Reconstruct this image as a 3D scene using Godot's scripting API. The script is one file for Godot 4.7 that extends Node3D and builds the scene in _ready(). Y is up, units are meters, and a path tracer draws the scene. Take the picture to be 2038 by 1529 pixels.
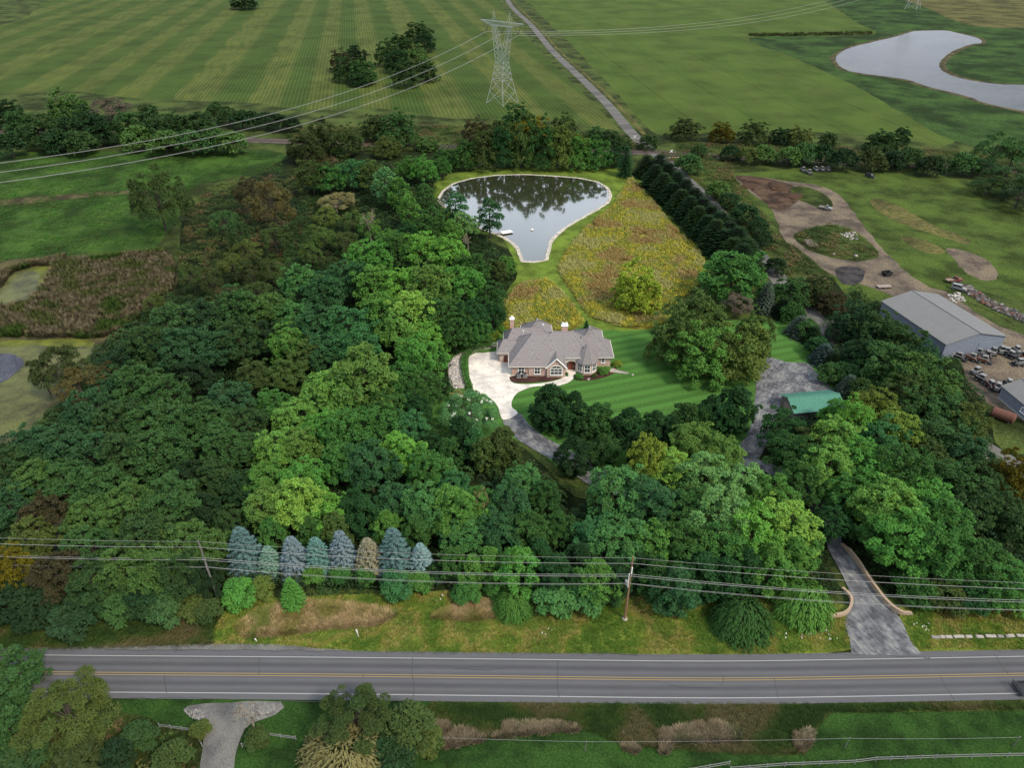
extends Node3D

var mats := {}
var meshes := {}
var used := {}
var rng := RandomNumberGenerator.new()
var edge_noise := FastNoiseLite.new()

func _ready():
	# ---- camera, sky, sun, exposure
	var cam := Camera3D.new()
	cam.name = "camera"
	cam.position = Vector3(0, 100, 0)
	cam.rotation_degrees = Vector3(-33.5, 0, 0)
	cam.fov = 56.83
	cam.near = 0.5
	cam.far = 6000.0
	add_child(cam)
	var env := Environment.new()
	env.background_mode = Environment.BG_SKY
	var sm := ProceduralSkyMaterial.new()
	sm.sky_top_color = Color(0.66, 0.71, 0.77)
	sm.sky_horizon_color = Color(0.74, 0.77, 0.81)
	sm.sky_curve = 0.12
	sm.ground_bottom_color = Color(0.20, 0.24, 0.16)
	sm.ground_horizon_color = Color(0.60, 0.64, 0.62)
	sm.sky_cover = cloud_cover()
	sm.sky_cover_modulate = Color(0.62, 0.63, 0.65)
	var sky := Sky.new()
	sky.sky_material = sm
	env.sky = sky
	env.tonemap_mode = Environment.TONE_MAPPER_LINEAR
	env.background_energy_multiplier = 0.74
	env.tonemap_exposure = 2.65
	env.sdfgi_enabled = true
	env.ssao_enabled = true
	env.ssil_enabled = true
	var we := WorldEnvironment.new()
	we.name = "world_environment"
	we.environment = env
	add_child(we)
	var sun := DirectionalLight3D.new()
	sun.name = "sun"
	sun.light_energy = 0.5
	sun.light_color = Color(1.0, 0.95, 0.87)
	sun.light_angular_distance = 12.0
	sun.shadow_enabled = true
	sun.basis = Basis.looking_at(Vector3(-0.50, -0.74, -0.45).normalized(), Vector3.UP)
	add_child(sun)
	rng.seed = 7
	edge_noise.seed = 11
	edge_noise.frequency = 0.18
	edge_noise.fractal_octaves = 3
	make_materials()
	ground()
	roads()
	waters()
	buildings()
	power_lines()
	trees()
	yard_things()
	small_things()
	scatters()

# ------------------------------------------------------------------ helpers
func numbered(n: String) -> String:
	used[n] = used.get(n, -1) + 1
	return n if used[n] == 0 else "%s_%03d" % [n, used[n]]

func thing(n: String, label: String, category: String, at := Vector3.ZERO, turn := 0.0, group := "") -> Node3D:
	var o := Node3D.new()
	o.name = numbered(n)
	o.position = at
	o.rotation.y = turn
	tag(o, label, category, group)
	add_child(o, true)
	return o

func tag(o: Node3D, label: String, category: String, group := "", kind := ""):
	if label: o.set_meta("label", label)
	if category: o.set_meta("category", category)
	if group: o.set_meta("group", group)
	if kind: o.set_meta("kind", kind)

func mi(n: String, mesh: Mesh, mat: Material, parent: Node3D, at := Vector3.ZERO, rot := Vector3.ZERO) -> MeshInstance3D:
	var o := MeshInstance3D.new()
	var c := 0
	o.name = n if parent != self else numbered(n)
	if parent != self:
		while parent.has_node(NodePath(o.name)):
			c += 1
			o.name = "%s_%03d" % [n, c]
	o.mesh = mesh
	o.material_override = mat
	o.position = at
	o.rotation = rot
	parent.add_child(o, true)
	return o

func bx(n: String, size: Vector3, at: Vector3, mat: Material, parent: Node3D, rot := Vector3.ZERO) -> MeshInstance3D:
	var key := "box%s" % size
	if not meshes.has(key):
		var b := MB.new()
		b.box(Vector3.ZERO, size, minf(0.03, size[size.min_axis_index()] * 0.2))
		meshes[key] = b.commit()
	return mi(n, meshes[key], mat, parent, at, rot)

# collects triangles and commits them as one mesh with flat normals
class MB:
	var v := PackedVector3Array()
	var uv := PackedVector2Array()
	func tri(a: Vector3, b: Vector3, c: Vector3):
		v.append(a); v.append(b); v.append(c)
		uv.append(Vector2.ZERO); uv.append(Vector2.ZERO); uv.append(Vector2.ZERO)
	func tri_uv(a: Vector3, b: Vector3, c: Vector3, ua: Vector2, ub: Vector2, uc: Vector2):
		v.append(a); v.append(b); v.append(c)
		uv.append(ua); uv.append(ub); uv.append(uc)
	func quad(a: Vector3, b: Vector3, c: Vector3, d: Vector3):
		tri(a, b, c); tri(a, c, d)
	# box with chamfered edges, clockwise seen from outside
	func box(at: Vector3, size: Vector3, ch := 0.0, basis := Basis()):
		var h := size * 0.5
		for ax in 3:
			for s in [-1.0, 1.0]:
				var u := (ax + 1) % 3
				var w := (ax + 2) % 3
				var n := Vector3.ZERO; n[ax] = s * h[ax]
				var a := Vector3.ZERO; a[u] = h[u] - ch
				var b := Vector3.ZERO; b[w] = h[w] - ch
				var p := [n - a - b, n + a - b, n + a + b, n - a + b]
				if s > 0: p.reverse()
				quad(at + basis * p[0], at + basis * p[1], at + basis * p[2], at + basis * p[3])
		if ch > 0.0:
			for ax in 3:
				var u := (ax + 1) % 3
				var w := (ax + 2) % 3
				for su in [-1.0, 1.0]:
					for sw in [-1.0, 1.0]:
						var e := Vector3.ZERO; e[ax] = h[ax] - ch
						var p1 := Vector3.ZERO; p1[u] = su * h[u]; p1[w] = sw * (h[w] - ch)
						var p2 := Vector3.ZERO; p2[u] = su * (h[u] - ch); p2[w] = sw * h[w]
						if su * sw > 0: quad(at + basis * (p1 - e), at + basis * (p1 + e), at + basis * (p2 + e), at + basis * (p2 - e))
						else: quad(at + basis * (p2 - e), at + basis * (p2 + e), at + basis * (p1 + e), at + basis * (p1 - e))
	# tapered bar with n sides
	func bar(a: Vector3, b: Vector3, r0: float, r1: float, n := 5, caps := true):
		var d := (b - a).normalized()
		var s := d.cross(Vector3.UP if absf(d.y) < 0.95 else Vector3.RIGHT).normalized()
		var t := s.cross(d)
		for i in n:
			var p := s * cos(TAU * i / n) + t * sin(TAU * i / n)
			var q := s * cos(TAU * (i + 1) / n) + t * sin(TAU * (i + 1) / n)
			quad(a + q * r0, a + p * r0, b + p * r1, b + q * r1)
			if caps:
				tri(a, a + p * r0, a + q * r0)
				tri(b, b + q * r1, b + p * r1)
	# outline in x,y pushed along z from z0 to z1
	func prism(p: PackedVector2Array, z0: float, z1: float):
		var idx := Geometry2D.triangulate_polygon(p)
		for i in range(0, idx.size(), 3):
			var a := p[idx[i]]; var b := p[idx[i + 1]]; var c := p[idx[i + 2]]
			if (b - a).cross(c - a) > 0: var t := b; b = c; c = t
			tri(Vector3(a.x, a.y, z1), Vector3(b.x, b.y, z1), Vector3(c.x, c.y, z1))
			tri(Vector3(a.x, a.y, z0), Vector3(c.x, c.y, z0), Vector3(b.x, b.y, z0))
		var cw := Geometry2D.is_polygon_clockwise(p)
		for i in p.size():
			var a := p[i]; var b := p[(i + 1) % p.size()]
			if cw: var t := a; a = b; b = t
			quad(Vector3(a.x, a.y, z0), Vector3(b.x, b.y, z0), Vector3(b.x, b.y, z1), Vector3(a.x, a.y, z1))
	func lathe(profile: PackedVector2Array, n := 10, at := Vector3.ZERO):
		for k in profile.size() - 1:
			for i in n:
				var a := TAU * i / n; var b := TAU * (i + 1) / n
				var p := profile[k]; var q := profile[k + 1]
				quad(at + Vector3(cos(b) * p.x, p.y, sin(b) * p.x), at + Vector3(cos(b) * q.x, q.y, sin(b) * q.x), at + Vector3(cos(a) * q.x, q.y, sin(a) * q.x), at + Vector3(cos(a) * p.x, p.y, sin(a) * p.x))
	func commit() -> ArrayMesh:
		var n := PackedVector3Array()
		n.resize(v.size())
		for i in range(0, v.size(), 3):
			var f := (v[i + 2] - v[i]).cross(v[i + 1] - v[i]).normalized()
			n[i] = f; n[i + 1] = f; n[i + 2] = f
		var arr := []
		arr.resize(Mesh.ARRAY_MAX)
		arr[Mesh.ARRAY_VERTEX] = v
		arr[Mesh.ARRAY_NORMAL] = n
		arr[Mesh.ARRAY_TEX_UV] = uv
		var m := ArrayMesh.new()
		m.add_surface_from_arrays(Mesh.PRIMITIVE_TRIANGLES, arr)
		return m

func pts(a: Array) -> PackedVector2Array:
	var p := PackedVector2Array()
	for i in range(0, a.size(), 2): p.append(Vector2(a[i], a[i + 1]))
	return p

# closed outline made finer and uneven: natural edges of grass, earth and water
func ragged(p: PackedVector2Array, step: float, amp: float, closed := true) -> PackedVector2Array:
	var out := PackedVector2Array()
	var n := p.size()
	for i in (n if closed else n - 1):
		# rounded: catmull-rom through the corners
		var a := p[(i - 1 + n) % n]; var b := p[i]; var c := p[(i + 1) % n]; var d := p[(i + 2) % n]
		if not closed:
			a = p[maxi(i - 1, 0)]; d = p[mini(i + 2, n - 1)]
		var k := maxi(1, int(b.distance_to(c) / step))
		for j in k:
			var q := b.cubic_interpolate(c, a, d, float(j) / k)
			var w := amp
			out.append(q + Vector2(edge_noise.get_noise_2d(q.x, q.y), edge_noise.get_noise_2d(q.x + 500, q.y)) * w)
	if not closed: out.append(p[n - 1])
	return out

func sheet(n: String, a: Array, y: float, mat: Material, amp := 0.0, step := 4.0, turn := 0.0, parent: Node3D = null) -> MeshInstance3D:
	var p := pts(a)
	if amp > 0.0:
		var q := ragged(p, step, amp)
		if Geometry2D.triangulate_polygon(q).size(): p = q
	var idx := Geometry2D.triangulate_polygon(p)
	if idx.is_empty(): print("cannot triangulate ", n)
	var v := PackedVector3Array(); var nn := PackedVector3Array(); var u := PackedVector2Array(); var ix := PackedInt32Array()
	for q in p:
		v.append(Vector3(q.x, y, q.y)); nn.append(Vector3.UP); u.append(q.rotated(turn))
	for i in range(0, idx.size(), 3):
		var b := p[idx[i]]; var c := p[idx[i + 1]]; var d := p[idx[i + 2]]
		ix.append(idx[i])
		if (c - b).cross(d - b) > 0: ix.append(idx[i + 1]); ix.append(idx[i + 2])
		else: ix.append(idx[i + 2]); ix.append(idx[i + 1])
	return surface_obj(n, v, nn, u, ix, mat, parent)

func surface_obj(n: String, v: PackedVector3Array, nn: PackedVector3Array, u: PackedVector2Array, ix: PackedInt32Array, mat: Material, parent: Node3D) -> MeshInstance3D:
	var arr := []
	arr.resize(Mesh.ARRAY_MAX)
	arr[Mesh.ARRAY_VERTEX] = v; arr[Mesh.ARRAY_NORMAL] = nn; arr[Mesh.ARRAY_TEX_UV] = u; arr[Mesh.ARRAY_TEX_UV2] = u; arr[Mesh.ARRAY_INDEX] = ix
	var m := ArrayMesh.new()
	m.add_surface_from_arrays(Mesh.PRIMITIVE_TRIANGLES, arr)
	var o := mi(n, m, mat, self if parent == null else parent)
	if parent == null: o.set_meta("kind", "structure")
	return o

# a band along a line on the ground: u in metres along it, v 0..1 across it
func band(n: String, line: PackedVector2Array, off0: float, off1: float, y: float, mat: Material, parent: Node3D = null) -> MeshInstance3D:
	var v := PackedVector3Array(); var nn := PackedVector3Array(); var u := PackedVector2Array(); var ix := PackedInt32Array()
	var run := 0.0
	for i in line.size():
		var d := (line[mini(i + 1, line.size() - 1)] - line[maxi(i - 1, 0)]).normalized()
		var s := Vector2(-d.y, d.x)
		if i: run += line[i].distance_to(line[i - 1])
		for k in 2:
			var q := line[i] + s * (off0 if k == 0 else off1)
			v.append(Vector3(q.x, y, q.y)); nn.append(Vector3.UP); u.append(Vector2(run, k))
		if i:
			var b := i * 2
			ix.append_array([b - 2, b + 1, b - 1, b - 2, b, b + 1])
	return surface_obj(n, v, nn, u, ix, mat, parent)

# ------------------------------------------------------------------ materials
func cloud_cover() -> ImageTexture:
	var im := Image.create(512, 256, false, Image.FORMAT_RGBA8)
	var f := FastNoiseLite.new()
	f.seed = 5
	f.frequency = 1.5
	f.fractal_octaves = 5
	for y in 256:
		var el := (0.5 - (y + 0.5) / 256.0) * PI
		for x in 512:
			var az := (x + 0.5) / 512.0 * TAU
			var d := Vector3(cos(el) * cos(az), sin(el) * 2.2, cos(el) * sin(az))
			var c := clampf(f.get_noise_3dv(d) * 1.6 + 0.42, 0.0, 1.0)
			im.set_pixel(x, y, Color(1, 1, 1, c if el > 0 else 0.0))
	return ImageTexture.create_from_image(im)

func noise_tex(seed_: int, freq: float, cols: Array, offs: Array, size := 512, type := FastNoiseLite.TYPE_SIMPLEX_SMOOTH, oct := 5) -> NoiseTexture2D:
	var f := FastNoiseLite.new()
	f.seed = seed_
	f.noise_type = type
	f.frequency = freq
	f.fractal_octaves = oct
	f.fractal_gain = 0.62
	var g := Gradient.new()
	g.offsets = PackedFloat32Array(offs)
	var pc := PackedColorArray()
	for c in cols: pc.append(c)
	g.colors = pc
	var t := NoiseTexture2D.new()
	t.width = size; t.height = size
	t.seamless = true
	t.noise = f
	t.color_ramp = g
	return t

# linear base colour to the sRGB that Godot wants
func lin(r: float, g: float, b: float) -> Color:
	return Color(r, g, b).linear_to_srgb()

var coarse := {}
func ground_mat(key: String, c0: Color, c1: Color, c2: Color, tile: float, big: float, seed_: int, vary := 0.3, freq := 0.05) -> StandardMaterial3D:
	var m := StandardMaterial3D.new()
	m.resource_name = key
	m.albedo_texture = noise_tex(seed_, freq, [c0, c1, c2], [0.25, 0.5, 0.78])
	m.uv1_scale = Vector3(1.0 / tile, 1.0 / tile, 1)
	m.roughness = 0.95
	m.metallic_specular = 0.15
	var ck := int(vary * 100)
	if not coarse.has(ck):
		coarse[ck] = noise_tex(91 + ck, 0.012, [Color(1 - vary, 1 - vary, 1 - vary), Color(1 - vary * 0.4, 1 - vary * 0.4, 1 - vary * 0.45), Color(1, 1, 1 - vary * 0.2)], [0.25, 0.5, 0.75], 512, FastNoiseLite.TYPE_SIMPLEX_SMOOTH, 4)
	m.detail_enabled = true
	m.detail_albedo = coarse[ck]
	m.detail_blend_mode = BaseMaterial3D.BLEND_MODE_MUL
	m.detail_uv_layer = BaseMaterial3D.DETAIL_UV_2
	m.uv2_scale = Vector3(1.0 / big, 1.0 / big, 1)
	mats[key] = m
	return m

func plain(key: String, c: Color, rough := 0.8, metal := 0.0, spec := 0.5) -> StandardMaterial3D:
	var m := StandardMaterial3D.new()
	m.resource_name = key
	m.albedo_color = c
	m.roughness = rough
	m.metallic = metal
	m.metallic_specular = spec
	mats[key] = m
	return m

# plain colour broken up by world-space noise, so that no surface is perfectly even
func worn(key: String, c: Color, amount := 0.2, tile := 3.0, rough := 0.8, spec := 0.4, seed_ := 3) -> StandardMaterial3D:
	var m := plain(key, c, rough, 0.0, spec)
	var wk := "worn%d" % int(amount * 100)
	if not coarse.has(wk):
		coarse[wk] = noise_tex(seed_ + int(amount * 50), 0.03, [Color(1 - amount, 1 - amount, 1 - amount), Color(1, 1, 1)], [0.25, 0.75], 256)
	m.albedo_texture = coarse[wk]
	m.uv1_triplanar = true
	m.uv1_world_triplanar = true
	m.uv1_scale = Vector3.ONE / tile
	return m

func image_mat(key: String, im: Image, scale_: Vector2, rough := 0.9, spec := 0.3) -> StandardMaterial3D:
	var m := plain(key, Color.WHITE, rough, 0.0, spec)
	m.albedo_texture = ImageTexture.create_from_image(im)
	m.uv1_scale = Vector3(scale_.x, scale_.y, 1)
	return m

func make_materials():
	# ground covers: three tones each (linear), real in the lot, painted dimmer outside it
	ground_mat("rough_grass", lin(.034, .054, .014), lin(.056, .082, .022), lin(.088, .105, .038), 26, 160, 1, 0.4)
	ground_mat("pasture", lin(.028, .066, .012), lin(.042, .088, .018), lin(.060, .102, .026), 30, 170, 2, 0.35)
	ground_mat("mown_field_grass", lin(.040, .070, .014), lin(.058, .090, .020), lin(.090, .112, .032), 26, 120, 33, 0.3)
	ground_mat("far_grass", lin(.024, .054, .013), lin(.036, .072, .018), lin(.050, .084, .026), 60, 260, 3, 0.35)
	ground_mat("lawn_grass", lin(.042, .108, .022), lin(.058, .145, .029), lin(.080, .172, .042), 12, 90, 4, 0.18)
	ground_mat("mown_path", lin(.070, .130, .018), lin(.115, .175, .026), lin(.17, .205, .045), 14, 60, 5, 0.25)
	ground_mat("verge_grass", lin(.075, .125, .020), lin(.14, .18, .030), lin(.23, .22, .06), 11, 50, 6, 0.35)
	ground_mat("verge_dull", lin(.026, .044, .011), lin(.042, .064, .016), lin(.066, .076, .024), 12, 60, 7, 0.35)
	ground_mat("dark_grass", lin(.016, .043, .010), lin(.026, .062, .014), lin(.038, .078, .020), 12, 60, 8, 0.3)
	ground_mat("meadow_ground", lin(.13, .14, .025), lin(.22, .20, .04), lin(.31, .26, .07), 9, 60, 9, 0.35)
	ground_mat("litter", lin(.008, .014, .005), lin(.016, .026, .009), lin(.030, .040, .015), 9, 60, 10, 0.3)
	ground_mat("marsh_ground", lin(.045, .045, .018), lin(.085, .074, .040), lin(.13, .11, .065), 10, 70, 12, 0.35)
	ground_mat("dry_grass", lin(.17, .15, .05), lin(.30, .23, .10), lin(.40, .31, .17), 8, 30, 13, 0.3)
	ground_mat("dirt", lin(.10, .076, .058), lin(.145, .116, .092), lin(.185, .155, .128), 18, 80, 14, 0.3)
	ground_mat("red_dirt", lin(.055, .034, .024), lin(.085, .054, .040), lin(.120, .085, .064), 12, 50, 15, 0.35)
	ground_mat("coal", lin(.030, .028, .030), lin(.050, .046, .050), lin(.080, .072, .075), 8, 30, 16, 0.3)
	ground_mat("ballast", lin(.060, .050, .048), lin(.095, .080, .078), lin(.14, .12, .115), 6, 50, 17, 0.25)
	ground_mat("gravel", lin(.105, .103, .102), lin(.14, .136, .132), lin(.18, .175, .17), 7, 40, 18, 0.2)
	ground_mat("mulch", lin(.040, .018, .016), lin(.065, .032, .028), lin(.095, .055, .048), 4, 20, 19, 0.2)
	ground_mat("concrete", lin(.56, .51, .46), lin(.66, .61, .56), lin(.72, .67, .62), 16, 34, 20, 0.16)
	ground_mat("rubble_ground", lin(.24, .21, .18), lin(.36, .33, .29), lin(.48, .45, .41), 5, 30, 21, 0.2)
	ground_mat("sand", lin(.42, .37, .31), lin(.55, .50, .43), lin(.66, .61, .54), 6, 30, 22, 0.15)
	ground_mat("side_road", lin(.105, .10, .098), lin(.135, .13, .126), lin(.165, .158, .152), 14, 90, 23, 0.2)
	mats["side_road"].uv1_scale = Vector3(1.0 / 16.0, 0.4, 1)
	ground_mat("tan_field", lin(.060, .070, .022), lin(.095, .090, .034), lin(.14, .115, .052), 60, 240, 24, 0.3)
	ground_mat("algae", lin(.070, .078, .024), lin(.090, .096, .034), lin(.115, .116, .048), 20, 60, 25, 0.3)
	ground_mat("algae_green", lin(.09, .11, .012), lin(.115, .125, .02), lin(.14, .14, .04), 14, 60, 26, 0.25)
	mats["algae"].roughness = 0.35
	mats["algae"].metallic_specular = 0.16
	mats["algae_green"].roughness = 0.45
	# blacktop drives: worn blue-grey with pale scuffs and dark cracks
	var bt := ground_mat("blacktop", lin(.075, .078, .092), lin(.115, .115, .13), lin(.25, .245, .25), 14, 26, 27, 0.32, 0.022)
	bt.albedo_texture = noise_tex(28, 0.018, [lin(.125, .128, .148), lin(.165, .168, .188), lin(.20, .202, .22), lin(.34, .338, .34)], [0.1, 0.4, 0.65, 0.95], 512, FastNoiseLite.TYPE_SIMPLEX, 6)
	bt.uv1_scale = Vector3(1.0 / 34.0, 1.0 / 8.0, 1)
	# highway: lane profile across, run along
	var im := Image.create(256, 128, false, Image.FORMAT_RGB8)
	var f := FastNoiseLite.new()
	f.seed = 31; f.frequency = 0.02; f.fractal_octaves = 4
	for y in 128:
		var v := (y + 0.5) / 128.0
		var lane := absf(fposmod((v - 0.5) * 2.0, 1.0) - 0.0)
		var tone := 0.088
		if v > 0.12 and v < 0.88:
			tone = 0.074
			var w := absf(absf(v - 0.5) - 0.19)
			tone += 0.016 * exp(-pow((w - 0.085) / 0.035, 2.0)) - 0.014 * exp(-pow(w / 0.035, 2.0)) - 0.010 * exp(-pow((absf(v - 0.5)) / 0.03, 2.0))
		for x in 256:
			var a := x / 256.0 * TAU
			var k := 1.0 + 0.10 * f.get_noise_3d(cos(a) * 60.0, sin(a) * 60.0, y * 2.2) + (rng.randf() - 0.5) * 0.10
			im.set_pixel(x, y, lin(tone * k * 0.98, tone * k * 0.98, tone * k * 1.05))
	image_mat("highway", im, Vector2(1.0 / 60.0, 1), 0.85, 0.3)
	# striped crops: planter passes of two tones, rows along v
	crop_mat("crop_striped", lin(.036, .066, .015), lin(.078, .094, .027), 41, 160.0, true)
	crop_mat("crop_plain", lin(.048, .084, .017), lin(.070, .096, .025), 43, 150.0, false)
	# mown stripes of the house lawn
	var lm := Image.create(64, 256, false, Image.FORMAT_RGB8)
	for k in 8:
		var t: float = [1.0, 0.89, 0.97, 0.87, 1.0, 0.90, 0.95, 0.86][k]
		for y in 32:
			var e := 0.06 if y < 4 else 0.0
			for x in 64: lm.set_pixel(x, k * 32 + y, Color(minf(t + e, 1.0), minf(t + e * 0.6, 1.0), t))
	mats["lawn_grass"].detail_albedo = ImageTexture.create_from_image(lm)
	mats["lawn_grass"].uv2_scale = Vector3(1.0 / 20.0, 1.0 / 13.0, 1)
	# built things
	plain("white_paint", lin(.72, .72, .70), 0.55)
	plain("yellow_paint", lin(.22, .155, .06), 0.7)
	plain("road_white", lin(.26, .26, .255), 0.8)
	plain("tar", lin(.028, .027, .027), 0.6)
	worn("brick_tan", lin(.53, .385, .315), 0.16, 1.4)
	worn("brick_red", lin(.52, .34, .27), 0.16, 1.4)
	worn("stone_trim", lin(.68, .62, .55), 0.12, 2.0)
	worn("block_wall", lin(.46, .34, .235), 0.28, 1.6)
	worn("wood_pole", lin(.30, .17, .095), 0.35, 1.2)
	worn("wood_grey", lin(.17, .155, .14), 0.3, 1.2)
	worn("bark", lin(.085, .070, .055), 0.35, 1.0)
	worn("bark_pale", lin(.32, .27, .21), 0.3, 1.0)
	worn("barn_roof", lin(.135, .133, .130), 0.04, 30.0, 0.5)
	worn("barn_wall", lin(.165, .19, .235), 0.10, 6.0, 0.55)
	worn("galvanised", lin(.34, .37, .36), 0.15, 4.0, 0.55)
	worn("wire", lin(.27, .27, .265), 0.1, 4.0, 0.6)
	worn("stone_pale", lin(.46, .42, .37), 0.35, 0.9)
	worn("stone_grey", lin(.30, .28, .26), 0.35, 0.9)
	worn("rust", lin(.17, .075, .05), 0.4, 1.5)
	worn("red_metal", lin(.22, .06, .045), 0.4, 1.0, 0.5)
	worn("black_metal", lin(.022, .023, .026), 0.2, 1.0, 0.45)
	worn("white_metal", lin(.27, .27, .265), 0.3, 1.0, 0.45)
	worn("grey_metal", lin(.20, .205, .21), 0.3, 1.0, 0.5)
	worn("orange_metal", lin(.26, .085, .04), 0.3, 1.0, 0.5)
	worn("green_roof", lin(.06, .205, .145), 0.14, 5.0, 0.45)
	worn("door_red", lin(.23, .055, .03), 0.15, 1.0, 0.5)
	worn("plank", lin(.30, .25, .20), 0.3, 1.0)
	worn("dock_white", lin(.74, .73, .70), 0.12, 2.0)
	plain("rubber", lin(.018, .018, .018), 0.8)
	plain("insulator", lin(.035, .028, .026), 0.3)
	plain("sign_yellow", lin(.55, .33, .02), 0.5)
	plain("sign_red", lin(.40, .04, .03), 0.5)
	plain("glass_dark", lin(.020, .024, .030), 0.06, 0.0, 0.8)
	# roof shingles: courses along v
	var sh := Image.create(128, 128, false, Image.FORMAT_RGB8)
	for y in 128:
		for x in 128:
			var c := y / 8
			var tab := int((x + (c % 2) * 8) / 16) % 8
			var t := 0.185 + 0.024 * sin(c * 37.7 + tab * 91.3 + c * tab * 5.1) + (rng.randf() - 0.5) * 0.05
			if y % 8 == 0: t *= 0.62
			sh.set_pixel(x, y, lin(t * 1.05, t * 0.955, t * 0.955))
	image_mat("shingle", sh, Vector2(1.0 / 3.6, 1.0 / 2.6), 0.9, 0.3)
	worn("ridge_cap", lin(.27, .245, .25), 0.15, 1.0)
	# standing water
	var w := plain("water", lin(.026, .030, .015), 0.09, 0.0, 0.75)
	w.clearcoat_enabled = true
	w.clearcoat = 1.0
	w.clearcoat_roughness = 0.03
	w.normal_enabled = true
	var wn := noise_tex(61, 0.03, [Color.BLACK, Color.WHITE], [0.0, 1.0], 256)
	wn.as_normal_map = true
	wn.color_ramp = null
	wn.bump_strength = 0.5
	w.normal_texture = wn
	w.normal_scale = 0.14
	w.uv1_scale = Vector3(1.0 / 14.0, 1.0 / 14.0, 1)
	var w2 := ground_mat("pale_water", lin(.040, .040, .044), lin(.052, .052, .056), lin(.068, .067, .064), 90, 420, 63, 0.15, 0.02)
	w2.roughness = 0.2
	w2.metallic_specular = 0.11
	var w3 := ground_mat("slate_water", lin(.030, .033, .055), lin(.050, .055, .085), lin(.10, .10, .10), 16, 60, 64, 0.25)
	w3.roughness = 0.35
	w3.metallic_specular = 0.2
	# foliage: vertex colours vary leaf by leaf, the tint is the kind's colour, outside the lot with dimming painted in
	for k in TINTS:
		var c: Array = TINTS[k]
		var m := plain("leaf_" + k, lin(c[0], c[1], c[2]), 0.8, 0.0, 0.12)
		m.vertex_color_use_as_albedo = true
		m.backlight_enabled = true
		m.backlight = Color(0.5, 0.5, 0.35)
		for q in 3:
			var mv := m.duplicate() as StandardMaterial3D
			var g: float = [0.74, 1.0, 1.26][q]
			mv.albedo_color = lin(c[0] * g * [1.06, 0.94, 1.08][q], c[1] * g, c[2] * g * [1.1, 1.0, 0.85][q])
			mats["leaf_%s%d" % [k, q]] = mv
	mats["leaf_blossom"] = plain("blossom_petals", lin(.62, .64, .55), 0.8)
	var t := plain("tuft", Color.WHITE, 0.9, 0.0, 0.2)
	t.vertex_color_use_as_albedo = true
	t.backlight_enabled = true
	t.backlight = Color(0.4, 0.4, 0.3)
	var s := worn("scatter_stone", Color.WHITE, 0.3, 0.9)
	s.vertex_color_use_as_albedo = true

func crop_mat(key: String, a: Color, b: Color, seed_: int, period: float, striped: bool):
	var la := a.srgb_to_linear()
	var lb := b.srgb_to_linear()
	var im := Image.create(1024, 128, false, Image.FORMAT_RGB8)
	var f := FastNoiseLite.new()
	f.seed = seed_; f.frequency = 0.03; f.fractal_octaves = 4
	for x in 1024:
		var ph := x / 1024.0 * TAU
		var row := 0.5 + 0.5 * cos(ph * round(period / 2.5))
		var ax := Vector2(cos(ph), sin(ph)) * 160.0
		for y in 128:
			var ay := y / 128.0 * TAU
			var w := f.get_noise_3d(ax.x + cos(ay) * 20.0, ax.y, sin(ay) * 20.0)
			var s := 0.5 + 0.5 * sin(ph * 4.0 + 0.9 * sin(ph + 1.0) + w * 0.5)
			var k := clampf(0.5 + ((smoothstep(0.3, 0.7, s) - 0.5) * (0.62 + w * 0.8) if striped else 0.16 * sin(ph * 3.0)) + w * 0.45, 0.0, 1.0)
			var c := la.lerp(lb, k) * ((0.80 + 0.36 * row) if striped else (0.90 + 0.18 * row))
			if not striped and x % 256 < 6: c = c * 0.72
			im.set_pixel(x, y, c.linear_to_srgb())
	var m := image_mat(key, im, Vector2(1.0 / period, 1.0 / 120.0), 0.95, 0.15)
	m.detail_enabled = true
	m.detail_albedo = noise_tex(seed_ + 1, 0.012, [Color(.84, .85, .78), Color(.94, .94, .88), Color(1, 1, .92)], [0.2, 0.5, 0.8], 512, FastNoiseLite.TYPE_SIMPLEX_SMOOTH, 5)
	m.detail_blend_mode = BaseMaterial3D.BLEND_MODE_MUL
	m.detail_uv_layer = BaseMaterial3D.DETAIL_UV_2
	m.uv2_scale = Vector3(1.0 / 330.0, 1.0 / 330.0, 1)

const TINTS := {
	"bright": [0.078, 0.205, 0.038],
	"light": [0.118, 0.235, 0.046],
	"mid": [0.055, 0.14, 0.032],
	"teal": [0.046, 0.13, 0.044],
	"dark": [0.025, 0.068, 0.022],
	"olive": [0.066, 0.105, 0.028],
	"wind": [0.013, 0.03, 0.011],
	"yellow": [0.125, 0.185, 0.032],
	"pale": [0.085, 0.19, 0.065],
	"tan": [0.2, 0.2, 0.075],
	"pear": [0.024, 0.058, 0.02],
	"wmid": [0.046, 0.098, 0.03],  # most w tints carry the dimming beyond the lot in their colour
	"wdark": [0.025, 0.054, 0.021],
	"wteal": [0.036, 0.083, 0.034],
	"wolive": [0.052, 0.078, 0.024],
	"wyel": [0.085, 0.08, 0.01],
	"wbrown": [0.06, 0.058, 0.026],
	"wgrey": [0.12, 0.095, 0.07],
	"blue": [0.17, 0.25, 0.25],
	"bluegreen": [0.1, 0.19, 0.165],
	"bluebrown": [0.145, 0.15, 0.115],
	"wblue": [0.038, 0.06, 0.052],
	"gold": [0.145, 0.215, 0.028],
}

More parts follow.
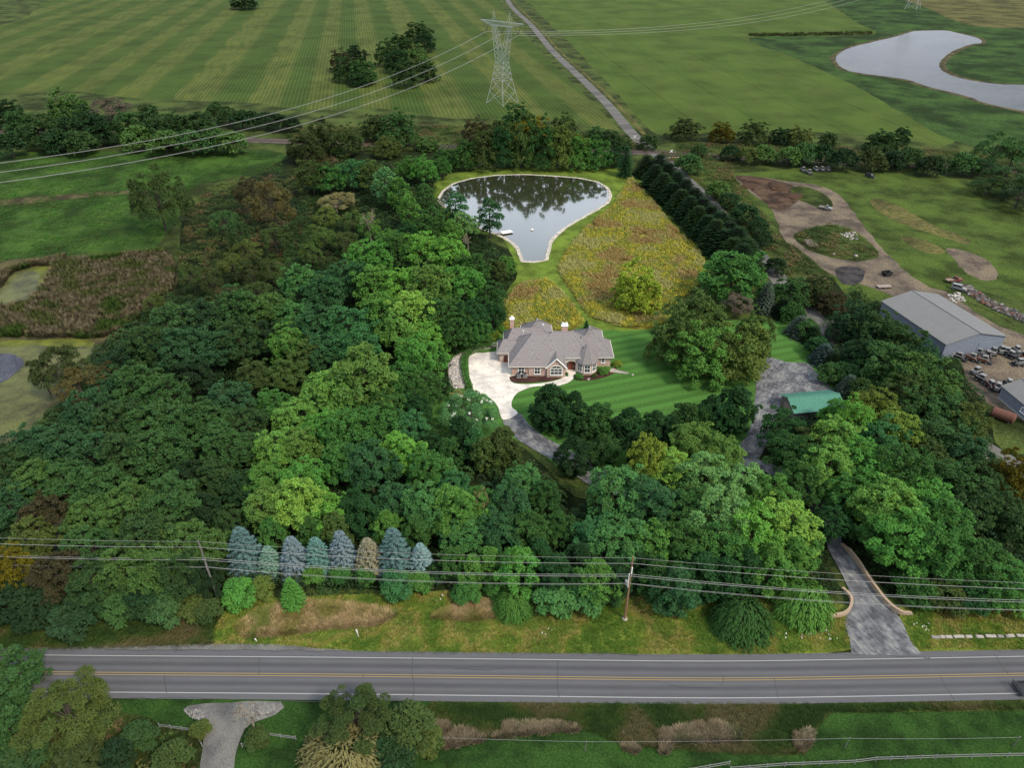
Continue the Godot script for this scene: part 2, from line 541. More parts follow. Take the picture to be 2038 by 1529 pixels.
# ------------------------------------------------------------------ ground
func ground():
	sheet("ground", [-3000, 400, 4000, 400, 4000, -4500, -3000, -4500], 0.0, mats.rough_grass)
	sheet("striped_crop_field", [-706.8, -777.9, -553.6, -854.3, -641.4, -1110.1, -667.4, -1281.8, -495.0, -1549.8, -56.3, -1549.8, -20.4, -1123.9, 24.8, -684.3, 51.4, -474.6, 59.0, -403.4, 40.6, -421.4, 12.1, -433.4, -35.1, -433.4, -80.3, -459.2, -128.6, -453.9, -158.8, -473.2, -189.5, -479.0, -241.0, -486.4, -295.4, -509.9, -342.5, -503.4, -438.5, -497.1], 0.03, mats.crop_striped, 1.5, 12, 0.19)
	sheet("green_crop_field", [12.8, -1377.6, 25.9, -1058.1, 56.4, -692.8, 70.7, -501.8, 79.0, -397.0, 111.1, -403.4, 161.0, -403.4, 198.0, -392.8, 233.4, -382.6, 239.7, -530.2, 235.4, -644.9, 233.7, -770.9, 362.7, -792.1, 391.1, -921.5, 452.1, -1197.9, 495.0, -1377.6], 0.03, mats.crop_plain, 1.0, 12, 0.11)
	sheet("far_pasture", [233.4, -382.6, 239.7, -530.2, 235.4, -644.9, 232.3, -760.7, 358.1, -781.4, 390.4, -916.7, 494.0, -1281.8, 613.3, -1281.8, 522.4, -999.1, 499.9, -834.0, 643.6, -898.0, 282.1, -356.5, 259.6, -365.5], 0.04, mats.far_grass, 2, 10, 0)
	sheet("far_stubble", [617.3, -1281.8, 528.0, -1010.4, 502.1, -838.0, 649.7, -907.3, 963.7, -1377.6], 0.05, mats.tan_field, 3, 20, 0)
	sheet("pasture", [-269.9, -346.2, -228.0, -363.6, -182.0, -362.7, -137.9, -367.3, -115.7, -360.9, -102.3, -338.0, -103.0, -322.5, -123.6, -322.5, -137.8, -311.0, -138.0, -289.8, -131.0, -266.5, -128.8, -246.1, -127.6, -234.5, -142.9, -236.8, -156.6, -232.3, -166.5, -228.0, -180.4, -211.9], 0.04, mats.pasture, 1.5, 6, 0)
	sheet("pasture_ditch", [-229.3, -287.4, -214.9, -291.1, -192.9, -297.5, -173.7, -302.1, -156.6, -302.8, -155.4, -300.1, -175.2, -296.2, -192.4, -288.6, -210.4, -283.7, -225.4, -281.3], 0.07, mats.marsh_ground, 1.0, 4, 0)
	sheet("marsh", [-187.1, -219.7, -176.9, -228.0, -156.1, -231.4, -138.2, -234.5, -123.2, -236.8, -114.5, -223.8, -107.7, -204.5, -110.4, -194.1, -110.3, -178.4, -115.5, -169.9, -125.3, -169.9, -142.0, -169.9, -154.5, -169.9], 0.06, mats.marsh_ground, 1.5, 5, 0)
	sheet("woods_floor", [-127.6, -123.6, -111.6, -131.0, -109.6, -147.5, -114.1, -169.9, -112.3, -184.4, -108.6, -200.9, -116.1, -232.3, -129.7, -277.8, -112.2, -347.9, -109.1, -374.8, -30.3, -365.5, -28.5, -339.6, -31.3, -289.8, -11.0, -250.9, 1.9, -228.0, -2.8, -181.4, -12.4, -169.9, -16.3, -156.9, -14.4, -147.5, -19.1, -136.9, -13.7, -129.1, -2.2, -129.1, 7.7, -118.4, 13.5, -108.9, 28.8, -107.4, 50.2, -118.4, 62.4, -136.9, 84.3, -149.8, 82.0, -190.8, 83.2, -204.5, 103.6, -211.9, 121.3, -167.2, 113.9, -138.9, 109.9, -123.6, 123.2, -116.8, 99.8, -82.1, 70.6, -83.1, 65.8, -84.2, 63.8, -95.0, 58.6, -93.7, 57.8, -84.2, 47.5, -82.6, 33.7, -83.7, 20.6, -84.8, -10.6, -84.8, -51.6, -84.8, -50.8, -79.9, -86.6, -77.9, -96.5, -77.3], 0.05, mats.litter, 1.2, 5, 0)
	sheet("mown_field", [67.3, -339.6, 102.5, -327.8, 148.7, -339.6, 169.3, -331.7, 193.2, -327.8, 199.1, -316.7, 197.7, -289.8, 213.5, -250.9, 147.0, -152.1, 147.1, -178.4, 146.4, -197.5, 140.7, -204.5, 121.6, -204.5, 103.3, -190.8, 105.2, -211.9, 101.3, -250.9, 96.9, -289.8], 0.06, mats.mown_field_grass, 1.5, 6, 0)
	sheet("dirt_track", [101.6, -322.5, 114.5, -321.1, 124.0, -315.2, 133.8, -311.0, 139.4, -299.5, 138.1, -282.5, 134.7, -258.5, 132.5, -236.8, 131.8, -219.7, 134.2, -207.4, 137.5, -204.5, 138.8, -193.4, 141.9, -181.4, 152.8, -160.7, 127.8, -123.6, 120.5, -135.9, 116.2, -143.1, 116.7, -152.1, 121.3, -167.2, 125.9, -184.4, 121.5, -197.5, 115.9, -206.3, 110.1, -211.9, 105.7, -217.7, 103.1, -234.5, 100.5, -248.5, 103.3, -266.5, 105.5, -283.7, 102.7, -299.5], 0.09, mats.dirt, 0.8, 3, 0)
	sheet("red_earth", [101.6, -322.5, 110.3, -322.5, 118.8, -316.7, 124.0, -308.2, 121.0, -293.0, 109.8, -277.8, 105.6, -280.7, 104.6, -294.9, 103.0, -308.2], 0.1, mats.red_dirt, 0.7, 2, 0)
	sheet("grass_island", [122.2, -306.2, 128.4, -308.2, 132.6, -301.4, 133.5, -291.1, 130.9, -282.5, 125.9, -280.1, 122.1, -286.8, 119.5, -294.9], 0.12, mats.verge_dull, 0.5, 2, 0)
	sheet("weedy_island", [104.6, -250.9, 113.3, -258.5, 124.2, -262.2, 128.9, -257.0, 130.2, -248.5, 129.8, -236.8, 126.1, -230.1, 118.2, -228.0, 110.8, -231.4, 105.4, -238.6], 0.12, mats.rough_grass, 0.6, 2, 0)
	sheet("dark_earth", [109.3, -221.7, 114.8, -223.8, 118.3, -219.7, 113.4, -211.1, 108.1, -208.9, 107.2, -215.0], 0.12, mats.coal, 0.5, 2, 0)
	sheet("bare_patch", [155.1, -239.0, 161.1, -236.8, 164.2, -228.0, 160.3, -215.0, 154.4, -211.9, 151.8, -217.7, 153.0, -228.0], 0.08, mats.dirt, 0.8, 2, 0)
	sheet("straw_streak", [152.8, -293.0, 158.7, -282.5, 162.5, -261.2, 168.8, -246.1, 165.8, -242.3, 156.8, -253.4, 149.4, -266.5, 147.9, -283.7], 0.075, mats.tan_field, 1.5, 3, 0)
	sheet("straw_streak_lower", [144.3, -250.9, 151.8, -247.0, 153.9, -236.8, 150.4, -233.2, 144.3, -239.0], 0.075, mats.tan_field, 1.2, 3, 0)
	sheet("weeds_right", [138.9, -200.9, 146.5, -206.3, 152.3, -200.9, 168.8, -184.4, 159.0, -169.9, 148.0, -179.9, 143.6, -192.4], 0.1, mats.rough_grass, 0.8, 3, 0)
	sheet("pond_lawn", [-31.5, -286.8, -35.1, -308.2, -27.6, -326.3, -4.5, -334.8, 31.2, -337.2, 50.6, -336.4, 57.3, -324.0, 58.8, -294.9, 64.0, -266.5, 69.8, -240.4, 70.0, -228.0, 62.5, -211.9, 51.5, -197.5, 45.2, -179.9, 26.1, -177.8, -2.8, -179.9, -2.5, -200.9, 1.5, -217.7, -3.5, -248.5, -13.0, -253.4, -25.3, -266.5], 0.09, mats.mown_path, 0.8, 4, 0)
	sheet("lawn", [21.6, -179.9, 26.2, -179.3, 31.9, -178.4, 39.3, -179.3, 47.5, -184.4, 77.1, -184.4, 84.9, -181.4, 87.0, -161.9, 87.5, -145.3, 78.0, -143.1, 66.2, -141.0, 61.2, -132.9, 54.2, -121.0, 49.4, -119.3, 29.8, -113.5, 14.0, -115.1, 9.9, -118.4, 4.6, -125.4, -1.0, -129.1, -13.6, -127.2, -21.0, -132.9, -22.8, -138.5, -16.0, -148.7, -17.0, -156.9, -16.4, -167.2, -4.9, -179.9, -1.3, -184.4], 0.12, mats.lawn_grass, 0.3, 4, 0.32)
	sheet("goldenrod_meadow", [53.9, -322.5, 55.9, -308.2, 58.8, -288.6, 61.2, -262.2, 66.3, -236.8, 66.1, -223.8, 62.5, -211.9, 51.5, -197.5, 42.4, -180.8, 32.2, -180.8, 26.8, -184.4, 22.9, -187.6, 19.2, -202.7, 16.4, -215.0, 15.9, -223.8, 19.5, -236.8, 28.0, -258.5, 40.1, -280.7, 48.3, -304.1], 0.14, mats.meadow_ground, 0.8, 3, 0)
	sheet("goldenrod_patch", [5.1, -211.1, 11.4, -212.7, 15.0, -206.3, 18.6, -194.1, 20.8, -183.8, 14.5, -177.8, -2.0, -179.9, -2.2, -195.8, 1.0, -206.3], 0.14, mats.meadow_ground, 0.6, 2, 0)
	sheet("north_verge", [-49.0, -73.5, -49.9, -77.9, -48.0, -82.1, -40.5, -83.1, -10.6, -84.5, 24.8, -83.4, 54.5, -82.6, 57.7, -79.4, 55.9, -72.9, 39.1, -71.4, -1.5, -71.4, -24.4, -71.9, -37.7, -73.1], 0.1, mats.verge_grass, 0.3, 2, 0)
	sheet("north_verge_right", [64.4, -72.7, 66.2, -79.4, 71.0, -82.1, 100.2, -82.6, 93.0, -72.0, 74.2, -71.8], 0.1, mats.verge_grass, 0.3, 2, 0)
	sheet("north_verge_left", [-95.3, -72.0, -99.4, -77.9, -87.1, -78.7, -73.6, -75.6, -66.1, -79.4, -50.8, -80.4, -48.9, -73.3, -56.6, -72.9, -78.3, -72.2], 0.1, mats.verge_dull, 0.3, 2, 0)
	sheet("dry_grass_bank", [-46.5, -77.3, -43.0, -79.9, -34.9, -82.1, -26.1, -81.5, -19.7, -79.7, -22.0, -77.9, -27.2, -78.1, -32.0, -76.8, -38.4, -75.6, -44.2, -75.3], 0.13, mats.dry_grass, 0.6, 1, 0)
	sheet("dry_grass_strip", [-11.9, -79.1, -5.2, -82.1, -0.8, -81.5, -1.2, -79.4, -6.8, -78.7], 0.13, mats.dry_grass, 0.5, 1, 0)
	sheet("south_ground", [-97.8, -64.4, 98.7, -64.4, 101.3, -42.4, -97.4, -42.4], 0.08, mats.dark_grass, 0.0, 2, 0)
	sheet("south_rough_grass", [-12.2, -63.3, 21.5, -63.2, 47.6, -63.2, 45.3, -59.6, 41.7, -55.4, 30.9, -55.4, 16.0, -56.8, 10.4, -59.0, -1.4, -58.0, -10.0, -56.0, -12.5, -59.2], 0.11, mats.verge_dull, 0.4, 2, 0)
	sheet("south_shoulder_grass", [47.4, -63.2, 90.6, -63.8, 89.5, -62.2, 46.9, -61.7], 0.115, mats.verge_dull, 0.2, 2, 0)
	sheet("garden_earth", [-83.3, -60.0, -59.5, -61.6, -52.0, -60.0, -44.9, -57.7, -43.4, -52.6, -77.5, -51.2], 0.11, mats.rough_grass, 0.6, 2, 0)
	sheet("gravel_drive", [-49.4, -62.0, -46.8, -63.0, -35.1, -63.3, -35.4, -61.2, -38.6, -60.0, -39.5, -57.7, -38.8, -52.6, -37.5, -48.6, -42.3, -48.6, -43.5, -52.6, -44.7, -56.9, -45.3, -59.6, -46.9, -61.2], 0.17, mats.gravel, 0.25, 1, 0)
	sheet("road_shoulder", [-80.9, -72.4, -73.9, -73.1, -59.2, -73.3, -48.6, -73.6, -37.8, -73.4, -30.3, -72.7, -24.4, -71.9, -24.2, -71.0, -80.1, -71.0], 0.13, mats.gravel, 0.25, 2, 0)
	sheet("entrance_driveway", [54.8, -71.7, 55.6, -73.9, 56.1, -77.5, 57.3, -79.7, 59.0, -81.5, 59.6, -84.2, 59.8, -90.0, 59.6, -94.4, 60.5, -98.9, 59.5, -107.4, 55.7, -115.1, 50.0, -121.5, 53.8, -129.1, 53.4, -121.8, 59.5, -116.8, 64.2, -108.9, 64.3, -101.6, 62.7, -95.6, 63.4, -90.6, 64.2, -85.1, 64.8, -81.5, 65.9, -78.7, 65.6, -73.9, 66.2, -71.7], 0.19, mats.blacktop, 0.12, 1.5, 1.95)
	sheet("far_driveway", [49.8, -122.7, 53.8, -129.1, 57.0, -135.9, 60.3, -145.3, 64.7, -158.2, 68.1, -164.0, 71.1, -163.0, 73.3, -161.4, 78.5, -160.9, 79.3, -157.4, 80.3, -149.4, 80.2, -144.2, 71.8, -143.1, 66.8, -143.1, 63.7, -137.9, 59.2, -129.4, 53.7, -121.0], 0.195, mats.blacktop, 0.12, 1.5, -2.18)
	sheet("near_driveway", [-2.3, -135.7, 1.4, -138.3, 3.7, -134.3, 7.0, -129.4, 11.2, -125.4, 19.7, -118.4, 31.6, -111.9, 44.6, -113.5, 52.3, -123.6, 52.9, -120.1, 44.7, -109.6, 31.6, -105.9, 17.9, -111.2, 10.2, -119.4, 4.6, -124.5, 0.3, -129.4], 0.195, mats.blacktop, 0.12, 1.5, -1.0)
	sheet("concrete_drive", [-11.6, -165.1, -8.1, -166.1, -3.6, -167.2, -2.6, -168.0, -1.2, -167.2, 0.1, -154.0, -0.6, -153.1, 0.4, -151.2, 4.0, -150.7, 8.5, -151.4, 12.4, -153.1, 14.0, -155.5, 14.1, -157.4, 16.5, -157.4, 16.1, -154.0, 14.3, -151.4, 11.0, -149.8, 6.5, -149.8, 3.3, -148.4, 1.0, -146.2, -0.1, -142.7, 0.1, -140.2, 1.4, -138.1, -2.1, -135.5, -3.5, -141.0, -6.1, -145.3, -10.0, -148.7], 0.21, mats.concrete, 0.05, 1, 0)
	sheet("mulch_bed", [-0.6, -153.1, -0.1, -154.5, 5.3, -154.7, 11.9, -155.0, 14.0, -156.0, 13.4, -154.3, 10.4, -152.4, 6.6, -151.7, 2.7, -151.2, 0.4, -151.7], 0.22, mats.mulch, 0.08, 0.6, 0)
	sheet("mulch_bed_right", [16.1, -155.5, 17.1, -155.0, 22.5, -156.4, 26.0, -158.2, 27.2, -158.9, 27.6, -157.4, 25.6, -155.0, 22.1, -153.1, 18.8, -152.4, 16.3, -152.8], 0.22, mats.mulch, 0.1, 0.6, 0)
	sheet("stone_step_path", [26.4, -158.4, 27.8, -157.4, 30.4, -156.2, 30.2, -155.5, 27.7, -156.0, 25.4, -156.7], 0.23, mats.rubble_ground, 0.1, 0.5, 0)
	sheet("rock_strip", [-4.3, -171.5, -7.6, -171.8, -11.6, -168.5, -15.5, -164.0, -16.9, -159.9, -16.3, -154.5, -14.8, -149.4, -12.0, -149.4, -12.0, -153.3, -12.9, -157.4, -13.3, -161.4, -11.5, -166.1, -4.7, -169.1], 0.2, mats.rubble_ground, 0.3, 1, 0)

func roads():
	var line := ragged(pts([-101.1, -68.9, -76.1, -68.3, -57.0, -68.1, -33.1, -67.9, -7.0, -67.6, 23.7, -67.2, 37.9, -67.2, 50.5, -67.4, 80.7, -68.0, 101.8, -68.5]), 5.0, 0.0, false)
	var road := band("road", line, -4.45, 4.25, 0.16, mats.highway)
	mi("edge_line", band_mesh(line, -3.28, -3.14), mats.road_white, road, Vector3(0, 0.164, 0))
	mi("edge_line", band_mesh(line, 3.14, 3.28), mats.road_white, road, Vector3(0, 0.164, 0))
	mi("centre_line", band_mesh(line, -0.26, -0.12), mats.yellow_paint, road, Vector3(0, 0.164, 0))
	mi("centre_line", band_mesh(line, 0.12, 0.26), mats.yellow_paint, road, Vector3(0, 0.164, 0))
	for c in [[-66.1, -72.4, -58.7, -72.3, -53.5, -72.4], [-54.5, -71.8, -52.9, -72.4, -34.2, -72.2, -26.0, -72.0], [-58.3, -64.0, -43.7, -63.8], [-44.9, -63.0, -39.5, -62.7, -32.1, -63.5, -27.5, -63.5], [32.9, -67.8, 32.8, -66.7, 32.4, -66.0], [-23.4, -68.0, -23.3, -67.4, -23.5, -67.2], [77.8, -71.6, 78.1, -67.9], [67.2, -67.6, 67.3, -63.3], [50.5, -71.6, 59.4, -71.4, 67.3, -71.0], [13.1, -72.0, 20.4, -71.4], [-16.1, -71.0, -15.0, -64.2], [7.3, -70.5, 7.0, -67.4, 7.2, -64.1], [-40.4, -70.9, -39.8, -67.9], [41.0, -67.3, 40.5, -64.0], [-54.5, -67.9, -53.0, -64.8], [-9.5, -69.2, -4.7, -68.9, -0.7, -69.1], [24.2, -65.9, 31.2, -65.6], [-29.2, -64.3, -25.3, -64.2]]:
		var p := ragged(pts(c), 0.7, 0.35, false)
		mi("crack_seal", band_mesh(p, -0.05, 0.05), mats.tar, road, Vector3(0, 0.168, 0))
	for c in [[63.0, -152.1, 67.2, -150.3, 71.0, -150.3, 76.7, -155.7], [71.0, -150.3, 71.3, -145.3], [59.4, -141.4, 63.4, -140.0], [56.6, -134.5, 60.6, -132.9], [54.5, -130.0, 58.6, -129.1], [72.8, -161.9, 72.2, -155.7, 73.3, -147.5]]:
		var p := ragged(pts(c), 0.8, 0.5, false)
		mi("crack_seal", band_mesh(p, -0.07, 0.07), mats.tar, get_node("far_driveway"), Vector3(0, 0.20, 0))
	var side := band("side_road", ragged(pts([-31.4, -1768.7, -6.3, -1123.9, 20.6, -854.3, 35.0, -684.3, 49.0, -567.3, 59.7, -474.6, 65.5, -398.0, 69.6, -369.2, 75.2, -343.7, 79.0, -313.1, 81.9, -288.6, 83.8, -263.3, 86.0, -236.8, 87.3, -217.7, 89.0, -193.4, 92.1, -169.9, 97.2, -147.5, 102.5, -131.0, 112.7, -110.4, 120.9, -93.7]), 12.0, 0.0, false), -3.2, 3.2, 0.12, mats.side_road)
	side.name = "country_lane"
	# railway: ballast bed, sleepers under two rails
	var rl := ragged(pts([-375.9, -416.8, -282.4, -403.4, -206.5, -394.9, -132.8, -384.6, -49.1, -373.9, 20.7, -367.3, 73.4, -360.9, 118.7, -352.1, 207.3, -337.2, 293.9, -322.5]), 6.0, 0.0, false)
	band("lane_ditch", ragged(pts([-6.3, -1123.9, 20.6, -854.3, 35.0, -684.3, 49.0, -567.3, 59.7, -474.6, 66.1, -394.9]), 8.0, 1.2, false), -7.5, -4.8, 0.11, mats.tan_field)
	var bed := band("railway_bed", rl, -4.5, 4.5, 0.10, mats.ballast)
	var b := MB.new()
	var r := MB.new()
	for i in rl.size() - 1:
		var d := (rl[i + 1] - rl[i])
		var n := Vector2(-d.y, d.x).normalized()
		for s in [-0.72, 0.72]:
			var a2: Vector2 = rl[i] + n * s; var b2: Vector2 = rl[i + 1] + n * s
			r.bar(Vector3(a2.x, 0.42, a2.y), Vector3(b2.x, 0.42, b2.y), 0.08, 0.08, 4, false)
		for k in int(d.length() / 0.75):
			var q := rl[i] + d.normalized() * 0.75 * k
			b.box(Vector3(q.x, 0.26, q.y), Vector3(2.6, 0.2, 0.24), 0.0, Basis(Vector3.UP, PI / 2 - d.angle()))
	var ties := mi("sleeper_run", b.commit(), mats.wood_grey, bed)
	ties.set_meta("kind", "stuff")
	mi("rail_pair", r.commit(), mats.rust, bed)

func band_mesh(line: PackedVector2Array, o0: float, o1: float) -> ArrayMesh:
	var m := MB.new()
	for i in line.size() - 1:
		var d0 := (line[i + 1] - line[maxi(i - 1, 0)]).normalized()
		var d1 := (line[mini(i + 2, line.size() - 1)] - line[i]).normalized()
		var a := line[i] + Vector2(-d0.y, d0.x) * o0; var b := line[i] + Vector2(-d0.y, d0.x) * o1
		var c := line[i + 1] + Vector2(-d1.y, d1.x) * o1; var d := line[i + 1] + Vector2(-d1.y, d1.x) * o0
		m.quad(Vector3(a.x, 0, a.y), Vector3(d.x, 0, d.y), Vector3(c.x, 0, c.y), Vector3(b.x, 0, b.y))
	return m.commit()

func waters():
	var bank_line := pts([-30.2, -291.7, -29.1, -302.1, -25.4, -311.7, -18.0, -318.9, -7.8, -323.3, 4.8, -324.8, 18.6, -322.5, 29.8, -319.6, 37.9, -313.8, 41.2, -305.5, 41.3, -296.2, 39.0, -287.4, 34.5, -280.1, 25.4, -267.6, 18.5, -257.0, 14.2, -247.0, 12.1, -235.9, 11.3, -229.3, 7.5, -227.6, 4.0, -228.4, 3.4, -234.1, 1.5, -242.3, -3.6, -250.9, -11.3, -258.5, -20.8, -272.1, -27.7, -283.7])
	for q in Geometry2D.offset_polygon(bank_line, 1.35): ring_sheet("pond_shore", q, 0.15, mats.sand)
	sheet("pond", [-30.2, -291.7, -29.1, -302.1, -25.4, -311.7, -18.0, -318.9, -7.8, -323.3, 4.8, -324.8, 18.6, -322.5, 29.8, -319.6, 37.9, -313.8, 41.2, -305.5, 41.3, -296.2, 39.0, -287.4, 34.5, -280.1, 25.4, -267.6, 18.5, -257.0, 14.2, -247.0, 12.1, -235.9, 11.3, -229.3, 7.5, -227.6, 4.0, -228.4, 3.4, -234.1, 1.5, -242.3, -3.6, -250.9, -11.3, -258.5, -20.8, -272.1, -27.7, -283.7], 0.17, mats.water, 0.4, 2.0)
	for q in Geometry2D.offset_polygon(pts([268.9, -642.5, 301.7, -695.6, 340.7, -734.6, 382.5, -774.4, 408.4, -803.1, 430.0, -810.7, 445.5, -810.7, 448.8, -792.1, 450.0, -757.3, 437.5, -728.4, 416.7, -713.1, 378.8, -670.7, 340.8, -614.0, 326.8, -573.3, 330.3, -548.2, 343.7, -533.7, 388.9, -516.5, 322.4, -416.8, 311.1, -451.2, 301.1, -470.3, 297.8, -500.2, 289.1, -523.2, 284.9, -551.9, 264.6, -573.3, 256.7, -592.0]), 5.0): ring_sheet("far_pond_margin", q, 0.08, mats.marsh_ground)
	sheet("far_pond", [268.9, -642.5, 301.7, -695.6, 340.7, -734.6, 382.5, -774.4, 408.4, -803.1, 430.0, -810.7, 445.5, -810.7, 448.8, -792.1, 450.0, -757.3, 437.5, -728.4, 416.7, -713.1, 378.8, -670.7, 340.8, -614.0, 326.8, -573.3, 330.3, -548.2, 343.7, -533.7, 388.9, -516.5, 322.4, -416.8, 311.1, -451.2, 301.1, -470.3, 297.8, -500.2, 289.1, -523.2, 284.9, -551.9, 264.6, -573.3, 256.7, -592.0], 0.10, mats.pale_water, 1.2, 6.0)
	sheet("algae_pond", [-158.7, -169.9, -143.8, -172.9, -127.3, -173.8, -119.1, -173.8, -115.5, -169.3, -113.1, -158.2, -110.2, -148.7, -111.2, -138.9, -111.8, -131.3, -113.2, -126.8, -128.2, -124.5], 0.10, mats.algae, 0.8, 3.0)
	sheet("algae_scum", [-158.7, -169.9, -143.8, -172.9, -127.3, -173.8, -119.1, -173.8, -116.1, -169.9, -125.0, -169.3, -133.9, -170.4, -141.6, -169.3, -156.0, -165.8], 0.12, mats.algae_green, 0.8, 2.0)
	sheet("open_water_patch", [-150.0, -165.1, -141.1, -166.1, -136.6, -165.6, -131.0, -163.0, -129.3, -160.4, -129.5, -155.7, -130.6, -151.0, -137.2, -145.3], 0.13, mats.slate_water, 1.2, 2.0)
	sheet("upper_algae_pond", [-171.2, -202.7, -163.2, -205.2, -166.0, -217.7, -161.1, -223.0, -156.9, -223.8, -151.5, -209.6, -150.0, -197.5, -156.5, -194.1, -162.6, -189.2], 0.10, mats.algae, 0.8, 3.0)
	sheet("upper_algae_scum", [-162.3, -220.5, -160.6, -223.0, -156.9, -223.8, -151.5, -209.6, -152.7, -208.1, -157.3, -217.7], 0.12, mats.algae_green, 0.6, 2.0)

func ring_sheet(n: String, p: PackedVector2Array, y: float, mat: Material):
	var a := []
	for q in p: a.append_array([q.x, q.y])
	sheet(n, a, y, mat, 0.35, 2.0)

# ------------------------------------------------------------------ buildings
# hip roof over a rectangle (x0,x1 ; z0 front, z1 back, z towards the camera is larger) with its ridge from a to b; eaves overhang
func hip(n: String, x0: float, x1: float, zf: float, zb: float, eave: float, a: Vector3, b: Vector3, parent: Node3D, mat: Material, ef := 0.0) -> MeshInstance3D:
	var m := MB.new()
	if ef == 0.0: ef = eave
	var fl := Vector3(x0, ef, zf); var fr := Vector3(x1, ef, zf); var br := Vector3(x1, eave, zb); var bl := Vector3(x0, eave, zb)
	slope(m, fl, fr, b, a); slope(m, br, bl, a, b); slope(m, bl, fl, a, a); slope(m, fr, br, b, b)
	var dn := Vector3(0, -0.22, 0)
	for e in [[fl, fr], [fr, br], [br, bl], [bl, fl]]: m.quad(e[0] + dn, e[1] + dn, e[1], e[0])
	m.quad(fl + dn, bl + dn, br + dn, fr + dn)
	var o := mi(n, m.commit(), mat, parent)
	var c := MB.new()
	for e in [[fl, a], [bl, a], [fr, b], [br, b], [a, b]]:
		if e[0].distance_to(e[1]) > 0.3: c.bar(e[0] + Vector3(0, 0.02, 0), e[1] + Vector3(0, 0.02, 0), 0.11, 0.11, 6, false)
	mi("ridge_cap", c.commit(), mats.ridge_cap, o)
	var g := MB.new()
	for e in [[fl, fr], [fr, br], [br, bl], [bl, fl]]:
		var d: Vector3 = e[1] - e[0]
		var out := d.normalized().cross(Vector3.UP)
		if out.dot((e[0] + e[1]) * 0.5 - (fl + br) * 0.5) < 0: out = -out
		g.box((e[0] + e[1]) * 0.5 + out * 0.07 + Vector3(0, -0.10, 0), Vector3(absf(d.x) + 0.12, 0.13, 0.12) if absf(d.x) > absf(d.z) else Vector3(0.12, 0.13, absf(d.z) + 0.12))
	mi("gutter", g.commit(), mats.stone_trim, o)
	return o

func slope(m: MB, e0: Vector3, e1: Vector3, t1: Vector3, t0: Vector3):
	var along := (e1 - e0).normalized()
	var up := (t0 - e0) - along * along.dot(t0 - e0)
	up = up.normalized()
	var f := func(p: Vector3) -> Vector2: return Vector2(along.dot(p - e0), -up.dot(p - e0))
	m.tri_uv(e0, t1, e1, f.call(e0), f.call(t1), f.call(e1))
	if t0.distance_to(t1) > 0.01: m.tri_uv(e0, t0, t1, f.call(e0), f.call(t0), f.call(t1))

# window: white frame with mullions, dark panes set back; faces +z before turning
func window(parent: Node3D, at: Vector3, w: float, h: float, nx: int, ny: int, turn := 0.0, arch := 0.0):
	var m := MB.new()
	m.box(Vector3(-w / 2, h / 2, 0), Vector3(0.20, h + 0.2, 0.16), 0.02)
	m.box(Vector3(w / 2, h / 2, 0), Vector3(0.20, h + 0.2, 0.16), 0.02)
	m.box(Vector3(0, 0, 0.02), Vector3(w + 0.36, 0.2, 0.22), 0.02)
	m.box(Vector3(0, h, 0), Vector3(w - 0.16, 0.14, 0.158), 0.02)
	for i in range(1, nx): m.box(Vector3(-w / 2 + w * i / nx, h / 2, 0.0), Vector3(0.09, h - 0.16, 0.11), 0.01)
	for j in range(1, ny): m.box(Vector3(0, h * j / ny + 0.1, 0.0), Vector3(w - 0.16, 0.08, 0.10), 0.01)
	if arch > 0.0:
		for i in 10:
			var a0 := PI * i / 10; var a1 := PI * (i + 1) / 10
			m.bar(Vector3(cos(a0) * w / 2, h + sin(a0) * arch, 0), Vector3(cos(a1) * w / 2, h + sin(a1) * arch, 0), 0.09, 0.09, 4)
		m.box(Vector3(0, h + arch / 2, 0), Vector3(0.08, arch - 0.1, 0.1))
	var o := mi("window", m.commit(), mats.white_paint, parent, at, Vector3(0, turn, 0))
	var p := MB.new()
	p.box(Vector3(0, h / 2, -0.05), Vector3(w, h, 0.03))
	if arch > 0.0:
		var pl := PackedVector2Array()
		for i in 11: pl.append(Vector2(cos(PI * i / 10) * w / 2, h + 0.02 + sin(PI * i / 10) * arch))
		p.prism(pl, -0.065, -0.035)
	mi("pane", p.commit(), mats.glass_dark, o)

func wall(parent: Node3D, x0: float, x1: float, zf: float, zb: float, h: float, mat: Material) -> MeshInstance3D:
	return bx("wall", Vector3(x1 - x0, h, zf - zb), Vector3((x0 + x1) / 2, h / 2, (zf + zb) / 2), mat, parent)

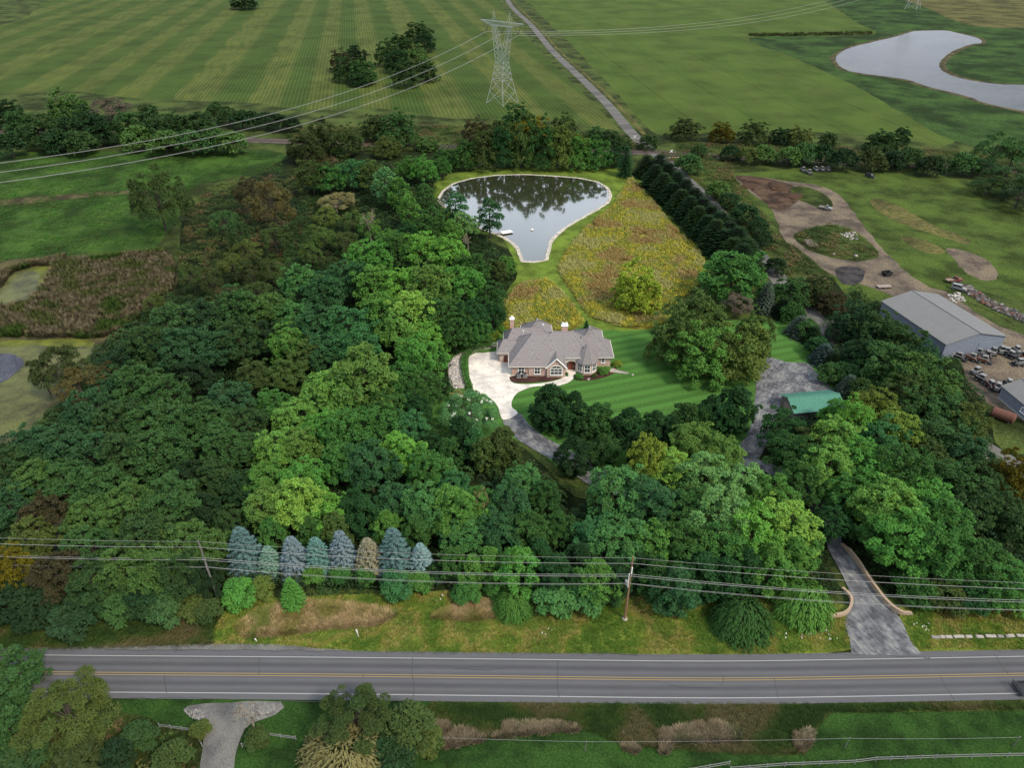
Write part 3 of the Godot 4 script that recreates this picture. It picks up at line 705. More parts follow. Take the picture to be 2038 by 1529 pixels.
func buildings():
	var hs := thing("house", "sprawling brick house with many-hipped grey roof, turret and white windows", "house", Vector3(0, 0.12, -154.3))
	# walls (local z: 0 at the garage front, minus to the back)
	wall(hs, 0.0, 9.0, -0.4, -13.6, 3.1, mats.brick_red)
	wall(hs, 9.0, 22.0, -3.2, -14.6, 3.105, mats.brick_red)
	wall(hs, 20.5, 25.9, -4.9, -12.6, 3.11, mats.brick_tan)
	wall(hs, 17.6, 24.2, -12.0, -18.2, 3.09, mats.brick_tan)
	wall(hs, -1.6, 8.0, -9.2, -17.2, 3.08, mats.brick_red)
	wall(hs, 3.2, 10.4, -13.0, -21.2, 3.07, mats.brick_red)
	wall(hs, -3.3, -0.3, -7.1, -12.4, 3.12, mats.brick_tan)
	bx("wall", Vector3(4.7, 3.1, 3.6), Vector3(6.6, 1.55, -2.0), mats.brick_tan, hs)
	hip("roof", -0.8, 13.5, 0.15, -14.4, 3.2, Vector3(5.5, 8.7, -7.3), Vector3(9.6, 8.7, -7.3), hs, mats.shingle)
	hip("roof", 4.0, 13.6, 0.12, -15.2, 3.205, Vector3(10.6, 9.1, -7.6), Vector3(13.6, 9.1, -7.6), hs, mats.shingle)
	hip("roof", 13.6, 20.6, -1.75, -15.2, 3.207, Vector3(13.6, 9.1, -7.6), Vector3(15.6, 9.1, -7.6), hs, mats.shingle, 4.63)
	hip("roof", 17.0, 26.6, -4.3, -13.4, 3.21, Vector3(18.5, 6.9, -8.9), Vector3(22.8, 6.9, -8.9), hs, mats.shingle)
	hip("roof", 17.0, 24.9, -9.0, -18.9, 3.215, Vector3(20.9, 6.9, -13.0), Vector3(20.9, 6.9, -14.8), hs, mats.shingle)
	hip("roof", -2.3, 10.0, -8.4, -17.9, 3.22, Vector3(0.2, 7.0, -13.2), Vector3(8.0, 7.0, -13.2), hs, mats.shingle)
	hip("roof", 2.5, 11.1, -12.0, -21.9, 3.225, Vector3(6.8, 7.6, -16.4), Vector3(6.8, 7.6, -17.6), hs, mats.shingle)
	hip("roof", -3.9, 1.6, -6.5, -13.0, 3.23, Vector3(-2.2, 5.5, -9.7), Vector3(1.0, 5.5, -9.7), hs, mats.shingle)
	# gabled bay with the arched window
	var gp := MB.new()
	gp.prism(PackedVector2Array([Vector2(9.0, 0), Vector2(13.7, 0), Vector2(13.7, 3.15), Vector2(11.35, 5.55), Vector2(9.0, 3.15)]), -5.0, 0.35)
	mi("gable_wall", gp.commit(), mats.brick_tan, hs)
	var gr := MB.new()
	var gz := 0.65
	for s in [-1.0, 1.0]:
		var e := Vector3(11.35 + s * 2.75, 2.95, gz); var t := Vector3(11.35, 5.82, gz)
		var e2 := Vector3(11.35 + s * 2.75, 2.95, -5.5); var t2 := Vector3(11.35, 5.82, -5.5)
		if s < 0: slope(gr, e2, e, t, t2)
		else: slope(gr, e, e2, t2, t)
		gr.quad(e + Vector3(0, -0.16, 0), t + Vector3(0, -0.16, 0), t, e)
	mi("gable_roof", gr.commit(), mats.shingle, hs)
	var vb := MB.new()
	for s in [-1.0, 1.0]:
		vb.bar(Vector3(11.35 + s * 2.78, 2.84, gz + 0.03), Vector3(11.35, 5.74, gz + 0.03), 0.15, 0.15, 4)
	mi("bargeboard", vb.commit(), mats.white_paint, hs)
	window(hs, Vector3(11.35, 0.8, 0.43), 3.0, 1.95, 3, 2, 0.0, 0.85)
	window(hs, Vector3(2.4, 0.7, -0.36), 1.55, 2.0, 2, 2)
	window(hs, Vector3(6.5, 0.7, -0.16), 1.5, 2.0, 2, 2)
	window(hs, Vector3(23.9, 1.2, -4.86), 0.9, 1.5, 2, 1)
	# entry porch: arch, recessed timber door, step
	var en := MB.new()
	var arch := PackedVector2Array([Vector2(13.7, 0), Vector2(14.15, 0), Vector2(14.15, 2.6)])
	for i in 9: arch.append(Vector2(15.35 - cos(PI * i / 8) * 1.2, 2.6 + sin(PI * i / 8) * 0.85))
	arch.append_array([Vector2(16.55, 0), Vector2(17.0, 0), Vector2(17.0, 4.3), Vector2(13.7, 4.3)])
	en.prism(arch, -2.6, -2.15)
	mi("porch_arch", en.commit(), mats.stone_trim, hs)
	var dr := bx("door", Vector3(2.2, 2.5, 0.1), Vector3(15.35, 1.35, -3.12), mats.door_red, hs)
	bx("sidelight", Vector3(0.35, 1.9, 0.04), Vector3(-0.75, 0.05, 0.06), mats.glass_dark, dr)
	bx("sidelight", Vector3(0.35, 1.9, 0.04), Vector3(0.75, 0.05, 0.06), mats.glass_dark, dr)
	bx("door_handle", Vector3(0.06, 0.3, 0.08), Vector3(0.42, -0.15, 0.09), mats.black_metal, dr)
	bx("porch_step", Vector3(2.3, 0.24, 2.2), Vector3(15.35, 0.13, -2.0), mats.concrete, hs)
	# turret
	var tc := Vector3(19.4, 0, -3.2)
	var tm := MB.new(); var tr := MB.new(); var trim := MB.new()
	var apex := Vector3(tc.x, 8.3, tc.z)
	for i in 8:
		var a := TAU * (i + 0.5) / 8; var b := TAU * (i + 1.5) / 8
		var p := Vector3(cos(a), 0, sin(a)); var q := Vector3(cos(b), 0, sin(b))
		tm.quad(tc + q * 2.75, tc + p * 2.75, tc + p * 2.75 + Vector3(0, 3.55, 0), tc + q * 2.75 + Vector3(0, 3.55, 0))
		slope(tr, tc + q * 3.2 + Vector3(0, 3.5, 0), tc + p * 3.2 + Vector3(0, 3.5, 0), apex, apex)
		tr.quad(tc + q * 3.2 + Vector3(0, 3.3, 0), tc + p * 3.2 + Vector3(0, 3.3, 0), tc + p * 3.2 + Vector3(0, 3.5, 0), tc + q * 3.2 + Vector3(0, 3.5, 0))
		tr.tri(tc + Vector3(0, 3.3, 0), tc + p * 3.2 + Vector3(0, 3.3, 0), tc + q * 3.2 + Vector3(0, 3.3, 0))
		trim.bar(tc + p * 3.2 + Vector3(0, 3.5, 0), apex, 0.09, 0.07, 5, false)
		var mid := (p + q) * 0.5
		if i in [0, 1, 2]:
			var n := mid.normalized()
			window(hs, tc + n * 2.60 + Vector3(0, 0.85, 0), 1.5, 2.2, 2, 2, atan2(n.x, n.z))
	mi("turret_wall", tm.commit(), mats.brick_tan, hs)
	var tro := mi("turret_roof", tr.commit(), mats.shingle, hs)
	mi("ridge_cap", trim.commit(), mats.ridge_cap, tro)
	# west door and garage doors
	var wd := bx("door", Vector3(1.1, 2.2, 0.12), Vector3(-1.75, 1.15, -7.04), mats.door_red, hs)
	bx("door_frame", Vector3(1.5, 2.5, 0.08), Vector3(0, 0.1, -0.04), mats.stone_trim, wd)
	bx("glazing", Vector3(0.6, 0.6, 0.03), Vector3(0, 0.55, 0.07), mats.glass_dark, wd)
	for k in 2:
		var gd := bx("garage_door", Vector3(0.1, 2.3, 2.7), Vector3(-0.04, 1.2, -2.4 - k * 3.1), mats.white_paint, hs)
		for j in 3: bx("panel_rail", Vector3(0.04, 0.05, 2.7), Vector3(-0.055, -0.55 + j * 0.55, 0), mats.stone_trim, gd)
	bx("kerb_stone", Vector3(9.0, 0.35, 0.08), Vector3(4.4, 0.2, -0.33), mats.stone_trim, hs)
	# chimneys with white crowns
	for c in [[Vector3(0.0, 0, -15.3), 8.7, 1.1], [Vector3(13.8, 0, -9.4), 9.9, 1.6]]:
		var ch := bx("chimney", Vector3(c[2], c[1], 1.0), c[0] + Vector3(0, c[1] / 2, 0), mats.brick_red, hs)
		bx("chimney_crown", Vector3(c[2] + 0.25, 0.25, 1.25), Vector3(0, c[1] / 2 + 0.1, 0), mats.white_paint, ch)
		for k in (1 if c[2] < 1.3 else 2):
			var fl := MB.new()
			fl.lathe(PackedVector2Array([Vector2(0.26, 0), Vector2(0.26, 0.35), Vector2(0.36, 0.4), Vector2(0.30, 0.62), Vector2(0.0, 0.66)]), 8)
			mi("flue_cap", fl.commit(), mats.white_paint, ch, Vector3((k - 0.5) * 0.8 if c[2] > 1.3 else 0.0, c[1] / 2 + 0.22, 0))
	for v in [Vector3(3.0, 6.55, -12.4), Vector3(8.4, 7.3, -14.6), Vector3(23.8, 5.6, -10.2)]:
		bx("roof_vent", Vector3(0.28, 0.5, 0.28), v, mats.white_paint, hs)
	# green-roofed shed by the far drive
	var sh := thing("garden_shed", "long shed with green sheet-metal roof beside the far drive", "shed", Vector3(72.00, 0, -139.90), 0.14)
	bx("wall", Vector3(12.2, 2.5, 6.6), Vector3(0, 1.25, 0), mats.wood_grey, sh)
	var sr := MB.new(); var seam := MB.new()
	for s in [-1.0, 1.0]:
		var e0 := Vector3(-6.6 * s, 2.35, 4.1 * s); var e1 := Vector3(6.6 * s, 2.35, 4.1 * s)
		var t0 := Vector3(-6.6 * s, 4.1, 0); var t1 := Vector3(6.6 * s, 4.1, 0)
		slope(sr, e0, e1, t1, t0)
		sr.quad(e0 + Vector3(0, -0.1, 0), e1 + Vector3(0, -0.1, 0), e1, e0)
		for k in 24:
			var f := (k + 0.5) / 24
			seam.bar(e0.lerp(e1, f) + Vector3(0, 0.02, 0), t0.lerp(t1, f) + Vector3(0, 0.02, 0), 0.035, 0.035, 4, false)
	seam.bar(Vector3(-6.6, 4.12, 0), Vector3(6.6, 4.12, 0), 0.12, 0.12, 6)
	var sro := mi("roof", sr.commit(), mats.green_roof, sh)
	mi("roof_seam", seam.commit(), mats.green_roof, sro)
	var sg := MB.new()
	sg.prism(PackedVector2Array([Vector2(-3.3, 2.5), Vector2(3.3, 2.5), Vector2(0, 3.9)]), -0.05, 0.05)
	for s in [-1.0, 1.0]: mi("gable_end", sg.commit(), mats.wood_grey, sh, Vector3(s * 6.05, 0, 0), Vector3(0, PI / 2, 0))
	bx("sliding_door", Vector3(0.1, 2.1, 2.6), Vector3(-6.16, 1.1, 0), mats.plank, sh)
	# barn and workshop
	metal_barn("metal_barn", "large barn with flat-toned pale metal roof and blue-grey walls", Vector3(120.90, 0, -177.00), 0.235, 18.8, 25.6, 5.2, 2.2, 0)
	metal_barn("workshop", "small blue-grey metal workshop with white window at right edge", Vector3(125.20, 0, -139.20), 0.1, 9.0, 12.0, 3.6, 1.5, 1)

func metal_barn(n: String, label: String, at: Vector3, turn: float, w: float, d: float, h: float, rise: float, win: int):
	var o := thing(n, label, "barn" if win == 0 else "workshop", at, turn)
	var m := MB.new()
	m.prism(PackedVector2Array([Vector2(-w / 2, 0), Vector2(w / 2, 0), Vector2(w / 2, h), Vector2(0, h + rise), Vector2(-w / 2, h)]), -d / 2, d / 2)
	mi("wall", m.commit(), mats.barn_wall, o)
	var r := MB.new(); var sm := MB.new()
	var g := 0.35
	for s in [-1.0, 1.0]:
		var dy := -g * rise / (w / 2)
		var e0 := Vector3(s * (w / 2 + g), h + dy + 0.08, -d / 2 - g); var e1 := Vector3(s * (w / 2 + g), h + dy + 0.08, d / 2 + g)
		var t0 := Vector3(0, h + rise + 0.08, -d / 2 - g); var t1 := Vector3(0, h + rise + 0.08, d / 2 + g)
		slope(r, e0, e1, t1, t0)
		r.quad(e0, e1, e1 + Vector3(0, -0.2, 0), e0 + Vector3(0, -0.2, 0))
		for e in [[e0, t0], [e1, t1]]: r.quad(e[0], e[1], e[1] + Vector3(0, -0.2, 0), e[0] + Vector3(0, -0.2, 0))
		for k in int(d / 0.9):
			var f := (k + 0.5) / int(d / 0.9)
			sm.bar(e0.lerp(e1, f) + Vector3(0, 0.01, 0), t0.lerp(t1, f) + Vector3(0, 0.01, 0), 0.025, 0.025, 4, false)
	sm.bar(Vector3(0, h + rise + 0.1, -d / 2 - g), Vector3(0, h + rise + 0.1, d / 2 + g), 0.14, 0.14, 6)
	var ro := mi("roof", r.commit(), mats.barn_roof, o)
	mi("roof_seam", sm.commit(), mats.barn_roof, ro)
	for s in [-1.0, 1.0]:
		var bs := bx("base_trim", Vector3(0.06, 0.5, d - 0.1), Vector3(s * (w / 2 + 0.02), 0.25, 0), mats.galvanised, o)
	if win == 0:
		bx("big_door", Vector3(w * 0.3, h * 0.8, 0.1), Vector3(w * 0.22, h * 0.4, d / 2 + 0.04), mats.barn_wall, o)
		bx("door", Vector3(1.1, 2.1, 0.1), Vector3(-w * 0.3, 1.05, d / 2 + 0.04), mats.white_metal, o)
	else:
		window(o, Vector3(-w / 2 - 0.03, 1.3, d * 0.22), 2.4, 1.3, 3, 1, -PI / 2)
		bx("door", Vector3(1.0, 2.1, 0.1), Vector3(0, 1.05, -d / 2 - 0.04), mats.white_metal, o)

# ------------------------------------------------------------------ pylons, poles and wires
func pylon(label: String, at: Vector3, turn: float):
	var o := thing("pylon", label, "pylon", at, turn, "lattice pylons of the power line")
	var lat := MB.new()
	var base := 7.2; var h1 := 14.0; var w1 := 4.4; var h2 := 24.0; var w2 := 3.2; var h3 := 44.0
	var corner := func(h: float, sx: float, sz: float) -> Vector3:
		if h <= h2:
			var w := lerpf(base, w1, h / h1) if h < h1 else lerpf(w1, w2, (h - h1) / (h2 - h1))
			return Vector3(sx * w, h, sz * w * (1.0 if h < h1 else lerpf(1.0, 0.8, (h - h1) / (h2 - h1))))
		return Vector3.ZERO
	for sx in [-1.0, 1.0]:
		for sz in [-1.0, 1.0]:
			var leg := MB.new()
			leg.bar(corner.call(0.0, sx, sz), corner.call(h1, sx, sz), 0.17, 0.15, 4)
			leg.bar(corner.call(h1, sx, sz), corner.call(h2, sx, sz), 0.15, 0.13, 4)
			mi("leg", leg.commit(), mats.galvanised, o)
	var levels := [0.0, 7.0, 14.0, 17.5, 21.0, 24.0]
	for i in levels.size() - 1:
		var a: float = levels[i]; var b: float = levels[i + 1]
		for s in [-1.0, 1.0]:
			lat.bar(corner.call(a, -1.0, s), corner.call(b, 1.0, s), 0.075, 0.075, 4, false)
			lat.bar(corner.call(a, 1.0, s), corner.call(b, -1.0, s), 0.075, 0.075, 4, false)
			lat.bar(corner.call(a, s, -1.0), corner.call(b, s, 1.0), 0.075, 0.075, 4, false)
			lat.bar(corner.call(a, s, 1.0), corner.call(b, s, -1.0), 0.075, 0.075, 4, false)
			if i > 1 or i == 1:
				lat.bar(corner.call(b, -1.0, s), corner.call(b, 1.0, s), 0.085, 0.085, 4, false)
				lat.bar(corner.call(b, s, -1.0), corner.call(b, s, 1.0), 0.085, 0.085, 4, false)
	mi("lattice", lat.commit(), mats.galvanised, o)
	# two columns lean out from the waist to the bridge
	for s in [-1.0, 1.0]:
		var c := MB.new()
		var foot := [Vector3(s * 3.2, h2, -2.5), Vector3(s * 3.2, h2, 2.5), Vector3(s * 0.3, h2 + 0.8, 2.3), Vector3(s * 0.3, h2 + 0.8, -2.3)]
		var top := [Vector3(s * 7.2, h3, -1.4), Vector3(s * 7.2, h3, 1.4), Vector3(s * 5.2, h3, 1.4), Vector3(s * 5.2, h3, -1.4)]
		for k in 4:
			var k2 := (k + 1) % 4
			c.bar(foot[k], top[k], 0.13, 0.11, 4)
			for j in 6:
				var f := j / 6.0; var g := (j + 1) / 6.0
				c.bar((foot[k] as Vector3).lerp(top[k], f), (foot[k2] as Vector3).lerp(top[k2], g), 0.06, 0.06, 4, false)
				c.bar((foot[k2] as Vector3).lerp(top[k2], f), (foot[k] as Vector3).lerp(top[k], g), 0.06, 0.06, 4, false)
		mi("column", c.commit(), mats.galvanised, o)
		var pk := MB.new()
		for k in 4: pk.bar(Vector3(s * 6.2, h3 + 2.0, 0) + Vector3(1.0 if k % 2 else -1.0, 0, 1.2 if k < 2 else -1.2), Vector3(s * 6.6, 52.0, 0), 0.09, 0.05, 4)
		mi("peak", pk.commit(), mats.galvanised, o)
	var br := MB.new()
	var n := 16
	for i in n:
		var x0 := -17.5 + 35.0 * i / n; var x1 := -17.5 + 35.0 * (i + 1) / n
		var d0 := clampf((17.5 - absf(x0)) / 9.0, 0.12, 1.0); var d1 := clampf((17.5 - absf(x1)) / 9.0, 0.12, 1.0)
		for sz in [-1.0, 1.0]:
			br.bar(Vector3(x0, h3 + 2.3, sz * 1.4 * d0), Vector3(x1, h3 + 2.3, sz * 1.4 * d1), 0.10, 0.10, 4, false)
			br.bar(Vector3(x0, h3 + 2.3 - 2.3 * d0, sz * 1.4 * d0), Vector3(x1, h3 + 2.3 - 2.3 * d1, sz * 1.4 * d1), 0.10, 0.10, 4, false)
			br.bar(Vector3(x0, h3 + 2.3, sz * 1.4 * d0), Vector3(x1, h3 + 2.3 - 2.3 * d1, sz * 1.4 * d1), 0.06, 0.06, 4, false)
			br.bar(Vector3(x0, h3 + 2.3 - 2.3 * d0, sz * 1.4 * d0), Vector3(x0, h3 + 2.3, sz * 1.4 * d0), 0.06, 0.06, 4, false)
		br.bar(Vector3(x0, h3 + 2.3, -1.4 * d0), Vector3(x1, h3 + 2.3, 1.4 * d1), 0.06, 0.06, 4, false)
		br.bar(Vector3(x0, h3 + 2.3 - 2.3 * d0, 1.4 * d0), Vector3(x1, h3 + 2.3 - 2.3 * d1, -1.4 * d1), 0.06, 0.06, 4, false)
	mi("bridge", br.commit(), mats.galvanised, o)
	for x in [-13.0, 0.0, 13.0]:
		var ins := MB.new()
		for s in [-1.0, 1.0]: ins.bar(Vector3(x + s * 2.2, h3 + (0.9 if absf(x) > 1 else 0.0), 0), Vector3(x, 40.2, 0), 0.16, 0.16, 6)
		mi("insulator", ins.commit(), mats.insulator, o)

func sagging(m: MB, a: Vector3, b: Vector3, sag: float, r: float, n := 24):
	for i in n:
		var f := i / float(n); var g := (i + 1) / float(n)
		m.bar(a.lerp(b, f) - Vector3(0, 4.0 * sag * f * (1 - f), 0), a.lerp(b, g) - Vector3(0, 4.0 * sag * g * (1 - g), 0), r, r, 4, false)

func power_lines():
	var spots := [Vector3(-190.00, 0, -177.00), Vector3(-6.10, 0, -474.60), Vector3(505.70, 0, -1010.40)]
	var d: Vector3 = spots[2] - spots[1]
	var turns := [-0.6, -0.735, -0.764]
	pylon("lattice pylon with wide bridge beam standing in the crop by the lane", spots[1], turns[1])
	pylon("far lattice pylon beyond the winding pond, mostly above the frame", spots[2], turns[2])
	var names := ["nearest to the camera", "in the middle", "farthest from the camera"]
	for k in 3:
		var x: float = [13.0, 0.0, -13.0][k]
		var t := thing("transmission_wire", "pair of sagging transmission wires through the pylon, pair " + names[k], "power cable", Vector3.ZERO, 0.0, "transmission wires")
		for s in [-1.0, 1.0]:
			var m := MB.new()
			for j in 2:
				var a: Vector3 = spots[j] + Basis(Vector3.UP, turns[j]) * Vector3(x, 40.0, 0)
				var b: Vector3 = spots[j + 1] + Basis(Vector3.UP, turns[j + 1]) * Vector3(x, 40.0, 0)
				var off: Vector3 = (b - a).cross(Vector3.UP).normalized() * 0.35 * s
				sagging(m, a + off, b + off, [15.0, 18.0][j], 0.042, 40)
			mi("wire", m.commit(), mats.wire, t)
	# roadside poles and wires
	var p0 := Vector3(-50.92, 0, -82.05); var p1 := Vector3(19.14, 0, -78.57)
	var span := p1 - p0
	var hts := [15.0, 14.1, 11.4, 10.6, 9.4, 8.6]
	var sides := [0.0, 0.35, 0.6, -0.55, 0.3, -0.3]
	var which := ["topmost thin", "second from top", "third from top, thicker", "fourth from top, thicker", "second lowest thin", "lowest thin"]
	for k in 6:
		var m := MB.new()
		var ps := [p0 - span * 1.05, p0, p1, p1 + span * 1.02 + Vector3(0, 0, 2)]
		for j in 3:
			var up := Vector3(0, hts[k], sides[k])
			var lift := Vector3(0, 0.0, 0)
			sagging(m, ps[j] + up + lift, ps[j + 1] + up, 0.9 + 0.12 * k, 0.034 if k in [1, 2, 3] else 0.022, 24)
		var o := mi("roadside_wire", m.commit(), mats.wire, self)
		tag(o, "roadside overhead wire crossing the whole picture, %s of six" % which[k], "power cable", "roadside wires")
	for k in 2:
		var at: Vector3 = [p0, p1][k]
		var o := thing("utility_pole", ["weathered grey utility pole leaning at the edge of the left woods", "brown wooden utility pole with white conduit and transformer on the verge"][k], "utility pole", at, 0.0, "roadside utility poles")
		var m := MB.new()
		m.bar(Vector3(0, -0.3, 0), Vector3(0, 15.2, 0), 0.20, 0.13, 9)
		mi("pole", m.commit(), mats.wood_pole if k else mats.wood_grey, o)
		for q in 6:
			var ins := MB.new()
			ins.bar(Vector3(0, hts[q] - 0.1, 0), Vector3(0, hts[q], sides[q]), 0.05, 0.07, 6)
			mi("insulator_bracket", ins.commit(), mats.grey_metal, o)
		if k == 0:
			bx("crossarm", Vector3(0.14, 0.16, 3.4), Vector3(0.1, 10.4, 0.2), mats.wood_grey, o, Vector3(0.22, 0.5, 0))
			var bc := MB.new()
			bc.bar(Vector3(0.15, 9.4, 0), Vector3(0.5, 10.3, 1.0), 0.04, 0.04, 4)
			bc.bar(Vector3(0.15, 9.4, 0), Vector3(-0.4, 10.3, -0.8), 0.04, 0.04, 4)
			mi("brace", bc.commit(), mats.grey_metal, o)
		else:
			var tr := MB.new()
			tr.lathe(PackedVector2Array([Vector2(0, 0), Vector2(0.26, 0.02), Vector2(0.28, 0.9), Vector2(0.22, 1.0), Vector2(0, 1.02)]), 12, Vector3(-0.55, 8.9, 0.1))
			mi("transformer", tr.commit(), mats.white_metal, o)
			var cd := MB.new()
			cd.bar(Vector3(-0.22, 8.2, 0.12), Vector3(-0.3, 11.6, 0.25), 0.07, 0.07, 6)
			cd.bar(Vector3(0.05, 11.5, 0.2), Vector3(0.05, 13.0, 0.2), 0.10, 0.10, 6)
			mi("conduit", cd.commit(), mats.white_paint, o)
			var ft := MB.new()
			ft.lathe(PackedVector2Array([Vector2(0.55, 0), Vector2(0.5, 0.25), Vector2(0.3, 0.35), Vector2(0.2, 0.36)]), 9)
			mi("footing", ft.commit(), mats.stone_pale, o)

# ------------------------------------------------------------------ trees
# one leaf spray: two folded faces from base to tip
class Leaves:
	var v := PackedVector3Array(); var n := PackedVector3Array(); var c := PackedColorArray()
	var r: RandomNumberGenerator
	func spray(at: Vector3, d: Vector3, up: Vector3, l: float, w: float, soft: Vector3, col: Color):
		var s := d.cross(up).normalized() * w
		var u := s.cross(d).normalized()
		var base := at - d * l * 0.4
		var tip := at + d * l * 0.6 - u * l * 0.12
		var a := at + s - u * w * 0.35
		var b := at - s - u * w * 0.35
		v.append(base); v.append(tip); v.append(a)
		v.append(base); v.append(b); v.append(tip)
		var f1 := (u + s.normalized() * 0.35 + soft * 0.5).normalized()
		var f2 := (u - s.normalized() * 0.35 + soft * 0.5).normalized()
		n.append(f1); n.append(f1); n.append(f1)
		n.append(f2); n.append(f2); n.append(f2)
		for i in 6: c.append(col)
	func ball() -> Vector3:
		return Vector3(r.randfn(), r.randfn(), r.randfn()).normalized()
	func commit() -> ArrayMesh:
		var arr := []
		arr.resize(Mesh.ARRAY_MAX)
		arr[Mesh.ARRAY_VERTEX] = v; arr[Mesh.ARRAY_NORMAL] = n; arr[Mesh.ARRAY_COLOR] = c
		var m := ArrayMesh.new()
		m.add_surface_from_arrays(Mesh.PRIMITIVE_TRIANGLES, arr)
		return m

const NOM := {"b": [6.0, 15.0], "o": [3.0, 9.0], "s": [2.7, 9.0], "c": [2.5, 8.5], "w": [4.5, 9.5], "B": [6.0, 12.0], "W": [8.0, 11.0], "p": [3.5, 13.0], "h": [3.0, 4.6], "d": [3.5, 9.0], "f": [4.5, 6.7]}
const KINDNAME := {"b": ["broadleaf_tree", "tree"], "o": ["oval_tree", "tree"], "s": ["blue_spruce", "tree"], "c": ["conifer_tree", "tree"], "w": ["feathery_tree", "tree"], "B": ["broadleaf_tree", "tree"], "W": ["feathery_tree", "tree"], "p": ["upright_tree", "tree"], "h": ["shrub", "shrub"], "d": ["bare_tree", "tree"], "f": ["drooping_shrub", "shrub"]}
const VARIANTS := {"b": 9, "o": 4, "s": 3, "c": 3, "w": 4, "B": 5, "W": 3, "p": 3, "h": 5, "d": 2, "f": 2}

# crown of lobes: foliage masses at the ends of limbs with gaps between
func lobed(r: RandomNumberGenerator, lobes: Array, per: int, l: float, w: float, droop: float, flat: float) -> ArrayMesh:
	var L := Leaves.new()
	L.r = r
	for q in lobes:
		var c: Vector3 = q[0]; var lr: float = q[1]; var outw: Vector3 = q[2]
		var hue := r.randf_range(-1.0, 1.0)
		var lum := r.randf_range(0.72, 1.34)
		var cnt := int(per * lr * lr)
		for i in cnt:
			var d := (L.ball() + outw * 0.5 + Vector3(0, 0.7, 0)).normalized()
			var p := c + Vector3(d.x, d.y * flat, d.z) * lr * (0.55 + 0.62 * sqrt(r.randf()))
			var dir := (d + L.ball() * 0.75 + Vector3(0, -droop, 0)).normalized()
			var up := (d * 0.5 + Vector3(0, 0.8, 0) + L.ball() * 0.5).normalized()
			var k := lum * r.randf_range(0.65, 1.38)
			var y := hue * 0.10 + r.randf_range(-0.10, 0.10)
			L.spray(p, dir, up, l * r.randf_range(0.45, 1.6), w * r.randf_range(0.6, 1.45), d, Color(k * (1.0 + y * 1.2), k, k * (1.0 - y)))
	return L.commit()

func limbs(r: RandomNumberGenerator, h: float, rad: float, lobes: Array, count: int) -> ArrayMesh:
	var m := MB.new()
	var fork := h * 0.32
	var bend := Vector3(r.randf_range(-0.3, 0.3), 0, r.randf_range(-0.3, 0.3))
	m.bar(Vector3(0, -0.3, 0), Vector3(0, fork, 0) + bend, rad * 1.25, rad, 7, false)
	m.bar(Vector3(0, fork, 0) + bend, Vector3(0, h * 0.72, 0) + bend * 2.0, rad, rad * 0.35, 6, false)
	for i in mini(count, lobes.size()):
		var t: Vector3 = lobes[(i * 5) % lobes.size()][0]
		var s := Vector3(0, fork + (t.y - fork) * r.randf_range(0.0, 0.35), 0) + bend
		var mid := s.lerp(t, 0.5) + Vector3(0, 0.4, 0)
		m.bar(s, mid, rad * 0.55, rad * 0.35, 5, false)
		m.bar(mid, t, rad * 0.35, rad * 0.12, 5, false)
	return m.commit()

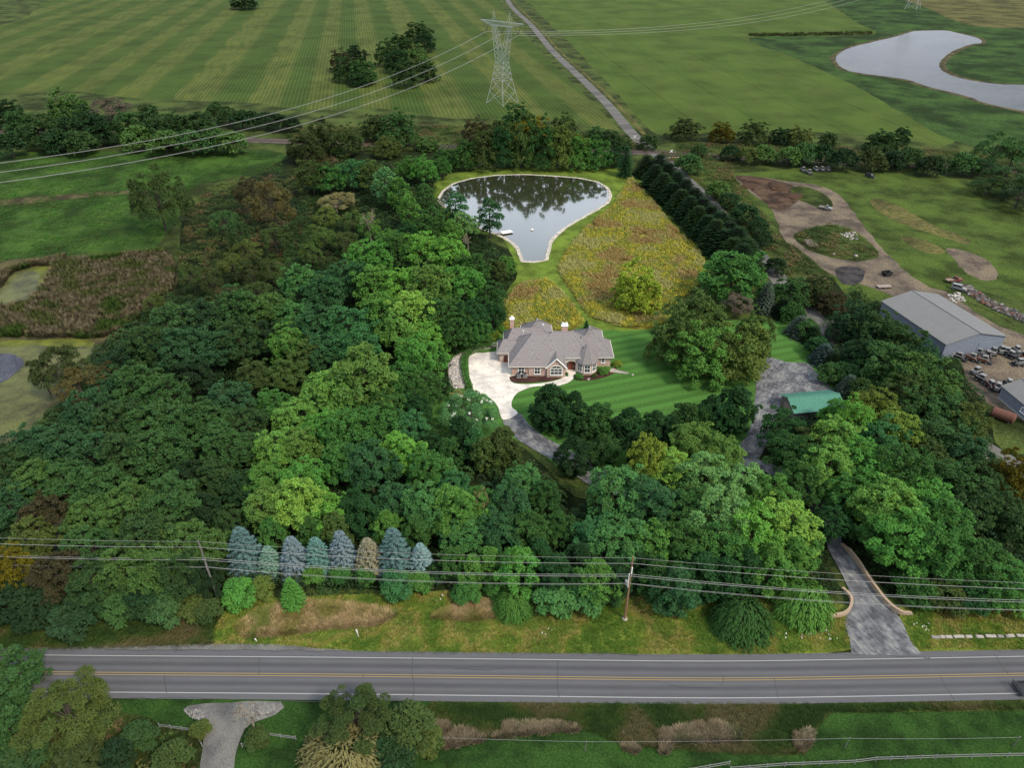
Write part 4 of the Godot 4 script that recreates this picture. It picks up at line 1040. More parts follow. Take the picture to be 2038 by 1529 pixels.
func make_plant(k: String, i: int) -> Array:
	var r := RandomNumberGenerator.new()
	r.seed = k.unicode_at(0) * 100 + i
	var R: float = NOM[k][0]; var H: float = NOM[k][1]
	var lobes := []
	match k:
		"b":
			var n := 170
			var sh := FastNoiseLite.new(); sh.seed = i + 300; sh.frequency = 0.75; sh.fractal_octaves = 3
			for j in n:
				var f := (j + 0.5) / n
				var y := 1.0 - f * 1.52
				var a := j * 2.39996 + r.randf_range(-0.5, 0.5)
				var s := sqrt(maxf(0.0, 1 - y * y))
				var d := Vector3(cos(a) * s, y, sin(a) * s)
				var e := (r.randf_range(0.84, 1.0) if j % 4 else r.randf_range(0.45, 0.72)) * (1.0 + 0.62 * sh.get_noise_3dv(d * 1.7))
				lobes.append([Vector3(d.x * R * e, 8.4 + d.y * 6.0 * e, d.z * R * e), r.randf_range(0.55, 1.12), d])
			return [lobed(r, lobes, 74, 0.62, 0.165, 0.05, 0.8), limbs(r, H, 0.28, lobes, 14)]
		"B":
			var sh := FastNoiseLite.new(); sh.seed = i + 500; sh.frequency = 0.8; sh.fractal_octaves = 3
			for j in 150:
				var y := 1.0 - (j + 0.5) / 150 * 1.18
				var a := j * 2.39996 + r.randf_range(-0.4, 0.4)
				var s := sqrt(maxf(0.0, 1 - y * y))
				var d := Vector3(cos(a) * s, y, sin(a) * s)
				var e := (r.randf_range(0.82, 1.0) if j % 4 else r.randf_range(0.45, 0.7)) * (1.0 + 0.6 * sh.get_noise_3dv(d * 1.6))
				lobes.append([Vector3(d.x * R * e, 2.6 + d.y * 8.6 * e, d.z * R * e), r.randf_range(0.65, 1.2), d])
			return [lobed(r, lobes, 70, 0.65, 0.17, 0.08, 0.85), limbs(r, H, 0.26, lobes, 6)]
		"W":
			for j in 62:
				var y := 1.0 - (j + 0.5) / 62 * 1.35
				var a := j * 2.39996 + r.randf_range(-0.5, 0.5)
				var s := sqrt(maxf(0.0, 1 - y * y))
				var d := Vector3(cos(a) * s, y, sin(a) * s)
				var e := r.randf_range(0.55, 1.02)
				lobes.append([Vector3(d.x * R * e, 4.6 + d.y * 5.6 * e, d.z * R * e), r.randf_range(0.9, 1.7), d])
			return [lobed(r, lobes, 120, 0.6, 0.085, 0.3, 0.9), limbs(r, H, 0.26, lobes, 22)]
		"p":
			for j in 22:
				var f := (j + 0.5) / 22
				var a := j * 2.39996
				var wd := sin(PI * clampf(f * 0.85 + 0.12, 0, 1)) * R * 0.68
				lobes.append([Vector3(cos(a) * wd, 2.5 + f * (H - 3.4), sin(a) * wd), r.randf_range(0.9, 1.45), Vector3(cos(a), 0.3, sin(a))])
			return [lobed(r, lobes, 95, 0.55, 0.17, -0.1, 1.0), limbs(r, H, 0.22, lobes, 8)]
		"h":
			for j in 12:
				var a := j * 2.39996
				var y := 1.0 - (j + 0.5) / 12 * 1.0
				var s := sqrt(maxf(0.0, 1 - y * y))
				var d := Vector3(cos(a) * s, y, sin(a) * s)
				lobes.append([Vector3(d.x * R * 0.66, 1.15 + d.y * 2.3, d.z * R * 0.66), r.randf_range(0.85, 1.3), d])
			return [lobed(r, lobes, 150, 0.5, 0.16, 0.25, 0.85), limbs(r, H, 0.10, lobes, 8)]
		"w":
			for j in 26:
				var f := (j + 0.5) / 26
				var y := 1.0 - f * 1.6
				var a := j * 2.39996 + r.randf()
				var s := sqrt(maxf(0.0, 1 - y * y))
				var d := Vector3(cos(a) * s, y, sin(a) * s)
				var e := r.randf_range(0.5, 0.88)
				lobes.append([Vector3(d.x * R * e, 5.3 + d.y * 4.0 * e, d.z * R * e), r.randf_range(0.7, 1.25), d])
			return [lobed(r, lobes, 150, 0.62, 0.075, 0.45, 0.95), limbs(r, H, 0.2, lobes, 16)]
		"o":
			var sh := FastNoiseLite.new(); sh.seed = i + 70; sh.frequency = 0.9; sh.fractal_octaves = 2
			for j in 120:
				var t := (j + 0.5) / 120
				var a := j * 2.39996 + r.randf_range(-0.4, 0.4)
				var prof := pow(sin(PI * pow(clampf(t * 0.93 + 0.05, 0, 1), 0.82)), 0.8)
				var d := Vector3(cos(a), 0.25 + t * 0.6, sin(a)).normalized()
				var e := (r.randf_range(0.78, 0.98) if j % 4 else 0.5) * (1.0 + 0.7 * sh.get_noise_3d(cos(a), t * 3.0, sin(a)))
				lobes.append([Vector3(cos(a) * prof * R * e, 0.5 + t * (H - 1.0), sin(a) * prof * R * e), r.randf_range(0.38, 0.75), d])
			return [lobed(r, lobes, 150, 0.46, 0.125, 0.05, 1.0), limbs(r, H * 0.8, 0.16, [], 0)]
		"s", "c":
			var L := Leaves.new(); L.r = r
			var tr := MB.new()
			tr.bar(Vector3(0, -0.2, 0), Vector3(0, H, 0), 0.17, 0.02, 6, false)
			var lv := 21 if k == "s" else 24
			for q in lv:
				var f := q / float(lv)
				var y := 0.35 + f * (H - 0.8)
				var len_ := R * pow(1.0 - f, 0.74 if k == "s" else 0.72) + 0.12
				var nb := int(lerpf(15, 6, f))
				for b in nb:
					var a := TAU * (b + 0.5 * (q % 2) + r.randf_range(-0.25, 0.25)) / nb
					var ln := len_ * r.randf_range(0.82, 1.1)
					var tilt := lerpf(-0.22, 0.45, f)
					var d := Vector3(cos(a), tilt, sin(a)).normalized()
					var lum := r.randf_range(0.78, 1.22)
					var segs := maxi(2, int(ln / 0.32))
					for j in segs:
						var g := (j + 0.7) / segs
						var at := Vector3(0, y, 0) + d * ln * g + Vector3(0, 0.16 * g * g, 0)
						for sd in [-1.0, 0.0, 1.0]:
							if sd == 0.0 and j < segs - 1 and j % 2: continue
							var side: Vector3 = Vector3(-d.z, 0, d.x) * sd * (0.9 if k == "s" else 0.7)
							var dir: Vector3 = (d + side + Vector3(0, -0.12 if k == "s" else 0.25, 0)).normalized()
							var k2 := lum * r.randf_range(0.68, 1.32) * (0.86 + 0.22 * g)
							L.spray(at + dir * 0.16, dir, (Vector3.UP + L.ball() * 0.35).normalized(), 0.54 * r.randf_range(0.8, 1.3), 0.13, (Vector3(cos(a), 0.5, sin(a))).normalized(), Color(k2, k2, k2))
			return [L.commit(), tr.commit()]
		"f":
			var L := Leaves.new(); L.r = r
			var tr := MB.new()
			for b in 340:
				var a := r.randf() * TAU
				var el := asin(r.randf_range(0.05, 1.0))
				var d := Vector3(cos(a) * cos(el), sin(el), sin(a) * cos(el))
				var p := Vector3(0, 0.8, 0)
				var reach := r.randf_range(0.75, 1.0)
				var lum := r.randf_range(0.75, 1.25)
				var tip := p + Vector3(d.x * R * 0.72, d.y * H * 0.68, d.z * R * 0.72) * reach
				if b % 8 == 0: tr.bar(Vector3(0, 0, 0), tip, 0.06, 0.02, 4, false)
				for j in 15:
					var g := (j + 1) / 15.0
					var at := tip + Vector3(cos(a), 0, sin(a)) * g * 1.5 * (0.4 + cos(el)) - Vector3(0, g * g * 1.7, 0) + L.ball() * 0.34
					var dir := (Vector3(cos(a), -0.5 - g, sin(a)) + L.ball() * 0.6).normalized()
					var k2 := lum * r.randf_range(0.8, 1.2)
					L.spray(at, dir, (Vector3.UP + d + L.ball() * 0.3).normalized(), 0.7, 0.10, d, Color(k2 * 1.03, k2, k2 * 0.95))
			return [L.commit(), tr.commit()]
		_:
			var L := Leaves.new(); L.r = r
			var tr := MB.new()
			tr.bar(Vector3(0, -0.2, 0), Vector3(0.1, H * 0.22, 0), 0.22, 0.17, 7, false)
			twig(tr, L, Vector3(0.1, H * 0.22, 0), Vector3(0.1, 1, 0.05).normalized(), H * 0.26, 0.16, 4, r)
			return [L.commit(), tr.commit()]

func twig(m: MB, L: Leaves, at: Vector3, d: Vector3, l: float, rad: float, depth: int, r: RandomNumberGenerator):
	var e := at + d * l
	m.bar(at, e, rad, rad * 0.6, 5, false)
	if depth == 0:
		if r.randf() < 0.35: L.spray(e, d, Vector3.UP, 0.35, 0.1, Vector3.UP, Color(0.9, 0.9, 0.7))
		return
	for i in 3 + (1 if depth > 2 else 0):
		twig(m, L, at.lerp(e, r.randf_range(0.55, 1.0)), (d + L.ball() * 0.75 + Vector3(0, 0.15, 0)).normalized(), l * r.randf_range(0.6, 0.85), rad * 0.58, depth - 1, r)

var plants := {}
func trees():
	var count := 0
	for row in tree_rows():
		var k: String = row[0]
		for t in row[2]:
			var i: int = count * 7 % VARIANTS[k]
			count += 1
			var key := "%s%d" % [k, i]
			if not plants.has(key): plants[key] = make_plant(k, i)
			var o := thing(KINDNAME[k][0], t[0], KINDNAME[k][1], Vector3(t[2], 0.05, t[3]), rng.randf() * TAU, row[1])
			var s: float = t[4] / NOM[k][0]
			var sc := Vector3(s * rng.randf_range(0.94, 1.06), t[5] / NOM[k][1] * rng.randf_range(0.92, 1.08), s * rng.randf_range(0.94, 1.06))
			mi("crown", plants[key][0], mats["leaf_%s%d" % [t[1], [0, 2, 1, 1, 2, 0, 1][(count * 5 + i) % 7]]], o).scale = sc
			if "blossom" in t[0] and k == "W":
				var L := Leaves.new(); L.r = rng
				for q in 26:
					var d := L.ball(); d.y = absf(d.y) * 0.8
					var c := Vector3(d.x * 7.2, 5.2 + d.y * 6.4, d.z * 7.2)
					for e in 9: L.spray(c + L.ball() * 0.35, L.ball(), (Vector3.UP + d).normalized(), 0.4, 0.14, d, Color.WHITE)
				mi("blossom", L.commit(), mats.leaf_blossom, o).scale = sc
			mi("trunk", plants[key][1], mats.bark_pale if k == "d" or t[1] == "tan" else mats.bark, o).scale = sc

func tree_rows() -> Array:
	return [
		["b","trees of the grove beside the pond",[["olive-green tree, leftmost in the back row of the grove left of the pond","olive",-83.2,-294.1,6.4,14.7],
			["mid-green tree, second-from-left in the back row of the grove left of the pond","mid",-76.1,-294.3,6.0,13.7],
			["bluish-green tree, third-from-left in the back row of the grove left of the pond","teal",-67.4,-298.9,6.4,14.7],
			["olive-green tree, fourth-from-left in the back row of the grove left of the pond","olive",-59.1,-296.5,5.9,13.6],
			["bright-green tree, third-from-right in the back row of the grove left of the pond","bright",-45.6,-312.6,4.9,11.4],
			["bright-green tree, second-from-right in the back row of the grove left of the pond","bright",-38.4,-307.2,5.3,12.1],
			["mid-green tree, rightmost in the back row of the grove left of the pond","mid",-31.1,-316.9,4.2,9.6]]],
		["p","trees of the grove beside the pond",[["pale-green upright tree, leftmost at the middle of the grove left of the pond","pale",-50.3,-279.4,5.5,17.0],
			["bright-green upright tree, second-from-left at the middle of the grove left of the pond","bright",-44.1,-273.1,4.9,16.0],
			["mid-green upright tree, third-from-left at the middle of the grove left of the pond","mid",-38.0,-254.9,4.6,15.0],
			["mid-green upright tree, second-from-right at the middle of the grove left of the pond","mid",-34.4,-273.8,4.1,13.0],
			["bluish-green upright tree, rightmost at the middle of the grove left of the pond","teal",-21.2,-262.2,4.3,12.0]]],
		["w","scrub trees left of the pond",[["olive-green fine-leaved tree, second-from-left on the scrubby ground left of the pond grove","olive",-66.7,-233.5,5.5,11.6],
			["olive-green fine-leaved tree, leftmost on the scrubby ground left of the pond grove","olive",-67.0,-221.0,4.6,9.6],
			["olive-green fine-leaved tree, third-from-right on the scrubby ground left of the pond grove","olive",-56.6,-229.6,5.0,10.6],
			["mid-green fine-leaved tree, rightmost on the scrubby ground left of the pond grove","mid",-51.3,-244.0,4.9,10.3],
			["olive-green fine-leaved tree, third-from-left on the scrubby ground left of the pond grove","olive",-69.2,-255.7,4.8,10.0],
			["olive-green fine-leaved tree, second-from-right on the scrubby ground left of the pond grove","olive",-58.7,-249.7,5.0,10.6]]],
		["b","trees on the near pond bank",[["mid-green tree, leftmost at the near-left bank of the pond","mid",-41.9,-229.5,4.4,10.1],
			["dark-green tree, second-from-left at the near-left bank of the pond","dark",-36.4,-236.5,4.5,10.4],
			["mid-green tree, third-from-left at the near-left bank of the pond","mid",-28.6,-240.4,5.5,12.7],
			["mid-green tree, second-from-right at the near-left bank of the pond","mid",-22.0,-239.7,4.5,10.4],
			["pale-green tree, rightmost at the near-left bank of the pond","pale",-17.1,-246.7,4.6,10.6]]],
		["b","trees of the big woods behind the house",[["bright-green tree, leftmost along the far edge of the big woods below the pond","bright",-45.2,-210.3,6.4,14.8],
			["mid-green tree, second-from-left along the far edge of the big woods below the pond","mid",-37.4,-216.9,6.0,13.7],
			["bright-green tree, third-from-left along the far edge of the big woods below the pond","bright",-28.8,-216.4,6.2,14.3],
			["bright-green tree, fourth-from-left along the far edge of the big woods below the pond","bright",-20.1,-210.5,6.0,13.9],
			["mid-green tree, third-from-right along the far edge of the big woods below the pond","mid",-12.4,-205.3,5.4,12.3],
			["olive-green tree, second-from-right along the far edge of the big woods below the pond","olive",-5.4,-208.4,3.7,8.6],
			["mid-green tree, rightmost along the far edge of the big woods below the pond","mid",-1.8,-213.2,2.9,8.0]]],
		["b","trees of the big woods behind the house",[["bluish-green tree, leftmost in the second rank of the big woods below the pond","teal",-63.3,-192.9,5.6,12.8],
			["bluish-green tree, second-from-left in the second rank of the big woods below the pond","teal",-54.3,-185.9,5.6,12.9],
			["bluish-green tree, third-from-left in the second rank of the big woods below the pond","teal",-48.8,-195.3,6.1,14.0],
			["mid-green tree, fourth-from-left in the second rank of the big woods below the pond","mid",-40.3,-190.0,6.4,14.8],
			["bright-green tree, fourth-from-right in the second rank of the big woods below the pond","bright",-32.4,-190.9,6.2,14.2],
			["yellowish-green tree, third-from-right in the second rank of the big woods below the pond","light",-22.8,-187.0,6.8,15.6],
			["bright-green tree, second-from-right in the second rank of the big woods below the pond","bright",-14.6,-189.5,6.1,13.9],
			["dark-green tree, rightmost in the second rank of the big woods below the pond","dark",-7.2,-187.3,4.7,10.8]]],
		["b","trees of the big woods behind the house",[["bluish-green tree, leftmost in the third rank of the big woods below the pond","teal",-62.0,-175.6,4.9,11.4],
			["bluish-green tree, second-from-left in the third rank of the big woods below the pond","teal",-52.3,-166.9,5.9,13.6],
			["bluish-green tree, third-from-left in the third rank of the big woods below the pond","teal",-43.1,-165.7,6.3,14.5],
			["mid-green tree, fourth-from-left in the third rank of the big woods below the pond","mid",-35.6,-172.7,5.7,13.1],
			["yellowish-green tree, fourth-from-right in the third rank of the big woods below the pond","light",-27.0,-170.7,6.3,14.6],
			["mid-green tree, third-from-right in the third rank of the big woods below the pond","mid",-19.0,-172.2,5.9,13.5],
			["dark-green tree, second-from-right in the third rank of the big woods below the pond","dark",-12.2,-171.5,5.1,11.8],
			["dark-green tree, rightmost in the third rank of the big woods below the pond","dark",-5.5,-178.2,3.5,9.0]]],
		["b","trees of the big woods behind the house",[["mid-green tree, leftmost in the near rank of the big woods left of the house","mid",-58.4,-159.2,4.8,11.1],
			["bluish-green tree, second-from-left in the near rank of the big woods left of the house","teal",-47.7,-155.3,5.1,11.8],
			["bluish-green tree, third-from-left in the near rank of the big woods left of the house","teal",-38.6,-154.8,5.5,12.7],
			["yellowish-green tree, fourth-from-left in the near rank of the big woods left of the house","light",-29.8,-164.7,5.3,12.1],
			["bright-green tree, third-from-right in the near rank of the big woods left of the house","bright",-22.5,-164.7,4.8,11.0],
			["mid-green tree, second-from-right in the near rank of the big woods left of the house","mid",-15.3,-166.7,4.6,10.5],
			["mid-green tree, rightmost in the near rank of the big woods left of the house","mid",-9.4,-168.6,3.6,9.0]]],
		["b","trees of the woods beside the drive",[["olive-green tree, leftmost in the woods beside the rock strip and the concrete drive","olive",-55.8,-146.5,4.1,9.5],
			["olive-green tree, second-from-left in the woods beside the rock strip and the concrete drive","olive",-51.7,-154.0,4.5,10.2],
			["yellowish-green tree, fourth-from-left in the woods beside the rock strip and the concrete drive","light",-34.0,-137.4,7.3,16.8],
			["yellowish-green tree, third-from-left in the woods beside the rock strip and the concrete drive","light",-41.2,-136.1,6.1,14.1],
			["bright-green tree, second-from-right in the woods beside the rock strip and the concrete drive","bright",-22.9,-150.4,5.8,13.3],
			["mid-green tree, third-from-right in the woods beside the rock strip and the concrete drive","mid",-26.1,-140.6,4.7,10.8],
			["mid-green tree, rightmost in the woods beside the rock strip and the concrete drive","mid",-21.5,-139.2,4.2,9.7]]],
		["b","trees of the woods beside the drive",[["mid-green tree, leftmost in the second rank of woods below the rock strip","mid",-55.5,-134.2,3.9,9.0],
			["yellowish-green tree, second-from-left in the second rank of woods below the rock strip","light",-48.1,-128.7,4.6,10.5],
			["yellowish-green tree, third-from-right in the second rank of woods below the rock strip","light",-37.8,-133.7,4.8,11.1],
			["mid-green tree, second-from-right in the second rank of woods below the rock strip","mid",-28.9,-131.3,4.7,10.8],
			["dark-green tree, rightmost in the second rank of woods below the rock strip","dark",-21.8,-132.1,3.1,10.0],
			["bright-green tree, third-from-left in the second rank of woods below the rock strip","bright",-41.4,-123.5,4.4,10.1]]],
		["b","trees of the woods beside the drive",[["yellowish-green tree, leftmost in the third rank of woods left of the blossom tree","light",-49.8,-116.6,4.3,10.0],
			["yellowish-green tree, second-from-left in the third rank of woods left of the blossom tree","light",-44.6,-118.3,3.9,9.1],
			["mid-green tree, third-from-left in the third rank of woods left of the blossom tree","mid",-34.3,-121.6,5.3,12.1],
			["mid-green tree, third-from-right in the third rank of woods left of the blossom tree","mid",-28.3,-122.8,4.7,10.8],
			["bluish-green tree, second-from-right in the third rank of woods left of the blossom tree","teal",-22.6,-123.7,4.3,9.9],
			["dark-green tree, rightmost in the third rank of woods left of the blossom tree","dark",-17.8,-120.8,3.1,7.1]]],
		["b","trees of the woods beside the drive",[["mid-green tree, leftmost in the fourth rank of woods, above the spruce row","mid",-49.6,-108.1,3.8,8.7],
			["bright-green tree, second-from-left in the fourth rank of woods, above the spruce row","bright",-41.9,-107.5,4.1,9.4],
			["mid-green tree, third-from-left in the fourth rank of woods, above the spruce row","mid",-34.8,-112.5,4.3,9.9],
			["bluish-green tree, fourth-from-left in the fourth rank of woods, above the spruce row","teal",-28.7,-110.5,5.0,11.4],
			["bright-green tree, third-from-right in the fourth rank of woods, above the spruce row","bright",-22.8,-115.0,4.3,9.9],
			["mid-green tree, second-from-right in the fourth rank of woods, above the spruce row","mid",-17.3,-111.1,3.9,8.9],
			["bluish-green tree, rightmost in the fourth rank of woods, above the spruce row","teal",-12.0,-107.6,3.2,7.5]]],
		["b","trees of the woods beside the drive",[["yellowish-green tree, leftmost in the fifth rank of woods, above the spruce row","light",-46.5,-99.5,4.2,9.6],
			["yellowish-green tree, second-from-left in the fifth rank of woods, above the spruce row","light",-40.7,-99.4,4.6,10.6],
			["bright-green tree, third-from-left in the fifth rank of woods, above the spruce row","bright",-35.1,-99.3,3.9,8.9],
			["dark-green tree, fourth-from-left in the fifth rank of woods, above the spruce row","dark",-29.9,-99.9,3.1,10.0],
			["bluish-green tree, third-from-right in the fifth rank of woods, above the spruce row","teal",-23.0,-102.4,3.7,8.5],
			["bluish-green tree, second-from-right in the fifth rank of woods, above the spruce row","teal",-16.0,-99.0,4.5,10.2],
			["mid-green tree, rightmost in the fifth rank of woods, above the spruce row","mid",-10.2,-97.8,4.7,10.9]]],
		["b","trees below the left driveway",[["mid-green tree, second-from-left below the end of the left driveway","mid",-5.7,-101.4,3.5,8.0],
			["bluish-green tree, fourth-from-left below the end of the left driveway","teal",-1.0,-100.0,4.3,9.8],
			["bluish-green tree, fourth-from-right below the end of the left driveway","teal",2.1,-107.7,3.6,8.2],
			["dark-green tree, second-from-right below the end of the left driveway","dark",6.2,-104.3,3.0,7.0],
			["mid-green tree, third-from-right below the end of the left driveway","mid",3.6,-94.3,3.7,8.4],
			["bluish-green tree, third-from-left below the end of the left driveway","teal",-2.7,-93.7,3.7,8.4],
			["bluish-green tree, leftmost below the end of the left driveway","teal",-8.6,-93.3,3.5,8.0],
			["dark-green tree, rightmost below the end of the left driveway","dark",8.5,-96.0,3.1,7.0]]],
		["o","small trees by the left driveway",[["dark-green oval tree, second-from-left between the left driveway and the blossom tree","dark",-13.5,-118.2,2.8,8.4],
			["dark-green oval tree, third-from-left between the left driveway and the blossom tree","dark",-11.1,-122.8,3.3,9.9],
			["bluish-green oval tree, third-from-right between the left driveway and the blossom tree","teal",-8.1,-121.1,2.6,7.9],
			["olive-green oval tree, second-from-right between the left driveway and the blossom tree","olive",-5.8,-117.4,2.8,8.4],
			["olive-green oval tree, rightmost between the left driveway and the blossom tree","olive",-2.0,-119.1,3.2,9.7],
			["bluish-green oval tree, leftmost between the left driveway and the blossom tree","teal",-13.4,-112.5,2.3,6.9]]],
		["W","",[["pale-green fine-leaved tree beside the concrete drive, dotted with white blossom","pale",-9.7,-132.4,6.7,9.0]]],
		["w","",[["pale yellowish fine-leaved tree just above the yard hedge of the concrete drive","tan",-13.0,-141.8,2.4,4.0]]],
		["o","young trees above the spruce row",[["dark-green oval tree, third-from-right low in the woods just above the blue spruces","dark",-27.6,-97.7,3.2,9.5],
			["olive-green oval tree, third-from-left low in the woods just above the blue spruces","olive",-32.8,-95.9,2.8,8.3],
			["mid-green oval tree, second-from-left low in the woods just above the blue spruces","mid",-37.4,-95.2,2.4,7.2],
			["mid-green oval tree, second-from-right low in the woods just above the blue spruces","mid",-23.5,-96.3,2.5,7.6],
			["mid-green oval tree, rightmost low in the woods just above the blue spruces","mid",-17.6,-94.8,2.7,8.1],
			["mid-green oval tree, leftmost low in the woods just above the blue spruces","mid",-44.4,-95.1,2.6,7.8]]],
		["w","",[["pale yellowish fine-leaved tree standing out pale above the trees right of the spruces","tan",-5.8,-99.6,1.6,12.0]]],
		["s","blue spruces along the road",[["blue-green blue spruce, leftmost in the roadside row of blue spruces","bluegreen",-48.1,-89.9,3.4,10.6],
			["blue-green blue spruce, second-from-left in the roadside row of blue spruces","bluegreen",-43.6,-89.1,2.6,7.0],
			["silvery blue blue spruce, third-from-left in the roadside row of blue spruces","blue",-39.0,-89.0,3.0,9.4],
			["blue-green blue spruce, fourth-from-left in the roadside row of blue spruces","bluegreen",-34.9,-89.3,2.8,8.8],
			["silvery blue blue spruce, fourth-from-right in the roadside row of blue spruces","blue",-30.5,-89.9,2.9,9.0],
			["brown-tinged blue blue spruce, third-from-right in the roadside row of blue spruces","bluebrown",-25.6,-89.2,2.9,8.5],
			["blue-green blue spruce, second-from-right in the roadside row of blue spruces","bluegreen",-20.9,-89.0,3.4,11.0],
			["silvery blue blue spruce, rightmost in the roadside row of blue spruces","blue",-16.3,-88.9,2.5,7.0]]],
		["h","shrubs under the blue spruces",[["bright-green shrub, leftmost in the understory at the foot of the blue spruces","bright",-46.9,-82.3,3.3,5.1],
			["olive-green shrub, second-from-left in the understory at the foot of the blue spruces","olive",-43.8,-83.7,2.5,3.9],
			["mid-green shrub, third-from-left in the understory at the foot of the blue spruces","mid",-35.4,-87.1,2.1,3.3],
			["mid-green shrub, fourth-from-left in the understory at the foot of the blue spruces","mid",-30.5,-87.2,2.1,3.3],
			["mid-green shrub, fourth-from-right in the understory at the foot of the blue spruces","mid",-26.1,-86.8,2.1,3.2],
			["bluish-green shrub, third-from-right in the understory at the foot of the blue spruces","teal",-20.0,-84.4,3.1,4.9],
			["bright-green shrub, second-from-right in the understory at the foot of the blue spruces","bright",-16.3,-85.0,2.6,4.0],
			["dark-green shrub, rightmost in the understory at the foot of the blue spruces","dark",-13.6,-87.3,2.2,3.5]]],
		["c","",[["bright-green conifer alone in the roadside grass left of the pole","bright",-37.6,-81.4,2.2,6.5]]],
		["o","roadside belt left of the pole",[["mid-green oval tree, leftmost in the roadside evergreen belt left of the utility pole","mid",-10.6,-87.8,2.4,7.2],
			["mid-green oval tree, second-from-left in the roadside evergreen belt left of the utility pole","mid",-7.1,-85.8,2.4,7.1],
			["mid-green oval tree, third-from-left in the roadside evergreen belt left of the utility pole","mid",-3.9,-87.3,2.4,7.2],
			["bright-green oval tree, fourth-from-left in the roadside evergreen belt left of the utility pole","bright",1.0,-84.4,3.2,9.7],
			["dark-green oval tree, fifth-from-left in the roadside evergreen belt left of the utility pole","dark",5.0,-88.5,2.8,8.3],
			["dark-green oval tree, fourth-from-right in the roadside evergreen belt left of the utility pole","dark",7.7,-83.8,3.2,9.7],
			["dark-green oval tree, third-from-right in the roadside evergreen belt left of the utility pole","dark",12.1,-87.1,2.9,8.8],
			["mid-green oval tree, second-from-right in the roadside evergreen belt left of the utility pole","mid",14.2,-82.2,3.2,9.7],
			["dark-green oval tree, rightmost in the roadside evergreen belt left of the utility pole","dark",17.6,-83.7,2.9,8.7]]],
		["h","bushes at the edge of the belt",[["bluish-green shrub, third-from-left in the near edge of the belt left of the utility pole","teal",7.4,-80.9,3.8,5.8],
			["bluish-green shrub, second-from-right in the near edge of the belt left of the utility pole","teal",12.1,-81.4,3.6,5.6],
			["dark-green shrub, rightmost in the near edge of the belt left of the utility pole","dark",16.6,-82.6,2.6,4.0],
			["mid-green shrub, leftmost in the near edge of the belt left of the utility pole","mid",-7.8,-83.1,2.6,4.0],
			["mid-green shrub, second-from-left in the near edge of the belt left of the utility pole","mid",-3.0,-84.0,2.0,3.1]]],
		["f","drooping shrubs on the verge",[["bright-green drooping shrub, leftmost spilling onto the mown verge","bright",0.1,-80.7,3.6,5.4],
			["dark-green drooping shrub, second-from-left spilling onto the mown verge","dark",38.4,-77.5,4.9,7.4],
			["mid-green drooping shrub, rightmost spilling onto the mown verge","mid",49.7,-80.9,5.3,8.0]]],
		["o","roadside belt right of the pole",[["dark-green oval tree, leftmost in the roadside belt between the pole and the entrance","dark",22.1,-86.1,2.8,8.3],
			["dark-green oval tree, second-from-left in the roadside belt between the pole and the entrance","dark",24.7,-83.4,3.1,9.3],
			["bluish-green oval tree, third-from-left in the roadside belt between the pole and the entrance","teal",27.6,-80.8,3.4,10.3],
			["dark-green oval tree, fourth-from-left in the roadside belt between the pole and the entrance","dark",32.5,-83.7,3.3,10.0],
			["dark-green oval tree, fourth-from-right in the roadside belt between the pole and the entrance","dark",36.2,-83.1,3.3,10.0],
			["dark-green oval tree, third-from-right in the roadside belt between the pole and the entrance","dark",40.3,-85.2,3.0,9.1],
			["mid-green oval tree, second-from-right in the roadside belt between the pole and the entrance","mid",44.6,-85.2,3.4,10.3],
			["mid-green oval tree, rightmost in the roadside belt between the pole and the entrance","mid",49.2,-87.1,3.3,9.9]]],
		["b","big trees inside the drive loop",[["yellow-green tree, leftmost in the back rank of the big trees inside the drive loop","yellow",27.5,-111.5,3.3,13.0],
			["yellowish-green tree, second-from-left in the back rank of the big trees inside the drive loop","light",32.2,-111.0,4.3,9.8],
			["yellowish-green tree, third-from-left in the back rank of the big trees inside the drive loop","light",38.5,-120.1,4.3,9.9],
			["yellowish-green tree, rightmost in the back rank of the big trees inside the drive loop","light",43.9,-115.1,4.3,9.8],
			["pale-green tree, second-from-right in the back rank of the big trees inside the drive loop","pale",38.1,-106.4,5.1,11.7]]],
		["b","big trees inside the drive loop",[["bluish-green tree, leftmost in the middle rank of the big trees inside the drive loop","teal",20.7,-102.3,5.7,13.2],
			["bluish-green tree, second-from-left in the middle rank of the big trees inside the drive loop","teal",26.4,-98.5,5.2,11.9],
			["mid-green tree, third-from-left in the middle rank of the big trees inside the drive loop","mid",33.0,-97.9,4.7,10.8],
			["pale-green tree, third-from-right in the middle rank of the big trees inside the drive loop","pale",37.5,-94.3,5.6,13.0],
			["pale-green tree, second-from-right in the middle rank of the big trees inside the drive loop","pale",44.7,-103.5,5.1,11.7],
			["bright-green tree, rightmost in the middle rank of the big trees inside the drive loop","bright",48.7,-100.7,5.1,11.7]]],
		["b","big trees inside the drive loop",[["bluish-green tree, leftmost in the near rank of the big trees left of the entrance","teal",15.2,-92.8,3.8,8.8],
			["bluish-green tree, second-from-left in the near rank of the big trees left of the entrance","teal",19.8,-90.4,4.6,10.6],
			["mid-green tree, third-from-left in the near rank of the big trees left of the entrance","mid",25.6,-90.0,4.5,10.3],
			["mid-green tree, fourth-from-left in the near rank of the big trees left of the entrance","mid",30.7,-89.1,4.6,10.7],
			["mid-green tree, fifth-from-left in the near rank of the big trees left of the entrance","mid",36.4,-88.1,4.5,10.3],
			["bright-green tree, fourth-from-right in the near rank of the big trees left of the entrance","bright",43.0,-90.8,5.1,11.8],
			["yellowish-green tree, third-from-right in the near rank of the big trees left of the entrance","light",48.9,-92.8,5.4,12.4],
			["bright-green tree, second-from-right in the near rank of the big trees left of the entrance","bright",51.3,-89.7,3.8,8.8],
